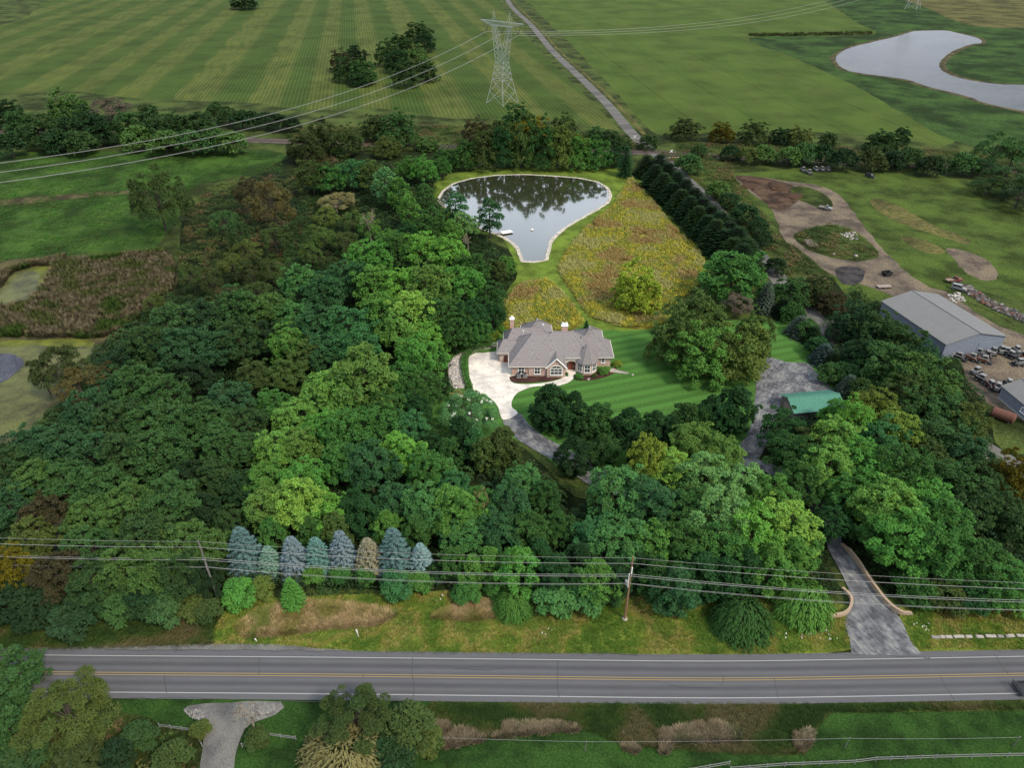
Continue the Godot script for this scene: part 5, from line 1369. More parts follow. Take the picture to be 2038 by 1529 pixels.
			["dark-green tree, rightmost in the near rank of the big trees left of the entrance","dark",59.6,-96.8,3.3,7.7]]],
		["b","trees below the green-roofed shed",[["dark-green tree, leftmost beside the far drive below the green-roofed shed","dark",59.4,-124.4,4.4,10.1],
			["dark-green tree, second-from-left beside the far drive below the green-roofed shed","dark",58.8,-113.7,4.6,10.5],
			["olive-green tree, fourth-from-left beside the far drive below the green-roofed shed","olive",64.7,-119.2,4.3,9.9],
			["yellowish-green tree, second-from-right beside the far drive below the green-roofed shed","light",68.0,-118.0,5.3,12.3],
			["bright-green tree, third-from-right beside the far drive below the green-roofed shed","bright",73.1,-130.5,2.9,9.0],
			["bright-green tree, rightmost beside the far drive below the green-roofed shed","bright",74.9,-125.4,3.9,11.0],
			["mid-green tree, third-from-left beside the far drive below the green-roofed shed","mid",57.5,-105.8,4.2,9.7]]],
		["b","trees right of the entrance drive",[["yellowish-green tree, leftmost in the second rank right of the entrance drive","light",63.4,-109.8,4.9,11.3],
			["bright-green tree, third-from-left in the second rank right of the entrance drive","bright",70.5,-113.1,4.9,11.2],
			["bluish-green tree, second-from-right in the second rank right of the entrance drive","teal",77.9,-119.3,4.7,10.8],
			["yellow-green tree, third-from-right in the second rank right of the entrance drive","yellow",82.6,-133.1,4.3,10.0],
			["yellow-green tree, rightmost in the second rank right of the entrance drive","yellow",83.3,-123.0,4.6,10.6],
			["mid-green tree, second-from-left in the second rank right of the entrance drive","mid",65.2,-103.3,4.4,10.2]]],
		["b","trees right of the entrance drive",[["bright-green tree, leftmost in the third rank right of the entrance drive","bright",71.3,-106.3,4.7,10.9],
			["mid-green tree, third-from-left in the third rank right of the entrance drive","mid",77.1,-107.7,5.2,12.1],
			["yellowish-green tree, second-from-left in the third rank right of the entrance drive","light",70.3,-97.9,5.5,12.6],
			["bright-green tree, second-from-right in the third rank right of the entrance drive","bright",78.2,-100.6,5.1,11.8],
			["mid-green tree, rightmost in the third rank right of the entrance drive","mid",78.1,-94.4,4.8,11.0]]],
		["b","trees right of the entrance drive",[["mid-green tree, leftmost in the near rank right of the entrance drive","mid",68.2,-92.7,4.3,9.8],
			["bright-green tree, second-from-left in the near rank right of the entrance drive","bright",69.8,-90.2,5.5,12.6],
			["mid-green tree, third-from-left in the near rank right of the entrance drive","mid",73.8,-87.7,4.8,11.0],
			["mid-green tree, third-from-right in the near rank right of the entrance drive","mid",78.1,-87.3,4.7,10.7],
			["mid-green tree, second-from-right in the near rank right of the entrance drive","mid",80.5,-84.9,4.3,9.9],
			["mid-green tree, rightmost in the near rank right of the entrance drive","mid",83.6,-82.9,4.1,9.5]]],
		["h","bushes right of the entrance",[["mid-green shrub, leftmost by the wall at the right of the entrance drive","mid",69.5,-83.9,3.1,4.8],
			["mid-green shrub, second-from-left by the wall at the right of the entrance drive","mid",71.2,-82.1,3.3,5.1],
			["olive-green shrub, third-from-left by the wall at the right of the entrance drive","olive",74.1,-81.7,3.9,6.1],
			["dark-green shrub, third-from-right by the wall at the right of the entrance drive","dark",77.6,-81.8,3.8,5.9],
			["mid-green shrub, second-from-right by the wall at the right of the entrance drive","mid",81.5,-81.7,3.8,6.0],
			["mid-green shrub, rightmost by the wall at the right of the entrance drive","mid",85.4,-81.6,4.1,6.4]]],
		["o","dark oval trees round the lawn",[["dark-green oval tree, leftmost in the dark row along the near lawn edge","dark",7.3,-132.3,3.0,7.5],
			["blackish-green oval tree, second-from-left in the dark row along the near lawn edge","pear",9.0,-133.4,4.2,11.5],
			["dark-green oval tree, third-from-left in the dark row along the near lawn edge","dark",11.8,-130.3,2.8,7.0],
			["blackish-green oval tree, fourth-from-left in the dark row along the near lawn edge","pear",14.3,-133.3,3.0,10.0],
			["blackish-green oval tree, fifth-from-left in the dark row along the near lawn edge","pear",17.1,-128.4,2.7,7.0],
			["dark-green oval tree, sixth-from-left in the dark row along the near lawn edge","dark",19.7,-129.0,3.7,9.5],
			["blackish-green oval tree, seventh-from-left in the dark row along the near lawn edge","pear",23.5,-126.9,2.5,7.0],
			["dark-green oval tree, eighth-from-left in the dark row along the near lawn edge","dark",26.2,-127.4,3.1,9.0],
			["blackish-green oval tree, ninth-from-left in the dark row along the near lawn edge","pear",32.2,-127.8,3.2,8.5],
			["dark-green oval tree, tenth-from-left in the dark row along the near lawn edge","dark",35.7,-126.9,2.5,7.0],
			["blackish-green oval tree, eleventh-from-left in the dark row along the near lawn edge","pear",38.9,-128.9,3.5,9.0],
			["dark-green oval tree, twelfth-from-left in the dark row along the near lawn edge","dark",43.2,-129.6,2.8,8.0],
			["blackish-green oval tree, thirteenth-from-left in the dark row along the near lawn edge","pear",45.4,-131.2,3.6,9.0],
			["dark-green oval tree, fourteenth-from-left in the dark row along the near lawn edge","dark",48.6,-130.1,3.1,9.0],
			["blackish-green oval tree, rightmost in the dark row along the near lawn edge","pear",51.0,-131.8,4.3,12.0]]],
		["o","dark oval trees round the lawn",[["blackish-green oval tree, leftmost in the short second row below the lawn","pear",13.1,-116.3,3.6,10.0],
			["blackish-green oval tree, second-from-left in the short second row below the lawn","pear",19.7,-119.3,3.1,8.0],
			["blackish-green oval tree, rightmost in the short second row below the lawn","pear",26.9,-119.3,2.7,8.0]]],
		["B","",[["golden-topped tree alone at the meadow edge above the lawn","gold",37.3,-192.3,6.7,15.0]]],
		["B","",[["mid-green tree at the top right corner of the meadow","mid",67.9,-199.9,9.9,14.0]]],
		["B","oaks on the lawn",[["olive-green tree, second-from-left in the big oak clump on the lawn right of the house","olive",51.9,-174.6,6.9,14.0],
			["olive-green tree, leftmost in the big oak clump on the lawn right of the house","olive",42.8,-161.6,6.9,15.0],
			["mid-green tree, third-from-left in the big oak clump on the lawn right of the house","mid",48.4,-154.9,7.5,16.0],
			["olive-green tree, second-from-right in the big oak clump on the lawn right of the house","olive",57.3,-154.6,6.9,15.0],
			["olive-green tree, rightmost in the big oak clump on the lawn right of the house","olive",64.1,-164.3,5.1,13.0]]],
		["w","",[["greyish-brown fine-leaved tree between the bright round tree and the oak clump","wgrey",66.5,-187.5,4.7,7.0]]],
		["s","",[["grey-blue blue spruce standing beside the bright round tree at the meadow corner","wblue",75.7,-190.5,3.2,10.1]]],
		["c","conifers of the windbreak",[["blackish-green conifer, leftmost in the conifer windbreak right of the meadow","wind",60.8,-322.6,6.3,9.5],
			["blackish-green conifer, third-from-left in the conifer windbreak right of the meadow","wind",66.0,-319.3,6.4,10.9],
			["blackish-green conifer, second-from-left in the conifer windbreak right of the meadow","wind",61.9,-306.2,6.2,10.2],
			["blackish-green conifer, fifth-from-left in the conifer windbreak right of the meadow","wind",68.2,-309.8,6.4,9.5],
			["blackish-green conifer, fourth-from-left in the conifer windbreak right of the meadow","wind",63.5,-294.3,6.3,10.9],
			["blackish-green conifer, seventh-from-left in the conifer windbreak right of the meadow","wind",69.6,-297.8,6.5,10.2],
			["blackish-green conifer, sixth-from-left in the conifer windbreak right of the meadow","wind",65.7,-286.2,6.3,9.5],
			["blackish-green conifer, ninth-from-left in the conifer windbreak right of the meadow","wind",70.3,-283.3,6.4,10.9],
			["blackish-green conifer, eighth-from-left in the conifer windbreak right of the meadow","wind",67.1,-275.5,6.4,10.2],
			["blackish-green conifer, eleventh-from-left in the conifer windbreak right of the meadow","wind",72.3,-275.7,6.5,9.5],
			["blackish-green conifer, tenth-from-left in the conifer windbreak right of the meadow","wind",68.4,-265.5,6.4,10.9],
			["blackish-green conifer, thirteenth-from-left in the conifer windbreak right of the meadow","wind",73.4,-265.6,6.5,10.2],
			["blackish-green conifer, twelfth-from-left in the conifer windbreak right of the meadow","wind",69.7,-256.0,6.4,9.5],
			["blackish-green conifer, fifteenth-from-left in the conifer windbreak right of the meadow","wind",74.5,-256.1,6.5,10.9],
			["blackish-green conifer, fourteenth-from-left in the conifer windbreak right of the meadow","wind",70.9,-247.1,6.4,10.2],
			["blackish-green conifer, seventeenth-from-left in the conifer windbreak right of the meadow","wind",76.3,-249.8,6.6,9.5],
			["blackish-green conifer, sixteenth-from-left in the conifer windbreak right of the meadow","wind",71.9,-238.6,6.4,10.9],
			["blackish-green conifer, nineteenth-from-left in the conifer windbreak right of the meadow","wind",76.6,-238.8,6.5,10.2],
			["blackish-green conifer, eighteenth-from-left in the conifer windbreak right of the meadow","wind",73.7,-232.9,6.5,9.5],
			["blackish-green conifer, twenty-first-from-left in the conifer windbreak right of the meadow","wind",77.5,-230.7,6.6,10.9],
			["blackish-green conifer, twentieth-from-left in the conifer windbreak right of the meadow","wind",74.6,-225.2,6.5,10.2],
			["blackish-green conifer, rightmost in the conifer windbreak right of the meadow","wind",79.1,-225.4,6.6,9.5],
			["blackish-green conifer, twenty-second-from-left in the conifer windbreak right of the meadow","wind",75.0,-215.7,6.5,10.9]]],
		["c","",[["dark-green conifer at the back of the pond lawn beside the windbreak","dark",51.6,-323.1,4.1,13.9]]],
		["c","conifers right of the far drive",[["blackish-green conifer, leftmost in the grey-green conifer screen right of the far drive","wind",80.5,-187.8,3.5,6.0],
			["grey-blue conifer, second-from-left in the grey-green conifer screen right of the far drive","wblue",81.3,-176.2,3.7,6.0],
			["blackish-green conifer, third-from-left in the grey-green conifer screen right of the far drive","wind",83.6,-171.9,3.0,5.0],
			["grey-blue conifer, third-from-right in the grey-green conifer screen right of the far drive","wblue",82.6,-161.1,3.5,6.0],
			["blackish-green conifer, second-from-right in the grey-green conifer screen right of the far drive","wind",84.0,-157.6,2.9,5.0],
			["grey-blue conifer, rightmost in the grey-green conifer screen right of the far drive","wblue",83.5,-146.6,3.0,6.0]]],
		["h","bushes in the conifer screen",[["dull-green shrub, leftmost mixed into the conifer screen right of the far drive","wmid",80.4,-194.8,3.9,6.1],
			["dark-green shrub, second-from-left mixed into the conifer screen right of the far drive","dark",82.1,-184.5,3.8,5.9],
			["dull-green shrub, third-from-left mixed into the conifer screen right of the far drive","wmid",82.7,-174.8,3.7,5.7],
			["dark-green shrub, fourth-from-left mixed into the conifer screen right of the far drive","dark",82.5,-165.2,3.5,5.5],
			["dull-green shrub, third-from-right mixed into the conifer screen right of the far drive","wmid",81.2,-152.0,3.6,5.6],
			["dark-green shrub, second-from-right mixed into the conifer screen right of the far drive","dark",84.1,-151.3,3.7,5.7],
			["dull-green shrub, rightmost mixed into the conifer screen right of the far drive","wmid",85.4,-144.6,3.6,5.5]]],
		["B","trees of the hedge behind the pond",[["mid-green tree, leftmost in the hedge line behind the pond","mid",-30.8,-335.2,5.6,10.0],
			["mid-green tree, second-from-left in the hedge line behind the pond","mid",-21.8,-332.8,6.0,15.0],
			["olive-green tree, third-from-left in the hedge line behind the pond","olive",-13.3,-334.3,6.5,18.0],
			["dark-green tree, fourth-from-left in the hedge line behind the pond","dark",-4.4,-335.3,6.5,20.0],
			["olive-green tree, fifth-from-left in the hedge line behind the pond","olive",4.4,-336.0,7.0,23.0],
			["dark-green tree, fifth-from-right in the hedge line behind the pond","dark",13.6,-333.9,7.0,24.0],
			["olive-green tree, fourth-from-right in the hedge line behind the pond","olive",22.2,-333.2,6.5,21.0],
			["mid-green tree, third-from-right in the hedge line behind the pond","mid",31.0,-334.7,6.6,17.0],
			["mid-green tree, second-from-right in the hedge line behind the pond","mid",39.5,-334.8,6.1,14.0],
			["dark-green tree, rightmost in the hedge line behind the pond","dark",47.5,-337.2,4.8,9.0]]],
		["W","",[["drab olive fine-leaved tree leaning over the left pasture","wolive",-130.8,-256.0,10.6,22.0]]],
		["w","scrub trees left of the lot corner",[["dull-green fine-leaved tree, leftmost in the brown scrub left of the lot corner","wmid",-105.2,-248.9,5.3,11.0],
			["dull-green fine-leaved tree, second-from-left in the brown scrub left of the lot corner","wmid",-94.7,-235.0,5.3,11.2],
			["drab olive fine-leaved tree, third-from-left in the brown scrub left of the lot corner","wolive",-88.5,-221.6,5.1,10.7],
			["brownish fine-leaved tree, second-from-right in the brown scrub left of the lot corner","wbrown",-88.2,-253.5,9.2,19.3],
			["brownish fine-leaved tree, third-from-right in the brown scrub left of the lot corner","wbrown",-101.7,-271.8,7.3,15.4],
			["drab olive fine-leaved tree, rightmost in the brown scrub left of the lot corner","wolive",-81.9,-233.2,5.6,11.8]]],
		["w","willows beside the marsh",[["drab olive fine-leaved tree, second-from-left in the willow thicket beside the reed marsh","wolive",-100.8,-204.2,4.5,9.5],
			["drab olive fine-leaved tree, third-from-left in the willow thicket beside the reed marsh","wolive",-92.8,-200.1,4.4,9.3],
			["drab olive fine-leaved tree, fourth-from-right in the willow thicket beside the reed marsh","wolive",-90.0,-211.9,4.9,10.3],
			["drab olive fine-leaved tree, third-from-right in the willow thicket beside the reed marsh","wolive",-81.2,-203.8,5.7,12.0],
			["brownish fine-leaved tree, fourth-from-left in the willow thicket beside the reed marsh","wbrown",-84.6,-189.5,4.5,9.5],
			["drab olive fine-leaved tree, rightmost in the willow thicket beside the reed marsh","wolive",-76.0,-206.6,4.7,10.0],
			["drab olive fine-leaved tree, second-from-right in the willow thicket beside the reed marsh","wolive",-76.4,-192.1,4.8,10.1],
			["drab olive fine-leaved tree, leftmost in the willow thicket beside the reed marsh","wolive",-105.7,-187.5,3.3,7.0]]],
		["b","trees of the dark left woods",[["dull bluish-green tree, second-from-left in the far rank of the dark left woods","wteal",-90.8,-167.9,5.6,12.8],
			["dull bluish-green tree, third-from-left in the far rank of the dark left woods","wteal",-83.9,-171.4,5.8,13.4],
			["dull-green tree, second-from-right in the far rank of the dark left woods","wmid",-76.5,-175.7,6.4,14.6],
			["dull-green tree, rightmost in the far rank of the dark left woods","wmid",-68.3,-176.1,5.3,12.1],
			["deep-green tree, leftmost in the far rank of the dark left woods","wdark",-90.9,-154.1,5.8,13.3]]],
		["b","trees of the dark left woods",[["dull bluish-green tree, leftmost in the second rank of the dark left woods","wteal",-97.5,-153.6,4.6,10.6],
			["dull bluish-green tree, second-from-left in the second rank of the dark left woods","wteal",-83.7,-153.7,5.9,13.6],
			["dull bluish-green tree, third-from-left in the second rank of the dark left woods","wteal",-77.0,-156.3,5.9,13.6],
			["deep-green tree, second-from-right in the second rank of the dark left woods","wdark",-70.5,-159.5,5.7,13.0],
			["deep-green tree, rightmost in the second rank of the dark left woods","wdark",-64.6,-162.7,4.7,10.8]]],
		["w","trees at the algae pond edge",[["drab olive fine-leaved tree, second-from-left at the algae pond edge of the left woods","wolive",-109.4,-146.0,6.4,14.0],
			["brownish fine-leaved tree, second-from-right at the algae pond edge of the left woods","wbrown",-100.5,-138.0,6.0,12.0],
			["drab olive fine-leaved tree, leftmost at the algae pond edge of the left woods","wolive",-115.0,-146.4,3.5,10.0],
			["brownish fine-leaved tree, rightmost at the algae pond edge of the left woods","wbrown",-100.8,-149.4,3.8,8.0]]],
		["b","trees of the dark left woods",[["dull bluish-green tree, leftmost in the third rank of the dark left woods","wteal",-95.7,-139.9,4.1,9.5],
			["dull-green tree, second-from-left in the third rank of the dark left woods","wmid",-86.5,-137.9,5.4,12.4],
			["dull-green tree, third-from-left in the third rank of the dark left woods","wmid",-79.5,-134.6,5.0,11.5],
			["deep-green tree, third-from-right in the third rank of the dark left woods","wdark",-77.0,-144.5,4.5,10.3],
			["dull bluish-green tree, second-from-right in the third rank of the dark left woods","wteal",-65.0,-133.5,5.0,11.6],
			["drab olive tree, rightmost in the third rank of the dark left woods","wolive",-62.8,-145.3,4.1,9.5]]],
		["b","trees of the dark left woods",[["dull bluish-green tree, leftmost in the fourth rank of the dark left woods","wteal",-92.7,-125.8,5.4,12.5],
			["dull-green tree, second-from-left in the fourth rank of the dark left woods","wmid",-85.0,-124.3,5.3,12.2],
			["dull-green tree, third-from-left in the fourth rank of the dark left woods","wmid",-77.9,-123.2,5.4,12.4],
			["dull-green tree, third-from-right in the fourth rank of the dark left woods","wmid",-72.3,-125.1,4.9,11.4],
			["dull-green tree, second-from-right in the fourth rank of the dark left woods","wmid",-66.4,-126.5,4.7,10.8],
			["dull-green tree, rightmost in the fourth rank of the dark left woods","wmid",-58.8,-126.7,4.2,9.7]]],
		["b","trees of the dark left woods",[["dull bluish-green tree, leftmost in the fifth rank of the dark left woods","wteal",-99.6,-116.7,4.7,10.8],
			["dull bluish-green tree, second-from-left in the fifth rank of the dark left woods","wteal",-93.7,-116.8,5.1,11.6],
			["dull bluish-green tree, third-from-left in the fifth rank of the dark left woods","wteal",-86.4,-114.6,4.9,11.3],
			["dull-green tree, fourth-from-left in the fifth rank of the dark left woods","wmid",-78.2,-113.3,5.6,12.8],
			["dull-green tree, third-from-right in the fifth rank of the dark left woods","wmid",-72.2,-114.2,5.1,11.8],
			["dull-green tree, second-from-right in the fifth rank of the dark left woods","wmid",-61.1,-117.2,4.5,10.2],
			["dull-green tree, rightmost in the fifth rank of the dark left woods","wmid",-56.8,-118.0,3.6,8.4]]],
		["b","trees of the dark left woods",[["dull-green tree, leftmost in the sixth rank of the dark left woods","wmid",-101.2,-110.4,4.6,10.6],
			["dull-green tree, second-from-left in the sixth rank of the dark left woods","wmid",-92.6,-106.1,4.9,11.2],
			["dull-green tree, third-from-left in the sixth rank of the dark left woods","wmid",-85.8,-104.5,4.9,11.3],
			["dull-green tree, fourth-from-left in the sixth rank of the dark left woods","wmid",-79.8,-104.0,4.8,11.1],
			["deep-green tree, third-from-right in the sixth rank of the dark left woods","wdark",-64.8,-108.6,3.9,9.1],
			["deep-green tree, second-from-right in the sixth rank of the dark left woods","wdark",-58.7,-106.9,4.0,9.3],
			["deep-green tree, rightmost in the sixth rank of the dark left woods","wdark",-54.2,-106.1,3.2,7.5]]],
		["b","trees of the dark left woods",[["dull bluish-green tree, leftmost in the seventh rank of the dark left woods","wteal",-95.4,-100.2,4.2,9.6],
			["brownish tree, second-from-left in the seventh rank of the dark left woods","wbrown",-87.4,-97.0,4.4,10.2],
			["dull-green tree, third-from-left in the seventh rank of the dark left woods","wmid",-78.7,-97.2,4.3,9.9],
			["dull-green tree, fourth-from-left in the seventh rank of the dark left woods","wmid",-70.8,-98.1,5.0,11.4],
			["dull-green tree, third-from-right in the seventh rank of the dark left woods","wmid",-64.3,-99.1,5.6,12.9],
			["deep-green tree, second-from-right in the seventh rank of the dark left woods","wdark",-58.4,-98.9,3.7,8.6],
			["deep-green tree, rightmost in the seventh rank of the dark left woods","wdark",-53.3,-97.2,3.1,7.2]]],
		["b","trees of the dark left woods",[["drab olive tree, leftmost in the eighth rank of the left woods, above the wires","wolive",-86.2,-90.5,4.1,9.4],
			["dull-green tree, second-from-left in the eighth rank of the left woods, above the wires","wmid",-74.8,-89.3,4.1,9.5],
			["dull-green tree, third-from-left in the eighth rank of the left woods, above the wires","wmid",-64.9,-89.9,4.9,11.2],
			["dull-green tree, second-from-right in the eighth rank of the left woods, above the wires","wmid",-59.6,-90.6,4.5,10.3],
			["dull-green tree, rightmost in the eighth rank of the left woods, above the wires","wmid",-54.3,-91.0,3.4,7.8]]],
		["b","trees of the dark left woods",[["brownish tree, leftmost in the roadside rank of the left woods","wbrown",-77.6,-83.2,4.0,10.0],
			["dull-green tree, second-from-left in the roadside rank of the left woods","wmid",-70.4,-82.0,4.1,11.0],
			["dull-green tree, third-from-left in the roadside rank of the left woods","wmid",-66.5,-83.7,3.9,11.0],
			["dull-green tree, third-from-right in the roadside rank of the left woods","wmid",-60.8,-83.1,4.0,11.0],
			["dull-green tree, second-from-right in the roadside rank of the left woods","wmid",-56.1,-82.6,3.6,10.0],
			["deep-green tree, rightmost in the roadside rank of the left woods","wdark",-52.6,-82.8,2.6,8.0]]],
		["b","",[["mustard-yellow tree at the left frame edge of the left woods","wyel",-85.5,-83.7,3.2,11.0]]],
		["s","spruces in the left woods",[["grey-blue blue spruce, leftmost low in the left woods beneath the taller trees","wblue",-83.5,-95.0,2.5,7.8],
			["grey-blue blue spruce, second-from-left low in the left woods beneath the taller trees","wblue",-75.6,-94.8,2.1,6.6],
			["grey-blue blue spruce, rightmost low in the left woods beneath the taller trees","wblue",-64.5,-92.7,2.0,6.3]]],
		["h","bushes at the road edge of the left woods",[["deep-green shrub, leftmost in the bushy edge of the left woods by the road","wdark",-83.9,-79.2,4.5,6.9],
			["deep-green shrub, second-from-left in the bushy edge of the left woods by the road","wdark",-79.6,-78.9,4.2,6.5],
			["dull bluish-green shrub, third-from-left in the bushy edge of the left woods by the road","wteal",-72.7,-76.6,3.7,5.7],
			["deep-green shrub, fourth-from-left in the bushy edge of the left woods by the road","wdark",-70.6,-79.8,3.5,5.4],
			["dull-green shrub, fifth-from-left in the bushy edge of the left woods by the road","wmid",-66.1,-79.4,3.4,5.3],
			["deep-green shrub, fourth-from-right in the bushy edge of the left woods by the road","wdark",-62.2,-80.3,3.6,5.6],
			["dull bluish-green shrub, third-from-right in the bushy edge of the left woods by the road","wteal",-57.9,-78.9,3.3,5.1],
			["drab olive shrub, second-from-right in the bushy edge of the left woods by the road","wolive",-54.4,-79.6,3.1,4.8],
			["drab olive shrub, rightmost in the bushy edge of the left woods by the road","wolive",-51.3,-78.9,2.5,3.9]]],
		["B","trees of the railway hedgerow",[["deep-green tree, leftmost in the railway hedgerow at the left","wdark",-279.7,-409.6,8.8,16.7],
			["dull-green tree, second-from-left in the railway hedgerow at the left","wmid",-264.4,-396.4,7.2,13.6],
			["deep-green tree, third-from-left in the railway hedgerow at the left","wdark",-238.5,-372.7,10.3,17.0],
			["dull-green tree, fourth-from-left in the railway hedgerow at the left","wmid",-249.1,-417.5,10.6,17.0],
			["deep-green tree, fifth-from-left in the railway hedgerow at the left","wdark",-220.6,-377.8,10.8,17.0],
			["deep-green tree, sixth-from-left in the railway hedgerow at the left","wdark",-211.4,-373.1,8.8,16.8],
			["dull-green tree, fifth-from-right in the railway hedgerow at the left","wmid",-200.2,-383.1,7.7,14.7],
			["dull-green tree, fourth-from-right in the railway hedgerow at the left","wmid",-206.1,-420.3,5.8,11.0],
			["dull-green tree, third-from-right in the railway hedgerow at the left","wmid",-177.2,-372.7,9.7,17.0],
			["dull-green tree, second-from-right in the railway hedgerow at the left","wmid",-169.7,-377.8,9.7,17.0],
			["dull-green tree, rightmost in the railway hedgerow at the left","wmid",-162.5,-384.5,8.6,16.4]]],
		["w","",[["greyish-brown fine-leaved tree grey and half bare in the railway hedgerow","wgrey",-231.1,-427.4,10.5,12.0]]],
		["h","bushes of the railway hedgerow",[["deep-green shrub, leftmost in the near side of the railway hedgerow","wdark",-245.0,-353.1,7.5,11.6],
			["deep-green shrub, second-from-left in the near side of the railway hedgerow","wdark",-226.8,-360.7,8.0,12.4],
			["deep-green shrub, third-from-left in the near side of the railway hedgerow","wdark",-212.3,-356.6,7.8,12.1],
			["dull-green shrub, fourth-from-left in the near side of the railway hedgerow","wmid",-186.0,-364.6,8.3,12.9],
			["dull-green shrub, fourth-from-right in the near side of the railway hedgerow","wmid",-170.0,-356.0,8.0,12.5],
			["dull-green shrub, third-from-right in the near side of the railway hedgerow","wmid",-157.8,-356.3,7.9,12.3],
			["dull-green shrub, second-from-right in the near side of the railway hedgerow","wmid",-147.6,-359.3,8.5,13.1],
			["dull-green shrub, rightmost in the near side of the railway hedgerow","wmid",-138.8,-358.3,7.3,11.3]]],
		["h","bushes between railway and crop",[["deep-green shrub, leftmost in the low dark line between railway and striped crop","wdark",-169.3,-424.4,6.6,10.2],
			["deep-green shrub, second-from-left in the low dark line between railway and striped crop","wdark",-159.5,-416.4,6.5,10.0],
			["deep-green shrub, third-from-left in the low dark line between railway and striped crop","wdark",-150.4,-409.8,6.3,9.8],
			["deep-green shrub, fourth-from-left in the low dark line between railway and striped crop","wdark",-142.8,-407.7,6.3,9.7],
			["deep-green shrub, third-from-right in the low dark line between railway and striped crop","wdark",-135.9,-407.8,6.2,9.7],
			["deep-green shrub, second-from-right in the low dark line between railway and striped crop","wdark",-128.1,-404.7,6.2,9.5],
			["deep-green shrub, rightmost in the low dark line between railway and striped crop","wdark",-120.4,-401.3,5.5,8.5]]],
		["B","trees above the lot corner",[["drab olive tree, leftmost in the olive hedge above the lot corner","wolive",-99.2,-345.4,8.0,15.2],
			["drab olive tree, second-from-left in the olive hedge above the lot corner","wolive",-95.2,-364.7,7.3,13.9],
			["drab olive tree, third-from-left in the olive hedge above the lot corner","wolive",-81.0,-356.1,7.1,13.5],
			["drab olive tree, fourth-from-left in the olive hedge above the lot corner","wolive",-71.9,-383.9,7.6,14.4],
			["dull-green tree, second-from-right in the olive hedge above the lot corner","wmid",-57.6,-375.7,9.5,17.0],
			["drab olive tree, third-from-right in the olive hedge above the lot corner","wolive",-61.0,-353.2,6.0,11.4],
			["dull-green tree, rightmost in the olive hedge above the lot corner","wmid",-43.0,-367.2,5.7,6.0]]],
		["B","trees below the pylon",[["brownish tree, leftmost in the autumn-tinted clump below the pylon","wbrown",-17.8,-376.6,7.3,13.9],
			["drab olive tree, second-from-left in the autumn-tinted clump below the pylon","wolive",-7.4,-372.9,7.2,13.7],
			["dull-green tree, third-from-left in the autumn-tinted clump below the pylon","wmid",3.0,-407.0,7.9,14.9],
			["mustard-yellow tree, fourth-from-left in the autumn-tinted clump below the pylon","wyel",9.8,-365.7,9.1,17.0],
			["drab olive tree, fifth-from-left in the autumn-tinted clump below the pylon","wolive",19.5,-371.4,5.7,10.8],
			["drab olive tree, fifth-from-right in the autumn-tinted clump below the pylon","wolive",27.7,-392.9,6.0,11.4],
			["mustard-yellow tree, fourth-from-right in the autumn-tinted clump below the pylon","wyel",33.3,-367.7,5.1,8.0],
			["dull-green tree, third-from-right in the autumn-tinted clump below the pylon","wmid",43.7,-382.5,5.3,8.0],
			["dull-green tree, second-from-right in the autumn-tinted clump below the pylon","wmid",51.0,-377.5,5.3,8.0],
			["dull-green tree, rightmost in the autumn-tinted clump below the pylon","wmid",55.9,-365.1,4.6,7.0]]],
		["B","trees right of the level crossing",[["dull-green tree, leftmost in the hedgerow right of the level crossing","wmid",68.9,-367.7,4.7,8.0],
			["drab olive tree, second-from-left in the hedgerow right of the level crossing","wolive",90.9,-387.1,7.4,12.0],
			["mustard-yellow tree, third-from-left in the hedgerow right of the level crossing","wyel",109.2,-381.2,5.8,10.0],
			["drab olive tree, fourth-from-left in the hedgerow right of the level crossing","wolive",125.2,-379.0,7.2,11.0],
			["deep-green tree, fifth-from-left in the hedgerow right of the level crossing","wdark",139.3,-379.5,5.6,8.0],
			["drab olive tree, fourth-from-right in the hedgerow right of the level crossing","wolive",147.8,-377.3,6.7,9.0],
			["deep-green tree, third-from-right in the hedgerow right of the level crossing","wdark",163.2,-374.7,4.5,7.0],
			["deep-green tree, second-from-right in the hedgerow right of the level crossing","wdark",185.8,-363.5,7.3,10.0],
			["deep-green tree, rightmost in the hedgerow right of the level crossing","wdark",200.4,-375.1,4.7,10.0]]],
		["h","bushes behind the dirt track",[["deep-green shrub, leftmost in the thick bush line behind the dirt track","wdark",105.8,-347.5,4.8,7.4],
			["drab olive shrub, second-from-left in the thick bush line behind the dirt track","wolive",112.7,-342.1,5.8,9.0],
			["dull-green shrub, third-from-left in the thick bush line behind the dirt track","wmid",119.8,-342.1,5.8,9.0],
			["dull-green shrub, fourth-from-left in the thick bush line behind the dirt track","wmid",130.7,-338.9,6.4,9.9],
			["dull-green shrub, fifth-from-left in the thick bush line behind the dirt track","wmid",139.4,-340.3,6.5,10.0],
			["deep-green shrub, sixth-from-left in the thick bush line behind the dirt track","wdark",146.6,-337.0,6.4,10.0],
			["deep-green shrub, sixth-from-right in the thick bush line behind the dirt track","wdark",154.1,-332.2,6.4,10.0],
			["drab olive shrub, fifth-from-right in the thick bush line behind the dirt track","wolive",166.8,-331.9,6.5,10.1],
			["deep-green shrub, fourth-from-right in the thick bush line behind the dirt track","wdark",176.8,-333.2,6.1,9.4],
			["dull-green shrub, third-from-right in the thick bush line behind the dirt track","wmid",186.3,-336.3,6.7,10.4],
			["deep-green shrub, second-from-right in the thick bush line behind the dirt track","wdark",189.7,-323.7,6.0,9.3],
			["dull-green shrub, rightmost in the thick bush line behind the dirt track","wmid",205.7,-324.3,7.3,11.3]]],
		["w","trees at the right edge of the mown field",[["deep-green fine-leaved tree, leftmost at the right edge beyond the mown field","wdark",212.1,-321.3,7.9,9.0],
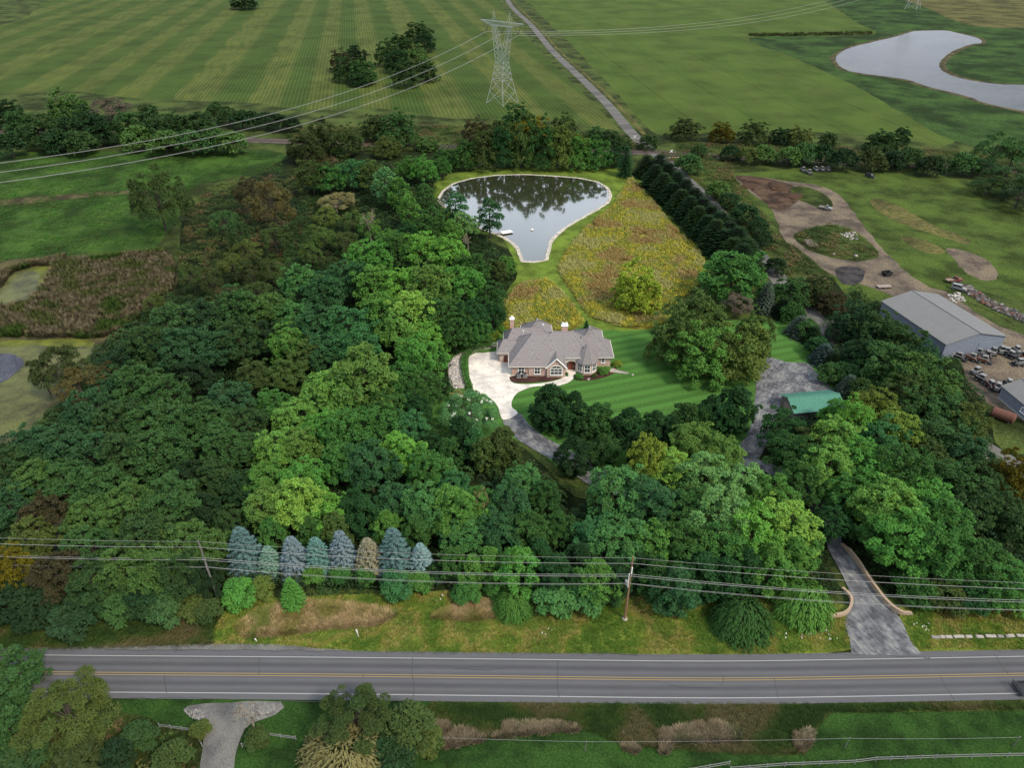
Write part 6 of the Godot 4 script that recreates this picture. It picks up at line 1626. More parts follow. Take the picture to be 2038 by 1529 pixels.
			["dull-green fine-leaved tree, third-from-left at the right edge beyond the mown field","wmid",222.5,-330.4,11.0,16.0],
			["dull-green fine-leaved tree, second-from-right at the right edge beyond the mown field","wmid",232.5,-332.6,8.8,15.0],
			["deep-green fine-leaved tree, third-from-right at the right edge beyond the mown field","wdark",210.7,-300.7,11.3,12.0],
			["deep-green fine-leaved tree, second-from-left at the right edge beyond the mown field","wdark",201.0,-296.6,7.9,7.0],
			["deep-green fine-leaved tree, rightmost at the right edge beyond the mown field","wdark",204.5,-280.2,8.7,9.0]]],
		["h","bushes beside the side road",[["dull-green shrub, leftmost in the round bush line beside the side road","wmid",80.5,-325.9,6.7,10.3],
			["deep-green shrub, second-from-left in the round bush line beside the side road","wdark",91.9,-353.4,4.3,6.6],
			["dull-green shrub, third-from-left in the round bush line beside the side road","wmid",86.4,-292.4,5.0,7.7],
			["deep-green shrub, fourth-from-left in the round bush line beside the side road","wdark",88.2,-281.2,4.4,6.8],
			["deep-green shrub, fourth-from-right in the round bush line beside the side road","wdark",89.7,-263.4,5.4,8.4],
			["deep-green shrub, third-from-right in the round bush line beside the side road","wdark",91.9,-253.0,4.0,6.3],
			["deep-green shrub, second-from-right in the round bush line beside the side road","wdark",89.3,-241.0,3.9,6.0],
			["deep-green shrub, rightmost in the round bush line beside the side road","wdark",87.5,-217.6,3.6,5.6]]],
		["B","trees of the crop island",[["brownish tree, leftmost in the tree island in the striped crop","wbrown",-128.8,-583.4,8.1,15.4],
			["deep-green tree, third-from-left in the tree island in the striped crop","wdark",-122.5,-600.8,9.2,17.0],
			["dull-green tree, second-from-left in the tree island in the striped crop","wmid",-117.0,-542.5,9.1,17.0],
			["dull-green tree, fifth-from-left in the tree island in the striped crop","wmid",-104.0,-533.2,8.9,16.9],
			["deep-green tree, fourth-from-left in the tree island in the striped crop","wdark",-106.0,-527.6,7.4,8.0],
			["deep-green tree, sixth-from-left in the tree island in the striped crop","wdark",-98.6,-605.1,8.3,15.8],
			["deep-green tree, eighth-from-left in the tree island in the striped crop","wdark",-96.3,-668.8,11.9,17.0],
			["deep-green tree, eleventh-from-left in the tree island in the striped crop","wdark",-88.1,-738.3,12.1,17.0],
			["deep-green tree, twelfth-from-left in the tree island in the striped crop","wdark",-75.4,-674.6,9.2,17.0],
			["deep-green tree, seventh-from-left in the tree island in the striped crop","wdark",-86.2,-577.9,9.5,17.0],
			["dull-green tree, tenth-from-left in the tree island in the striped crop","wmid",-73.4,-591.5,9.7,17.0],
			["deep-green tree, rightmost in the tree island in the striped crop","wdark",-60.2,-542.1,7.4,14.1],
			["deep-green tree, ninth-from-left in the tree island in the striped crop","wdark",-73.9,-525.0,8.7,16.5]]],
		["B","",[["deep-green tree at the far left end of the crop","wdark",-336.0,-1006.3,15.8,17.0]]],
		["B","trees left of the white barn",[["dull-green tree, leftmost in the upper part of the strip left of the white barn","wmid",84.4,-194.4,5.3,9.0],
			["drab olive tree, second-from-left in the upper part of the strip left of the white barn","wolive",91.9,-196.1,5.7,9.0],
			["brownish tree, third-from-left in the upper part of the strip left of the white barn","wbrown",95.1,-189.9,4.4,7.0],
			["dull bluish-green tree, fourth-from-left in the upper part of the strip left of the white barn","wteal",94.1,-172.3,5.8,12.0],
			["dull-green tree, third-from-right in the upper part of the strip left of the white barn","wmid",98.5,-168.0,6.1,12.0],
			["dull-green tree, second-from-right in the upper part of the strip left of the white barn","wmid",102.1,-162.2,6.0,11.0],
			["dull bluish-green tree, rightmost in the upper part of the strip left of the white barn","wteal",104.9,-156.7,4.8,10.0]]],
		["B","trees left of the workshop",[["deep-green tree, leftmost in the lower part of the strip left of the workshop","wdark",90.3,-157.6,5.5,10.5],
			["dull-green tree, second-from-left in the lower part of the strip left of the workshop","wmid",93.4,-150.3,6.2,11.8],
			["dull-green tree, fourth-from-left in the lower part of the strip left of the workshop","wmid",97.5,-145.7,6.1,11.7],
			["dull-green tree, third-from-right in the lower part of the strip left of the workshop","wmid",101.5,-142.1,5.6,10.6],
			["dull-green tree, fourth-from-right in the lower part of the strip left of the workshop","wmid",94.4,-133.8,5.6,10.6],
			["dull-green tree, second-from-right in the lower part of the strip left of the workshop","wmid",99.4,-132.1,5.4,10.2],
			["drab olive tree, third-from-left in the lower part of the strip left of the workshop","wolive",92.7,-138.5,5.2,9.8],
			["drab olive tree, rightmost in the lower part of the strip left of the workshop","wolive",102.1,-129.1,4.6,9.0]]],
		["B","trees outside the right boundary",[["dull bluish-green tree, second-from-left in the near part of the strip, outside the boundary","wteal",92.6,-121.9,5.3,10.1],
			["dull bluish-green tree, fourth-from-left in the near part of the strip, outside the boundary","wteal",96.1,-117.7,4.6,8.7],
			["drab olive tree, leftmost in the near part of the strip, outside the boundary","wolive",88.1,-116.7,4.7,8.9],
			["dull-green tree, third-from-left in the near part of the strip, outside the boundary","wmid",89.4,-108.3,5.0,9.5],
			["dull-green tree, fourth-from-right in the near part of the strip, outside the boundary","wmid",95.7,-110.0,4.2,8.0],
			["mustard-yellow tree, second-from-right in the near part of the strip, outside the boundary","wyel",101.2,-110.2,4.1,9.0],
			["dull-green tree, fifth-from-left in the near part of the strip, outside the boundary","wmid",89.5,-100.8,4.7,8.8],
			["dull-green tree, third-from-right in the near part of the strip, outside the boundary","wmid",94.7,-101.2,4.3,8.2],
			["dull-green tree, rightmost in the near part of the strip, outside the boundary","wmid",95.2,-96.1,4.0,7.6]]],
		["B","trees at the bottom left corner",[["dull-green tree, leftmost at the bottom left corner beside the highway","wmid",-77.1,-64.9,4.9,8.0],
			["dull-green tree, rightmost at the bottom left corner beside the highway","wmid",-73.4,-58.8,4.1,8.0]]],
		["W","",[["drab olive fine-leaved tree in the garden at the bottom left, over the highway edge","wolive",-63.8,-58.8,6.4,8.5]]],
		["W","",[["drab olive fine-leaved tree beside the gravel drive at the bottom, near the highway","wolive",-22.3,-57.8,5.3,9.0]]],
		["f","",[["pale yellowish drooping shrub weeping at the bottom edge below the highway","tan",-22.8,-53.5,6.8,7.0]]],
		["h","bushes right of the willow",[["drab olive shrub, second-from-left in the bushy clump right of the weeping willow","wolive",-15.0,-57.3,4.2,6.5],
			["deep-green shrub, leftmost in the bushy clump right of the weeping willow","wdark",-16.1,-54.6,3.5,5.4],
			["drab olive shrub, rightmost in the bushy clump right of the weeping willow","wolive",-12.1,-56.2,2.4,3.7]]],
		["h","shrubs of the bottom garden",[["deep-green shrub, fourth-from-left in the garden between the bottom fences","wdark",-53.3,-56.9,2.5,3.8],
			["drab olive shrub, second-from-right in the garden between the bottom fences","wolive",-45.4,-58.4,1.5,2.3],
			["drab olive shrub, third-from-right in the garden between the bottom fences","wolive",-47.0,-53.5,2.9,4.5],
			["drab olive shrub, rightmost in the garden between the bottom fences","wolive",-36.7,-56.9,1.7,2.6],
			["dull-green shrub, leftmost in the garden between the bottom fences","wmid",-67.0,-53.9,3.5,5.4],
			["drab olive shrub, second-from-left in the garden between the bottom fences","wolive",-59.7,-53.3,3.4,5.3],
			["deep-green shrub, third-from-left in the garden between the bottom fences","wdark",-55.0,-53.9,2.6,4.1]]],
		["d","",[["greyish-brown bare-branched tree leafless over the gravel drive below the highway","wgrey",-37.5,-58.5,3.2,7.0]]],
		["d","dead trees by the pond",[["greyish-brown bare-branched tree, leftmost pale and leafless at the grove left of the pond","wgrey",-50.6,-241.7,4.8,15.0],
			["pale yellowish bare-branched tree, rightmost pale and leafless at the grove left of the pond","tan",-15.4,-230.8,3.2,10.0]]],
		["w","",[["pale yellowish fine-leaved tree bushy and pale on the scrub left of the pond","tan",-69.5,-273.0,8.0,9.0]]],
		["p","",[["bluish-green upright tree upright at the pond bank beside the dock","teal",-8.0,-248.5,4.5,14.0]]],
		["h","shrubs at the house",[["mid-green shrub, second-from-right around the house foundation","mid",23.9,-156.1,1.5,2.0],
			["yellow-green shrub, rightmost around the house foundation","yellow",27.8,-159.5,1.2,1.8],
			["mid-green shrub, fourth-from-right around the house foundation","mid",17.2,-153.6,1.2,1.2],
			["mid-green shrub, fourth-from-left around the house foundation","mid",14.1,-154.8,0.5,1.2],
			["olive-green shrub, third-from-right around the house foundation","olive",21.3,-154.2,0.7,1.0],
			["yellow-green shrub, second-from-left around the house foundation","yellow",-4.8,-174.1,1.7,2.2],
			["mid-green shrub, third-from-left around the house foundation","mid",-3.4,-177.9,1.6,2.2],
			["olive-green shrub, leftmost around the house foundation","olive",-7.1,-170.9,1.7,2.0]]],
		["c","",[["dark-green conifer behind the house","dark",21.3,-178.9,0.9,3.5]]],
	]

# ------------------------------------------------------------------ yard of the house and entrance
func yard_things():
	var L := Leaves.new(); L.r = rng
	var hl := ragged(pts([-4.9, -169.6, -7.5, -168.8, -10.2, -167.2, -12.1, -164.8, -12.9, -161.4, -12.5, -156.9, -11.8, -152.6, -10.5, -148.0]), 0.22, 0.05, false)
	for q in hl:
		for i in 34:
			var d := L.ball(); d.y = absf(d.y)
			var p := Vector3(q.x + clampf(d.x * 1.5, -0.62, 0.62), clampf(d.y * 1.7, 0.1, 1.15), q.y + clampf(d.z * 1.5, -0.62, 0.62))
			var k := rng.randf_range(0.75, 1.25)
			L.spray(p, (d + L.ball() * 0.7).normalized(), (Vector3.UP + d).normalized(), 0.30, 0.11, d, Color(k * 1.05, k, k))
	var hd := thing("hedge", "clipped curving green hedge between rock strip and concrete drive", "hedge", Vector3(0, 0.2, 0))
	mi("foliage", L.commit(), mats.leaf_mid, hd)
	for i in 2:
		var ac := thing("air_conditioner", ["grey air-conditioning unit at the garage front, the left of two", "grey air-conditioning unit at the garage front, the right of two"][i], "air conditioner", [Vector3(1.75, 0, -154.03), Vector3(3.32, 0, -154.15)][i] + Vector3(0, 0.22, 0), 0.0, "air-conditioning units by the house")
		bx("base_pad", Vector3(1.15, 0.1, 1.15), Vector3(0, 0.05, 0), mats.stone_pale, ac)
		bx("cabinet", Vector3(0.95, 1.0, 0.95), Vector3(0, 0.6, 0), mats.grey_metal, ac)
		for j in 6: bx("louvre", Vector3(0.86, 0.03, 0.03), Vector3(0, 0.25 + j * 0.14, 0.48), mats.white_metal, ac)
		var fan := MB.new()
		fan.lathe(PackedVector2Array([Vector2(0.4, 0), Vector2(0.4, 0.06), Vector2(0.34, 0.06), Vector2(0.34, 0.02), Vector2(0, 0.02)]), 14)
		mi("fan_grille", fan.commit(), mats.black_metal, ac, Vector3(0, 1.1, 0))
	retaining("curved tan block retaining wall left of the entrance driveway", [53.1, -78.8, 55.0, -78.9, 56.8, -79.4, 58.2, -80.7, 59.0, -82.5, 58.9, -84.1, 58.5, -85.0], 0.85)
	retaining("long tan block retaining wall along the right of the entrance driveway", [62.4, -95.6, 63.1, -93.2, 63.6, -90.6, 63.8, -87.7, 64.2, -84.5, 64.8, -81.6, 66.0, -79.7, 68.2, -79.5], 1.0)
	# stone edging along the highway verge
	var se := thing("stone_edging", "row of pale stone blocks edging the verge at the lower right", "stone edging", Vector3.ZERO)
	var el := pts([69.0, -74.8, 90.2, -75.2])
	var total := el[0].distance_to(el[1])
	var dirn := (el[1] - el[0]) / total
	var at := 0.0
	var vi := 0
	while at < total:
		var w := rng.randf_range(0.75, 1.35)
		var q := el[0] + dirn * (at + w / 2) + Vector2(0, rng.randf_range(-0.06, 0.06))
		var key := "edging%d" % (vi % 6)
		if not meshes.has(key):
			var b := MB.new()
			b.box(Vector3.ZERO, Vector3(0.6 + 0.13 * (vi % 6), 0.34, 0.55), 0.06)
			meshes[key] = b.commit()
		mi("stone", meshes[key], mats.stone_pale if vi % 3 else mats.stone_grey, se, Vector3(q.x, 0.24, q.y), Vector3(rng.randf_range(-.05, .05), -dirn.angle() + rng.randf_range(-.05, .05), rng.randf_range(-.05, .05)))
		at += 0.6 + 0.13 * (vi % 6) + rng.randf_range(0.04, 0.14)
		vi = (vi * 5 + 3 + int(at)) % 6
	# dock and float on the pond
	var dk := thing("dock", "white floating dock at the left bank of the pond", "dock", Vector3(-2.07, 0, -253.44) + Vector3(0, 0.2, 0), 0.42)
	bx("deck", Vector3(4.4, 0.16, 2.6), Vector3(0, 0.42, 0), mats.dock_white, dk)
	for s in [-1.0, 1.0]:
		bx("float", Vector3(4.0, 0.36, 0.5), Vector3(0, 0.17, s * 0.9), mats.black_metal, dk)
	for j in 7: bx("deck_board", Vector3(0.5, 0.03, 2.5), Vector3(-1.9 + j * 0.63, 0.515, 0), mats.dock_white, dk)
	bx("gangway", Vector3(2.6, 0.1, 1.0), Vector3(-3.3, 0.40, 0.3), mats.plank, dk, Vector3(0, 0, -0.06))
	var fl := thing("fountain_float", "small white float out on the pond right of the dock", "float", Vector3(7.62, 0, -256.49) + Vector3(0, 0.17, 0))
	var fm := MB.new()
	fm.lathe(PackedVector2Array([Vector2(0, 0), Vector2(0.55, 0.05), Vector2(0.6, 0.25), Vector2(0.35, 0.4), Vector2(0.12, 0.45), Vector2(0.1, 0.75), Vector2(0, 0.8)]), 10)
	mi("body", fm.commit(), mats.dock_white, fl)
	bx("arm", Vector3(1.5, 0.12, 0.14), Vector3(0, 0.2, 0), mats.dock_white, fl, Vector3(0, 0.4, 0))

func retaining(label: String, a: Array, h: float):
	var o := thing("retaining_wall", label, "wall", Vector3.ZERO, 0.0, "")
	var line := ragged(pts(a), 0.46, 0.0, false)
	var m := MB.new(); var c := MB.new()
	var ends := 5
	for i in line.size() - 1:
		var d := line[i + 1] - line[i]
		var mid := (line[i] + line[i + 1]) * 0.5
		var t := Basis(Vector3.UP, -d.angle())
		var e := mini(i, line.size() - 2 - i)
		var hh := h * clampf(0.45 + e * 0.14, 0.0, 1.0)
		var n := maxi(2, int(hh / 0.19))
		for k in n:
			var sh := 0.0 if k % 2 else d.length() * 0.5
			var q := mid + d.normalized() * sh
			m.box(Vector3(q.x, 0.24 + k * 0.19, q.y), Vector3(d.length() * 0.965, 0.18, 0.36 + rng.randf_range(-0.03, 0.03)), 0.02, t)
		c.box(Vector3(mid.x, 0.17 + n * 0.19 + 0.04, mid.y), Vector3(d.length() * 0.985, 0.09, 0.48), 0.015, t)
	var b := mi("block_courses", m.commit(), mats.block_wall, o)
	b.set_meta("kind", "stuff")
	mi("cap", c.commit(), mats.block_wall, o)

# ------------------------------------------------------------------ vehicles, fences, signs
func wheel(p: Node3D, at: Vector3, r: float, w: float):
	var key := "wheel%.2f_%.2f" % [r, w]
	if not meshes.has(key):
		var t := MB.new(); t.lathe(PackedVector2Array([Vector2(r * 0.6, -w / 2), Vector2(r * 0.94, -w / 2), Vector2(r, -w * 0.3), Vector2(r, w * 0.3), Vector2(r * 0.94, w / 2), Vector2(r * 0.6, w / 2)]), 14)
		var h := MB.new(); h.lathe(PackedVector2Array([Vector2(0, -w * 0.36), Vector2(r * 0.6, -w * 0.42), Vector2(r * 0.6, w * 0.42), Vector2(0, w * 0.36)]), 10)
		meshes[key] = t.commit(); meshes[key + "r"] = h.commit()
	var o := mi("wheel", meshes[key], mats.rubber, p, at, Vector3(PI / 2, 0, 0))
	mi("rim", meshes[key + "r"], mats.grey_metal, o)

# nose towards +x
func truck(label: String, at: Vector3, turn: float, paint: Material, bed_kind: int, cat := "truck", group := ""):
	var o := thing("parked_truck", label, cat, at + Vector3(0, 0.12, 0), turn, group)
	var b := MB.new()
	if bed_kind == 0:   # closed off-road car
		b.prism(PackedVector2Array([Vector2(-2.1, 0.5), Vector2(2.1, 0.5), Vector2(2.15, 0.95), Vector2(1.0, 1.1), Vector2(0.55, 1.15), Vector2(-2.1, 1.15)]), -0.85, 0.85)
	else:
		b.prism(PackedVector2Array([Vector2(0.0, 0.55), Vector2(2.4, 0.55), Vector2(2.45, 1.05), Vector2(1.35, 1.22), Vector2(0.0, 1.25)]), -0.9, 0.9)
		b.box(Vector3(-1.2, 0.62, 0), Vector3(2.9, 0.2, 1.0))
	mi("body", b.commit(), paint, o)
	var c := MB.new(); var g := MB.new()
	var x0 := -2.0 if bed_kind == 0 else 0.05
	var prof := PackedVector2Array([Vector2(x0, 1.14), Vector2(0.95, 1.10), Vector2(0.45, 1.82), Vector2(x0 + 0.15, 1.85)])
	c.box(Vector3((x0 + 0.6) / 2, 1.86, 0), Vector3(0.45 - x0 + 0.1, 0.07, 1.5), 0.03)
	for s in [-1.0, 1.0]:
		c.bar(Vector3(0.95, 1.12, s * 0.78), Vector3(0.45, 1.84, s * 0.70), 0.05, 0.05, 4)
		c.bar(Vector3(x0 + 0.05, 1.14, s * 0.78), Vector3(x0 + 0.15, 1.84, s * 0.70), 0.06, 0.06, 4)
	g.prism(prof, -0.72, 0.72)
	mi("cab_frame", c.commit(), paint, o)
	mi("cab_glass", g.commit(), mats.glass_dark, o)
	if bed_kind == 1:
		bx("flatbed", Vector3(2.9, 0.14, 1.95), Vector3(-1.3, 0.85, 0), mats.plank, o)
		for s in [-1.0, 1.0]: bx("side_rail", Vector3(2.9, 0.3, 0.06), Vector3(-1.3, 1.05, s * 0.96), paint, o)
	elif bed_kind == 2:
		bx("cargo_box", Vector3(2.6, 0.75, 1.8), Vector3(-1.35, 1.1, 0), paint, o)
	for s in [-1.0, 1.0]:
		for x in [-1.4, 1.45]: wheel(o, Vector3(x, 0.40, s * 0.84), 0.40, 0.26)
		bx("headlight", Vector3(0.05, 0.16, 0.24), Vector3(2.14 if bed_kind == 0 else 2.44, 0.86, s * 0.62), mats.white_metal, o)
	bx("bumper", Vector3(0.14, 0.18, 1.7), Vector3(2.22 if bed_kind == 0 else 2.5, 0.58, 0), mats.grey_metal, o)

# compact loader, bucket towards +x
func loader(label: String, at: Vector3, turn: float, paint: Material, group: String):
	var o := thing("compact_loader", label, "loader", at + Vector3(0, 0.12, 0), turn, group)
	var b := MB.new()
	b.prism(PackedVector2Array([Vector2(-1.5, 0.45), Vector2(0.9, 0.45), Vector2(0.95, 0.9), Vector2(-0.4, 1.0), Vector2(-0.9, 1.35), Vector2(-1.55, 1.25)]), -0.5, 0.5)
	mi("body", b.commit(), paint, o)
	var c := MB.new()
	for sx in [-0.55, 0.65]:
		for s in [-1.0, 1.0]: c.bar(Vector3(sx, 0.9, s * 0.46), Vector3(sx * 0.85, 2.05, s * 0.46), 0.05, 0.05, 4)
	c.box(Vector3(0.05, 2.08, 0), Vector3(1.35, 0.1, 1.05), 0.03)
	mi("cab_frame", c.commit(), mats.white_metal, o)
	bx("cab_glass", Vector3(1.0, 0.95, 0.84), Vector3(0.03, 1.5, 0), mats.glass_dark, o)
	for s in [-1.0, 1.0]:
		var a := MB.new()
		a.bar(Vector3(-1.4, 1.45, s * 0.62), Vector3(0.9, 1.2, s * 0.62), 0.10, 0.09, 4)
		a.bar(Vector3(0.9, 1.2, s * 0.62), Vector3(1.5, 0.45, s * 0.62), 0.09, 0.08, 4)
		mi("lift_arm", a.commit(), mats.white_metal, o)
		for x in [-0.85, 0.6]: wheel(o, Vector3(x, 0.42, s * 0.74), 0.42, 0.3)
	var k := MB.new()
	k.prism(PackedVector2Array([Vector2(1.4, 0.15), Vector2(2.1, 0.1), Vector2(2.1, 0.16), Vector2(1.52, 0.22), Vector2(1.5, 0.75), Vector2(1.42, 0.78)]), -0.85, 0.85)
	mi("bucket", k.commit(), mats.black_metal, o)

func trailer(n: String, label: String, at: Vector3, turn: float, l: float, w: float, deck: Material, rails: bool):
	var o := thing(n, label, "trailer", at, turn)
	bx("deck", Vector3(l, 0.1, w), Vector3(0, 0.62, 0), deck, o)
	var f := MB.new()
	for s in [-1.0, 1.0]:
		f.box(Vector3(0, 0.54, s * w / 2), Vector3(l, 0.16, 0.08))
		if rails:
			f.box(Vector3(0, 1.12, s * w / 2), Vector3(l, 0.06, 0.06))
			for i in 6: f.box(Vector3(-l / 2 + i * l / 5, 0.85, s * w / 2), Vector3(0.06, 0.55, 0.06))
	f.bar(Vector3(l / 2, 0.5, w * 0.3), Vector3(l / 2 + 1.3, 0.5, 0), 0.06, 0.06, 4)
	f.bar(Vector3(l / 2, 0.5, -w * 0.3), Vector3(l / 2 + 1.3, 0.5, 0), 0.06, 0.06, 4)
	mi("frame", f.commit(), mats.black_metal, o)
	if rails:
		var g := MB.new()
		for i in 9: g.bar(Vector3(-l / 2 - 0.05, 0.55, -w / 2 + i * w / 8), Vector3(-l / 2 - 0.35, 1.75, -w / 2 + i * w / 8), 0.03, 0.03, 4)
		for j in 4: g.bar(Vector3(-l / 2 - 0.05 - j * 0.1, 0.57 + j * 0.39, -w / 2), Vector3(-l / 2 - 0.05 - j * 0.1, 0.57 + j * 0.39, w / 2), 0.04, 0.04, 4)
		mi("ramp_gate", g.commit(), mats.black_metal, o)
	for s in [-1.0, 1.0]: wheel(o, Vector3(-0.3, 0.36, s * (w / 2 + 0.18)), 0.36, 0.22)

func fence(label: String, a: Array, rails: Array, mat: Material, h: float, gap: float, post := 0.14):
	var o := thing("rail_fence", label, "fence")
	var line := pts(a)
	for i in line.size() - 1:
		var d := line[i + 1] - line[i]
		var n := maxi(1, int(round(d.length() / gap)))
		for k in n + (1 if i == line.size() - 2 else 0):
			var q := line[i] + d * k / n
			bx("post", Vector3(post, h, post), Vector3(q.x, h / 2 + 0.1, q.y), mat, o, Vector3(0, -d.angle(), 0))
		for k in n:
			var q := line[i] + d * (k + 0.5) / n
			for r in rails: bx("rail", Vector3(d.length() / n - post, 0.13, 0.05), Vector3(q.x, r + 0.1, q.y), mat, o, Vector3(0, -d.angle(), 0))

func small_things():
	truck("black off-road car parked on the mown field below the bushes", Vector3(162.49, 0, -321.05), -0.9, mats.black_metal, 0, "car")
	truck("stripped black and white truck on the grass island in the dirt", Vector3(126.90, 0, -278.96), -0.6, mats.white_metal, 1)
	truck("faded red flatbed truck on the field behind the barn", Vector3(143.69, 0, -211.13), 0.15, mats.red_metal, 1)
	truck("old pale car body among the scrap behind the barn", Vector3(142.06, 0, -205.20), -0.7, mats.white_metal, 0, "car")
	trailer("flat_trailer", "grey flat trailer on the grass in front of the barn", Vector3(119.16, 0, -207.03), 0.1, 4.6, 2.0, mats.plank, false)
	trailer("utility_trailer", "black utility trailer with mesh ramp on the highway, at right edge", Vector3(79.62, 0, -65.19), 0.05, 4.2, 2.1, mats.black_metal, true)
	var hp := thing("waste_hopper", "open black metal hopper on the dirt in front of the barn", "hopper", Vector3(123.96, 0, -216.14), 0.3)
	var hm := MB.new()
	hm.prism(PackedVector2Array([Vector2(-1.0, 0.3), Vector2(1.0, 0.3), Vector2(1.5, 1.5), Vector2(1.4, 1.5), Vector2(0.92, 0.42), Vector2(-0.92, 0.42), Vector2(-1.4, 1.5), Vector2(-1.5, 1.5)]), -1.0, 1.0)
	for s in [-1.0, 1.0]: hm.prism(PackedVector2Array([Vector2(-1.0, 0.3), Vector2(1.0, 0.3), Vector2(1.5, 1.5), Vector2(-1.5, 1.5)]), s * 1.03 - 0.03, s * 1.03 + 0.03)
	mi("bin", hm.commit(), mats.black_metal, hp)
	bx("skid", Vector3(2.2, 0.3, 0.2), Vector3(0, 0.15, 0.7), mats.grey_metal, hp)
	bx("skid", Vector3(2.2, 0.3, 0.2), Vector3(0, 0.15, -0.7), mats.grey_metal, hp)
	var wl := ["leftmost", "second from left", "middle", "second from right", "rightmost"]
	for i in 5:
		loader("white compact loader by the far bushes, %s of the five" % wl[i], [Vector3(135.18, 0, -330.12), Vector3(136.66, 0, -326.29), Vector3(141.31, 0, -330.89), Vector3(144.12, 0, -330.89), Vector3(146.93, 0, -330.89)][i], -1.5 + 0.1 * i, mats.white_metal, "loaders by the bush line")
	var spots := [Vector3(119.82, 0, -162.97), Vector3(123.19, 0, -162.45), Vector3(125.73, 0, -161.43), Vector3(130.62, 0, -165.58), Vector3(133.27, 0, -166.38), Vector3(134.34, 0, -163.75), Vector3(137.58, 0, -163.49), Vector3(120.61, 0, -155.71), Vector3(119.95, 0, -152.13), Vector3(121.85, 0, -148.22), Vector3(125.56, 0, -149.81)]
	var lw := ["leftmost in the row along the barn end", "second from left in the row along the barn end", "third from left in the row along the barn end", "fourth from left in the row along the barn end", "fifth from left in the row along the barn end", "sixth from left in the row along the barn end", "rightmost in the row along the barn end", "upper of two at the left of the gravel yard", "lower of two at the left of the gravel yard", "left of two behind the workshop", "right of two behind the workshop"]
	var pn := ["black", "orange", "orange", "white", "white", "black", "orange", "grey", "black", "white", "black"]
	for i in 11:
		loader("%s compact loader, %s" % [pn[i], lw[i]], spots[i], [-0.6, -0.8, -0.5, 1.1, 1.0, 1.9, -2.6, 0.4, -0.9, 0.9, 1.3][i], mats[pn[i] + "_metal"], "loaders in the gravel yard")
	var back := [Vector3(122.97, 0, -166.11), Vector3(126.23, 0, -165.05), Vector3(128.11, 0, -164.01), Vector3(134.04, 0, -165.58), Vector3(137.39, 0, -166.38), Vector3(134.37, 0, -159.91), Vector3(120.72, 0, -149.36)]
	var bw := ["close to the barn corner, behind the leftmost loader", "behind the orange pair at the barn end", "between the orange pair and the white pair", "right of the white pair at the barn end", "farthest right at the barn end, by the track", "alone in front of the row's right end", "leftmost beside the workshop's back wall"]
	for i in 7:
		loader("%s compact loader %s" % [["grey", "white", "red", "black", "white", "grey", "red"][i], bw[i]], back[i], 0.9 + i * 1.7, mats[["grey_metal", "white_metal", "red_metal", "black_metal", "white_metal", "grey_metal", "red_metal"][i]], "loaders in the gravel yard")
	# rusty tank lying by the workshop
	var tk := thing("fuel_tank", "rusty red tank lying in the grass below the workshop", "tank", Vector3(116.02, 0, -135.85), -0.75)
	var tm := MB.new()
	tm.lathe(PackedVector2Array([Vector2(0, -2.6), Vector2(0.9, -2.5), Vector2(1.25, -2.2), Vector2(1.25, 2.2), Vector2(0.9, 2.5), Vector2(0, 2.6)]), 18)
	mi("shell", tm.commit(), mats.rust, tk, Vector3(0, 1.3, 0), Vector3(0, 0, PI / 2))
	for k in 4:
		var hb := MB.new()
		hb.lathe(PackedVector2Array([Vector2(1.25, -0.06), Vector2(1.29, -0.06), Vector2(1.29, 0.06), Vector2(1.25, 0.06)]), 18)
		mi("band", hb.commit(), mats.red_metal, tk, Vector3(-1.6 + k * 1.1, 1.3, 0), Vector3(0, 0, PI / 2))
	for s in [-1.0, 1.0]: bx("saddle", Vector3(0.3, 0.6, 1.8), Vector3(s * 1.6, 0.3, 0), mats.wood_grey, tk)
	# signs
	var sg := thing("warning_sign", "yellow diamond warning sign beside the country lane", "sign", Vector3(91.38, 0, -240.42), 0.9)
	bx("post", Vector3(0.08, 2.9, 0.08), Vector3(0, 1.45, 0), mats.grey_metal, sg)
	bx("plate", Vector3(1.1, 1.1, 0.04), Vector3(0, 2.6, 0.07), mats.sign_yellow, sg, Vector3(0, 0, PI / 4))
	for i in 2:
		var cs := thing("crossing_sign", ["railway crossing signal right of the lane, nearer of two", "railway crossing signal left of the lane, farther of two"][i], "sign", [Vector3(77.61, 0, -351.28), Vector3(63.66, 0, -377.73)][i], 0.2 + i * PI)
		bx("post", Vector3(0.14, 4.2, 0.14), Vector3(0, 2.1, 0), mats.white_metal, cs)
		for s in [-1.0, 1.0]: bx("crossbuck", Vector3(1.9, 0.26, 0.05), Vector3(0, 3.7, 0.10 + s * 0.03), mats.white_paint, cs, Vector3(0, 0, s * PI / 4))
		bx("light_bar", Vector3(1.2, 0.12, 0.1), Vector3(0, 2.6, 0.1), mats.black_metal, cs)
		for s in [-1.0, 1.0]: bx("lamp_hood", Vector3(0.34, 0.34, 0.18), Vector3(s * 0.5, 2.6, 0.2), mats.black_metal, cs)
	var br := thing("crossing_barrier", "red and white railway crossing barrier lying beside the lane", "barrier", Vector3(76.31, 0, -349.58), 0.1)
	bx("stand", Vector3(0.5, 1.2, 0.5), Vector3(0, 0.6, 0), mats.grey_metal, br)
	for k in 8: bx("stripe", Vector3(0.7, 0.14, 0.07), Vector3(0.6 + k * 0.7, 1.0, 0), mats.sign_red if k % 2 else mats.white_paint, br)
	# fences of the garden below the highway
	fence("white board fence left of the gravel drive at the bottom", [-51.8, -59.3, -46.6, -58.6, -44.5, -56.4], [0.35, 0.75], mats.white_metal, 1.0, 1.9)
	fence("white board fence right of the gravel drive at the bottom", [-38.7, -56.3, -37.7, -57.1, -35.8, -58.0, -31.3, -57.4], [0.35, 0.75], mats.white_metal, 1.0, 1.9)
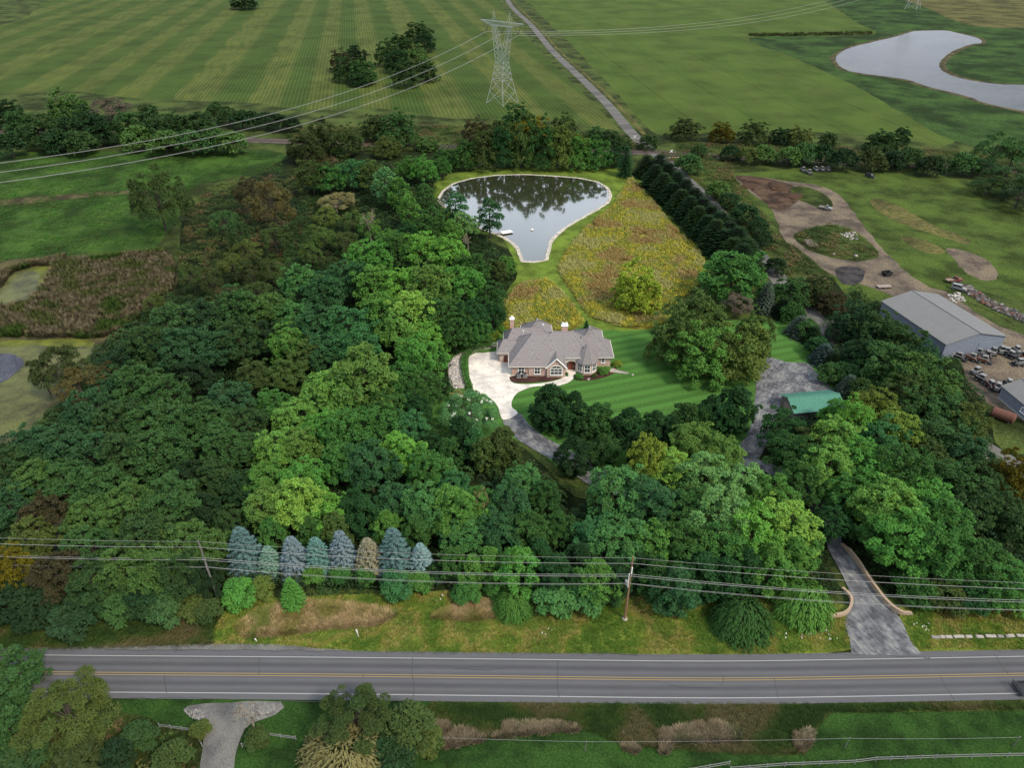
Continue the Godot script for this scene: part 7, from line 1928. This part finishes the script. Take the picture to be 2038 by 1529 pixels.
	fence("long weathered white rail fence along the bottom right edge", [30.4, -52.9, 38.2, -53.5, 48.2, -53.9, 51.3, -54.3, 59.9, -54.6, 72.8, -54.9, 84.8, -55.4], [0.45, 0.95], mats.white_metal, 1.15, 2.4)
	fence("short pale rail fence at the bottom edge right of the willow", [24.6, -52.7, 30.5, -53.7], [0.45, 0.95], mats.white_metal, 1.15, 2.4)
	# wire fence posts
	var pl := ["left of the bottom reeds, beside the weeping willow", "beside the bottom reeds, at mid picture", "on the dark lawn right of the bottom reeds", "at the right edge of the bottom lawn"]
	var pp := [Vector3(-28.75, 0, -57.13), Vector3(10.43, 0, -55.73), Vector3(47.76, 0, -56.24), Vector3(71.98, 0, -56.39)]
	for i in 4:
		var p := thing("fence_post", "thin grey fence post " + pl[i], "post", pp[i], 0.0, "wire fence posts")
		var m := MB.new()
		m.bar(Vector3(0, 0, 0), Vector3(0.1, 2.6, 0), 0.07, 0.06, 6)
		mi("post", m.commit(), mats.wood_grey, p)
		var cm := MB.new()
		cm.lathe(PackedVector2Array([Vector2(0.09, 0), Vector2(0.09, 0.05), Vector2(0, 0.07)]), 6, Vector3(0.1, 2.58, 0))
		mi("cap", cm.commit(), mats.grey_metal, p)
	var fw := MB.new()
	for i in 3: sagging(fw, pp[i] + Vector3(0.1, 2.5, 0), pp[i + 1] + Vector3(0.1, 2.5, 0), 0.25, 0.016, 10)
	tag(mi("fence_wire", fw.commit(), mats.wire, self), "single thin wire strung between the four grey posts at the bottom", "wire")
	# lot marker stakes
	var mk := [Vector3(-25.42, 0, -75.05), Vector3(-41.97, 0, -74.07)]
	for i in 2:
		var s := thing("marker_stake", ["white marker stake leaning in the roadside grass", "small white marker stake near the highway's left shoulder"][i], "stake", mk[i])
		var m := MB.new()
		m.bar(Vector3(0, 0, 0), Vector3(-0.12, [1.9, 0.9][i], 0), 0.06, 0.05, 6)
		mi("stake", m.commit(), mats.white_paint, s)
		bx("ribbon", Vector3(0.22, [0.8, 0.4][i], 0.03), Vector3(-0.12, [1.5, 0.7][i], 0), mats.white_paint, s, Vector3(0, 0.3, 0.1))
	var md := [["reddish earth mound at the far end of the dirt track", Vector3(116.22, 0, -308.21), 7.0, 1.5], ["second earth mound beside the small grass island", Vector3(119.55, 0, -294.90), 5.0, 1.1], ["low dark earth heap on the weedy island", Vector3(108.08, 0, -243.69), 4.0, 1.0], ["pale spoil heap at the left end of the dirt track", Vector3(104.07, 0, -308.21), 5.0, 1.2]]
	for q in md:
		var o := mi("earth_mound", stone_mesh(int(q[2] * 13)), mats.red_dirt if q[3] > 1.05 else mats.dirt, self, q[1], Vector3(0, q[2] * 2.0, 0))
		o.scale = Vector3(q[2], q[3], q[2] * 0.6)
		tag(o, q[0], "earth mound")
	# boulders
	var bl := [["pale boulder among the conifers outside the boundary", Vector3(94.12, 0, -182.61), 2.4], ["large grey boulder heap among the trees at the right", Vector3(101.28, 0, -120.97), 2.8], ["pale landscape boulder in front of the turret", Vector3(19.65, 0, -152.84), 0.9], ["pale boulder at the end of the step path", Vector3(31.33, 0, -154.99), 0.7], ["white rock on the weedy island, left one", Vector3(112.90, 0, -233.19), 1.3], ["white rock on the weedy island, right one", Vector3(119.97, 0, -231.44), 1.6], ["white rock at the right of the entrance wall", Vector3(65.19, 0, -82.49), 0.5]]
	for b in bl:
		var o := mi("boulder", stone_mesh(int(b[2] * 10)), mats.stone_pale, self, b[1] + Vector3(0, b[2] * 0.28, 0), Vector3(0, b[2], 0))
		o.scale = Vector3(b[2], b[2] * 0.7, b[2] * 0.85) * 0.5
		tag(o, b[0], "boulder")

func stone_mesh(seed_: int) -> ArrayMesh:
	var key := "stone%d" % seed_
	if meshes.has(key): return meshes[key]
	var r := RandomNumberGenerator.new()
	r.seed = seed_
	var f := FastNoiseLite.new()
	f.seed = seed_; f.frequency = 0.9
	var m := MB.new()
	var p := func(i: int, j: int) -> Vector3:
		var a := TAU * (i % 8) / 8; var e := PI * j / 5 - PI / 2
		var d := Vector3(cos(a) * cos(e), sin(e), sin(a) * cos(e))
		return d * (1.0 + 0.55 * f.get_noise_3dv(d * 1.3))
	for i in 8:
		for j in 5:
			var a: Vector3 = p.call(i, j); var b: Vector3 = p.call(i + 1, j); var c: Vector3 = p.call(i + 1, j + 1); var d: Vector3 = p.call(i, j + 1)
			if j > 0: m.tri(a, c, b)
			if j < 4: m.tri(a, d, c)
	meshes[key] = m.commit()
	return meshes[key]

# ------------------------------------------------------------------ ground cover
func blades(seed_: int, n: int, h: float, w: float, spread: float, lean: float, puff := 0) -> ArrayMesh:
	var L := Leaves.new()
	L.r = RandomNumberGenerator.new()
	L.r.seed = seed_
	for i in n:
		var a := L.r.randf() * TAU
		var d := Vector3(cos(a), 0, sin(a))
		var ln := L.r.randf_range(0.6, 1.15) * h
		var dir := (Vector3.UP + d * lean * L.r.randf_range(0.6, 2.2)).normalized()
		var k := L.r.randf_range(0.72, 1.25)
		L.spray(d * spread * sqrt(L.r.randf()) * 0.7 + dir * ln * 0.4, dir, Vector3.UP, ln, w, Vector3.UP * 0.7, Color(k, k, k))
	for i in puff:
		var d := L.ball(); d.y = absf(d.y)
		var k := L.r.randf_range(0.75, 1.25)
		L.spray(Vector3(d.x * spread, h * (0.3 + 0.7 * d.y), d.z * spread), (d + L.ball() * 0.6).normalized(), (Vector3.UP + d * 0.4).normalized(), 0.34, 0.12, d + Vector3.UP, Color(k, k, k))
	return L.commit()

func scatter(n: String, label: String, cat: String, polys: Array, count: int, mesh: Mesh, cols: Array, s0: float, s1: float, mat: Material, y := 0.1, clump := 0.09, holes := -9.0, flat := 1.0):
	var where: Array[Transform3D] = []
	var tint := PackedColorArray()
	var f := FastNoiseLite.new()
	f.seed = n.length() * 7 + count
	f.frequency = clump
	f.fractal_octaves = 3
	var areas := []
	var total := 0.0
	var ps := []
	for a in polys:
		var p := pts(a)
		var box := Rect2(p[0], Vector2.ZERO)
		var ar := 0.0
		for i in p.size():
			box = box.expand(p[i])
			ar += p[i].cross(p[(i + 1) % p.size()]) * 0.5
		ps.append([p, box, absf(ar)])
		total += absf(ar)
	for q in ps:
		var want := int(count * q[2] / total)
		var tries := 0
		while want > 0 and tries < count * 12:
			tries += 1
			var at := Vector2(rng.randf_range(q[1].position.x, q[1].end.x), rng.randf_range(q[1].position.y, q[1].end.y))
			if not Geometry2D.is_point_in_polygon(at, q[0]): continue
			want -= 1
			var v := f.get_noise_2d(at.x, at.y)
			if v < holes: continue
			var s := rng.randf_range(s0, s1)
			where.append(Transform3D(Basis(Vector3.UP, rng.randf() * TAU).scaled(Vector3(s, s * flat * rng.randf_range(0.8, 1.2), s)), Vector3(at.x, y, at.y)))
			var t := clampf((v * 1.25 + 0.5) + rng.randf_range(-0.16, 0.16), 0.0, 0.999) * cols.size()
			var c: Color = cols[int(t)]
			tint.append(c * rng.randf_range(0.8, 1.2))
	var mm := MultiMesh.new()
	mm.transform_format = MultiMesh.TRANSFORM_3D
	mm.use_colors = true
	mm.mesh = mesh
	mm.instance_count = where.size()
	for i in where.size():
		mm.set_instance_transform(i, where[i])
		mm.set_instance_color(i, Color(tint[i], 1.0))
	var o := MultiMeshInstance3D.new()
	o.name = numbered(n)
	o.multimesh = mm
	o.material_override = mat
	tag(o, label, cat, "", "stuff")
	add_child(o, true)

func scatters():
	var gold := [Color(.24, .17, .06), Color(.30, .25, .09), Color(.17, .20, .05), Color(.32, .27, .035), Color(.14, .19, .035), Color(.38, .32, .04), Color(.22, .24, .05), Color(.28, .27, .09)]
	scatter("goldenrod", "golden and olive wildflowers filling the meadow behind the house", "wildflowers", [[53.9, -322.5, 55.9, -308.2, 58.8, -288.6, 61.2, -262.2, 66.3, -236.8, 66.1, -223.8, 62.5, -211.9, 51.5, -197.5, 42.4, -180.8, 32.2, -180.8, 26.8, -184.4, 22.9, -187.6, 19.2, -202.7, 16.4, -215.0, 15.9, -223.8, 19.5, -236.8, 28.0, -258.5, 40.1, -280.7, 48.3, -304.1], [5.1, -211.1, 11.4, -212.7, 15.0, -206.3, 18.6, -194.1, 20.8, -183.8, 14.5, -177.8, -2.0, -179.9, -2.2, -195.8, 1.0, -206.3]], 21000, blades(1, 5, 0.9, 0.03, 0.5, 0.5, 16), gold, 0.6, 1.25, mats.tuft, 0.12, 0.045, -0.6)
	scatter("marsh_reeds", "brown dry reeds of the marsh left of the woods", "reeds", [[-168.2, -190.8, -156.1, -193.4, -148.8, -196.8, -150.9, -209.6, -156.7, -224.6, -137.6, -233.2, -123.2, -236.8, -114.5, -223.8, -107.7, -204.5, -110.4, -194.1, -110.3, -178.4, -117.4, -173.8, -127.9, -174.9, -145.0, -174.9, -156.0, -172.1], [-177.1, -211.9, -170.7, -217.7, -165.3, -225.9, -156.6, -232.3, -153.4, -224.6, -161.5, -223.8, -166.7, -218.9, -163.9, -206.3, -171.9, -203.8]], 11000, blades(2, 22, 1.7, 0.045, 0.7, 0.28), [Color(.06, .11, .024), Color(.13, .12, .06), Color(.18, .15, .09), Color(.13, .11, .065), Color(.24, .205, .14), Color(.18, .155, .09), Color(.10, .12, .04)], 0.7, 1.25, mats.tuft, 0.05, 0.05)
	scatter("verge_tufts", "yellow-green grass tufts on the verge north of the highway", "grass", [[-49.0, -73.5, -49.4, -78.4, -40.3, -82.6, -10.6, -84.2, 24.8, -83.1, 54.3, -82.1, 56.9, -78.7, 54.9, -72.4, 39.2, -71.8, -1.5, -71.8, -24.4, -72.2, -37.8, -73.5], [65.6, -72.9, 66.9, -78.9, 71.6, -81.5, 94.6, -82.1, 88.4, -72.4]], 17000, blades(3, 14, 0.42, 0.03, 0.4, 0.6), [Color(.07, .14, .02), Color(.11, .18, .025), Color(.20, .20, .04), Color(.27, .23, .07), Color(.12, .18, .03)], 0.5, 1.2, mats.tuft, 0.08, 0.08)
	scatter("dull_verge_tufts", "dark grass tufts along both edges of the highway", "grass", [[-91.7, -72.7, -94.5, -76.8, -73.4, -75.3, -65.6, -78.4, -50.6, -79.4, -49.0, -73.5, -78.5, -72.5], [-12.1, -63.0, 47.3, -62.8, 45.3, -59.6, 41.7, -55.4, 30.9, -55.4, 16.0, -56.8, 10.4, -59.0, -1.4, -58.0, -10.0, -56.0, -12.5, -59.2], [47.3, -62.8, 82.6, -63.3, 81.9, -62.2, 46.9, -61.7]], 13000, blades(4, 14, 0.42, 0.03, 0.4, 0.6), [Color(.026, .052, .013), Color(.038, .07, .016), Color(.065, .076, .024), Color(.10, .088, .04)], 0.5, 1.2, mats.tuft, 0.08, 0.08)
	scatter("dry_tall_grass", "tall tan dead grass below the blue spruces", "grass", [[-46.4, -77.0, -43.1, -80.1, -36.7, -82.1, -26.0, -81.2, -19.7, -79.7, -22.0, -77.6, -31.9, -76.6, -38.4, -75.4, -44.1, -75.1], [-13.6, -78.9, -7.8, -82.6, -1.7, -82.1, -1.2, -79.4, -6.7, -78.3]], 4200, blades(5, 24, 0.9, 0.03, 0.5, 0.8), [Color(.22, .20, .06), Color(.38, .28, .13), Color(.48, .36, .19), Color(.42, .29, .15), Color(.17, .20, .05)], 0.6, 1.2, mats.tuft, 0.1, 0.12)
	scatter("crop_margin", "tall dark strip of uncut crop near the winding pond", "crop margin", [[236.6, -784.9, 294.3, -792.1, 367.3, -803.1, 358.1, -781.4, 287.0, -770.9, 232.7, -767.5]], 800, blades(11, 18, 2.0, 0.09, 0.9, 0.35), [Color(.03, .05, .015), Color(.05, .065, .02), Color(.07, .06, .03)], 0.4, 1.15, mats.tuft, 0.05)
	scatter("beige_reeds", "beige reed beds on the lawn below the highway", "reeds", [[-11.5, -60.0, -4.4, -59.6, 9.0, -59.8, 9.7, -58.8, 3.0, -58.3, -1.4, -57.8, -9.3, -56.2, -10.9, -58.0], [16.3, -58.6, 20.0, -59.0, 23.2, -58.4, 22.3, -55.4, 18.0, -55.3, 16.1, -56.2], [23.4, -59.0, 29.9, -60.0, 33.3, -58.8, 32.8, -57.1, 23.0, -56.9], [40.6, -57.7, 44.0, -58.8, 43.1, -56.9, 41.1, -55.8]], 4200, blades(6, 26, 1.1, 0.05, 0.6, 0.5), [Color(.15, .125, .075), Color(.22, .18, .115), Color(.28, .23, .15), Color(.10, .11, .05)], 0.4, 0.85, mats.tuft, 0.1, 0.1, -0.25)
	scatter("undergrowth", "dark leafy undergrowth covering the woods floor", "undergrowth", [[-124.7, -122.7, -111.0, -130.0, -109.0, -146.4, -113.4, -168.5, -110.8, -184.4, -107.1, -199.2, -96.3, -197.5, -75.3, -211.9, -100.3, -339.6, -38.1, -339.6, -31.3, -289.8, -10.9, -246.1, 1.0, -223.8, -3.5, -182.9, -13.1, -169.9, -17.6, -156.9, -15.6, -147.5, -20.3, -136.9, -13.6, -127.2, -2.1, -125.4, 7.6, -115.1, 13.3, -105.9, 28.3, -104.5, 48.9, -113.5, 54.4, -107.4, 58.6, -98.9, 56.9, -84.2, 42.1, -82.1, 20.4, -83.7, -10.6, -84.8, -40.8, -84.2, -51.0, -83.1, -51.0, -80.4, -86.9, -78.4, -95.1, -77.9], [63.8, -95.0, 63.6, -107.4, 60.6, -116.8, 57.2, -123.6, 65.4, -134.9, 81.7, -143.1, 91.9, -184.4, 108.8, -204.5, 118.6, -167.2, 115.0, -143.1, 105.4, -123.6, 110.7, -107.4, 94.9, -82.6, 71.5, -83.1, 66.4, -83.7]], 9000, blades(7, 0, 1.3, 0.05, 0.9, 0.5, 46), [Color(.018, .038, .012), Color(.026, .058, .018), Color(.036, .075, .022), Color(.035, .05, .018), Color(.02, .045, .02)], 0.8, 1.9, mats.tuft, 0.05, 0.05)
	scatter("scrub_weeds", "olive and brown weeds of the scrubland and lane sides", "weeds", [[-117.8, -236.8, -129.6, -272.1, -132.8, -309.6, -118.4, -320.3, -101.1, -324.0, -104.2, -365.5, -81.3, -365.5, -69.1, -289.8, -65.8, -228.0, -75.3, -211.9, -93.2, -197.5, -102.5, -197.5], [-88.0, -289.8, -56.6, -277.8, -48.5, -250.9, -57.1, -228.0, -70.7, -219.7], [71.6, -365.5, 113.8, -352.1, 101.2, -322.5, 102.0, -293.0, 99.7, -261.2, 99.7, -246.1, 102.3, -232.3, 105.2, -211.9, 93.5, -197.5, 91.3, -219.7, 90.0, -250.9, 85.8, -296.2], [-129.3, -411.1, -33.9, -416.8, 60.1, -394.9, 69.0, -365.5, -4.8, -360.9, -106.7, -365.5], [84.5, -379.7, 224.4, -365.5, 249.0, -347.9, 225.9, -324.0, 185.2, -335.6, 116.4, -343.7, 83.3, -347.9], [105.0, -250.9, 113.3, -258.5, 124.2, -262.2, 128.9, -257.0, 130.2, -248.5, 129.8, -236.8, 126.1, -230.1, 118.2, -228.0, 110.8, -231.4, 105.4, -238.6], [-58.0, -60.0, -51.7, -59.2, -44.7, -56.2, -44.1, -52.6, -74.1, -51.2, -79.1, -59.2]], 12000, blades(8, 6, 0.8, 0.04, 0.7, 0.6, 18), [Color(.028, .052, .015), Color(.045, .075, .018), Color(.08, .085, .026), Color(.115, .088, .04), Color(.095, .07, .034), Color(.065, .095, .025)], 0.7, 1.6, mats.tuft, 0.06, 0.04, -0.45)
	scatter("rough_lawn_tufts", "short grass tufts of the bright pasture", "grass", [[-263.0, -335.6, -225.2, -358.3, -180.5, -359.1, -136.7, -363.6, -116.2, -358.3, -104.4, -327.8, -124.6, -325.5, -139.9, -313.8, -139.5, -289.8, -132.3, -266.5, -130.7, -246.1, -143.7, -238.6, -157.8, -234.5, -172.0, -231.4, -182.1, -219.7]], 14000, blades(9, 12, 0.35, 0.05, 0.6, 0.7), [Color(.020, .066, .011), Color(.030, .10, .015), Color(.040, .11, .02), Color(.055, .10, .025)], 0.7, 1.6, mats.tuft, 0.06, 0.06, -0.1)
	scatter("rock_fill", "pale stones filling the drainage strip beside the hedge", "stones", [[-4.3, -171.5, -7.6, -171.8, -11.6, -168.5, -15.5, -164.0, -16.9, -159.9, -16.3, -154.5, -14.7, -148.9, -11.9, -148.9, -12.3, -153.3, -13.3, -157.4, -13.6, -161.9, -11.8, -166.4, -4.7, -169.3]], 2000, stone_mesh(3), [Color(.42, .38, .33), Color(.56, .52, .47), Color(.34, .30, .27), Color(.62, .58, .53), Color(.26, .23, .21)], 0.14, 0.34, mats.scatter_stone, 0.25, 0.4, -9.0, 0.7)
	scatter("shore_stones", "pale stones lining the pond shore", "stones", [[-30.2, -291.7, -29.1, -302.1, -30.3, -302.4, -31.5, -291.6], [-29.1, -302.1, -25.4, -311.7, -26.5, -312.4, -30.3, -302.4], [-25.4, -311.7, -18.0, -318.9, -18.6, -319.9, -26.5, -312.4], [-18.0, -318.9, -7.8, -323.3, -8.1, -324.5, -18.6, -319.9], [-7.8, -323.3, 4.8, -324.8, 4.9, -326.0, -8.1, -324.5], [4.8, -324.8, 18.6, -322.5, 18.8, -323.8, 4.9, -326.0], [18.6, -322.5, 29.8, -319.6, 30.3, -320.7, 18.8, -323.8], [29.8, -319.6, 37.9, -313.8, 38.9, -314.6, 30.3, -320.7], [37.9, -313.8, 41.2, -305.5, 42.5, -305.7, 38.9, -314.6], [41.2, -305.5, 41.3, -296.2, 42.5, -296.0, 42.5, -305.7], [41.3, -296.2, 39.0, -287.4, 40.2, -286.9, 42.5, -296.0], [39.0, -287.4, 34.5, -280.1, 35.6, -279.4, 40.2, -286.9], [34.5, -280.1, 25.4, -267.6, 26.4, -266.9, 35.6, -279.4], [25.4, -267.6, 18.5, -257.0, 19.6, -256.4, 26.4, -266.9], [18.5, -257.0, 14.2, -247.0, 15.4, -246.7, 19.6, -256.4], [14.2, -247.0, 12.1, -235.9, 13.4, -235.7, 15.4, -246.7], [12.1, -235.9, 11.3, -229.3, 12.4, -228.7, 13.4, -235.7], [11.3, -229.3, 7.5, -227.6, 7.6, -226.3, 12.4, -228.7], [7.5, -227.6, 4.0, -228.4, 2.9, -227.8, 7.6, -226.3], [4.0, -228.4, 3.4, -234.1, 2.1, -233.9, 2.9, -227.8], [3.4, -234.1, 1.5, -242.3, 0.3, -241.8, 2.1, -233.9], [1.5, -242.3, -3.6, -250.9, -4.5, -250.2, 0.3, -241.8], [-3.6, -250.9, -11.3, -258.5, -12.3, -257.8, -4.5, -250.2], [-11.3, -258.5, -20.8, -272.1, -21.8, -271.4, -12.3, -257.8], [-20.8, -272.1, -27.7, -283.7, -28.8, -283.2, -21.8, -271.4], [-27.7, -283.7, -30.2, -291.7, -31.5, -291.6, -28.8, -283.2]], 2200, stone_mesh(4), [Color(.52, .48, .42), Color(.64, .60, .54), Color(.42, .38, .33)], 0.08, 0.20, mats.scatter_stone, 0.18, 0.4, -9.0, 0.7)
	scatter("scrap_heap", "long heap of mixed rusty scrap along the track behind the barn", "scrap", [[141.8, -208.1, 143.1, -204.5, 144.5, -194.1, 149.8, -182.9, 154.2, -175.5, 157.0, -179.9, 153.0, -188.2, 148.4, -198.1, 146.7, -209.6]], 620, stone_mesh(5), [Color(.10, .05, .035), Color(.16, .15, .14), Color(.08, .07, .06), Color(.13, .10, .08), Color(.16, .06, .04), Color(.04, .04, .045), Color(.25, .24, .23), Color(.07, .06, .05)], 0.2, 0.75, mats.scatter_stone, 0.3, 0.6, -9.0, 0.6)
	scatter("white_rubble", "white broken rubble on the weedy island in the dirt", "rubble", [[122.8, -253.4, 129.1, -255.0, 128.1, -247.0, 123.7, -246.1], [135.7, -200.9, 141.1, -203.8, 141.0, -197.5, 136.4, -196.1]], 130, stone_mesh(6), [Color(.40, .37, .33), Color(.5, .47, .43), Color(.28, .25, .22)], 0.2, 0.5, mats.scatter_stone, 0.2, 0.6, -9.0, 0.6)
	scatter("white_wildflowers", "white wildflower heads dotted along the verge", "wildflowers", [[4.7, -76.8, 7.2, -76.6, 7.2, -75.0, 4.9, -75.3], [44.5, -75.8, 53.9, -76.3, 53.6, -74.4, 44.5, -74.4], [67.5, -78.4, 70.6, -77.9, 69.6, -75.6, 66.6, -76.0], [-14.9, -83.1, -5.2, -84.2, -4.8, -82.9, -13.0, -82.1]], 46, blades(12, 3, 0.8, 0.02, 0.2, 0.3, 12), [Color(.65, .64, .58), Color(.5, .52, .42)], 0.25, 0.5, mats.tuft, 0.15, 0.3)
	scatter("apron_grit", "loose pale gravel beside the bottom gravel drive", "gravel", [[-49.4, -62.0, -46.7, -62.2, -45.3, -60.0, -47.9, -60.8], [-39.5, -62.8, -35.3, -63.0, -35.6, -61.2, -38.6, -60.0]], 1500, stone_mesh(8), [Color(.24, .23, .22), Color(.32, .30, .28), Color(.17, .16, .15)], 0.03, 0.09, mats.scatter_stone, 0.18, 0.4, -9.0, 0.7)
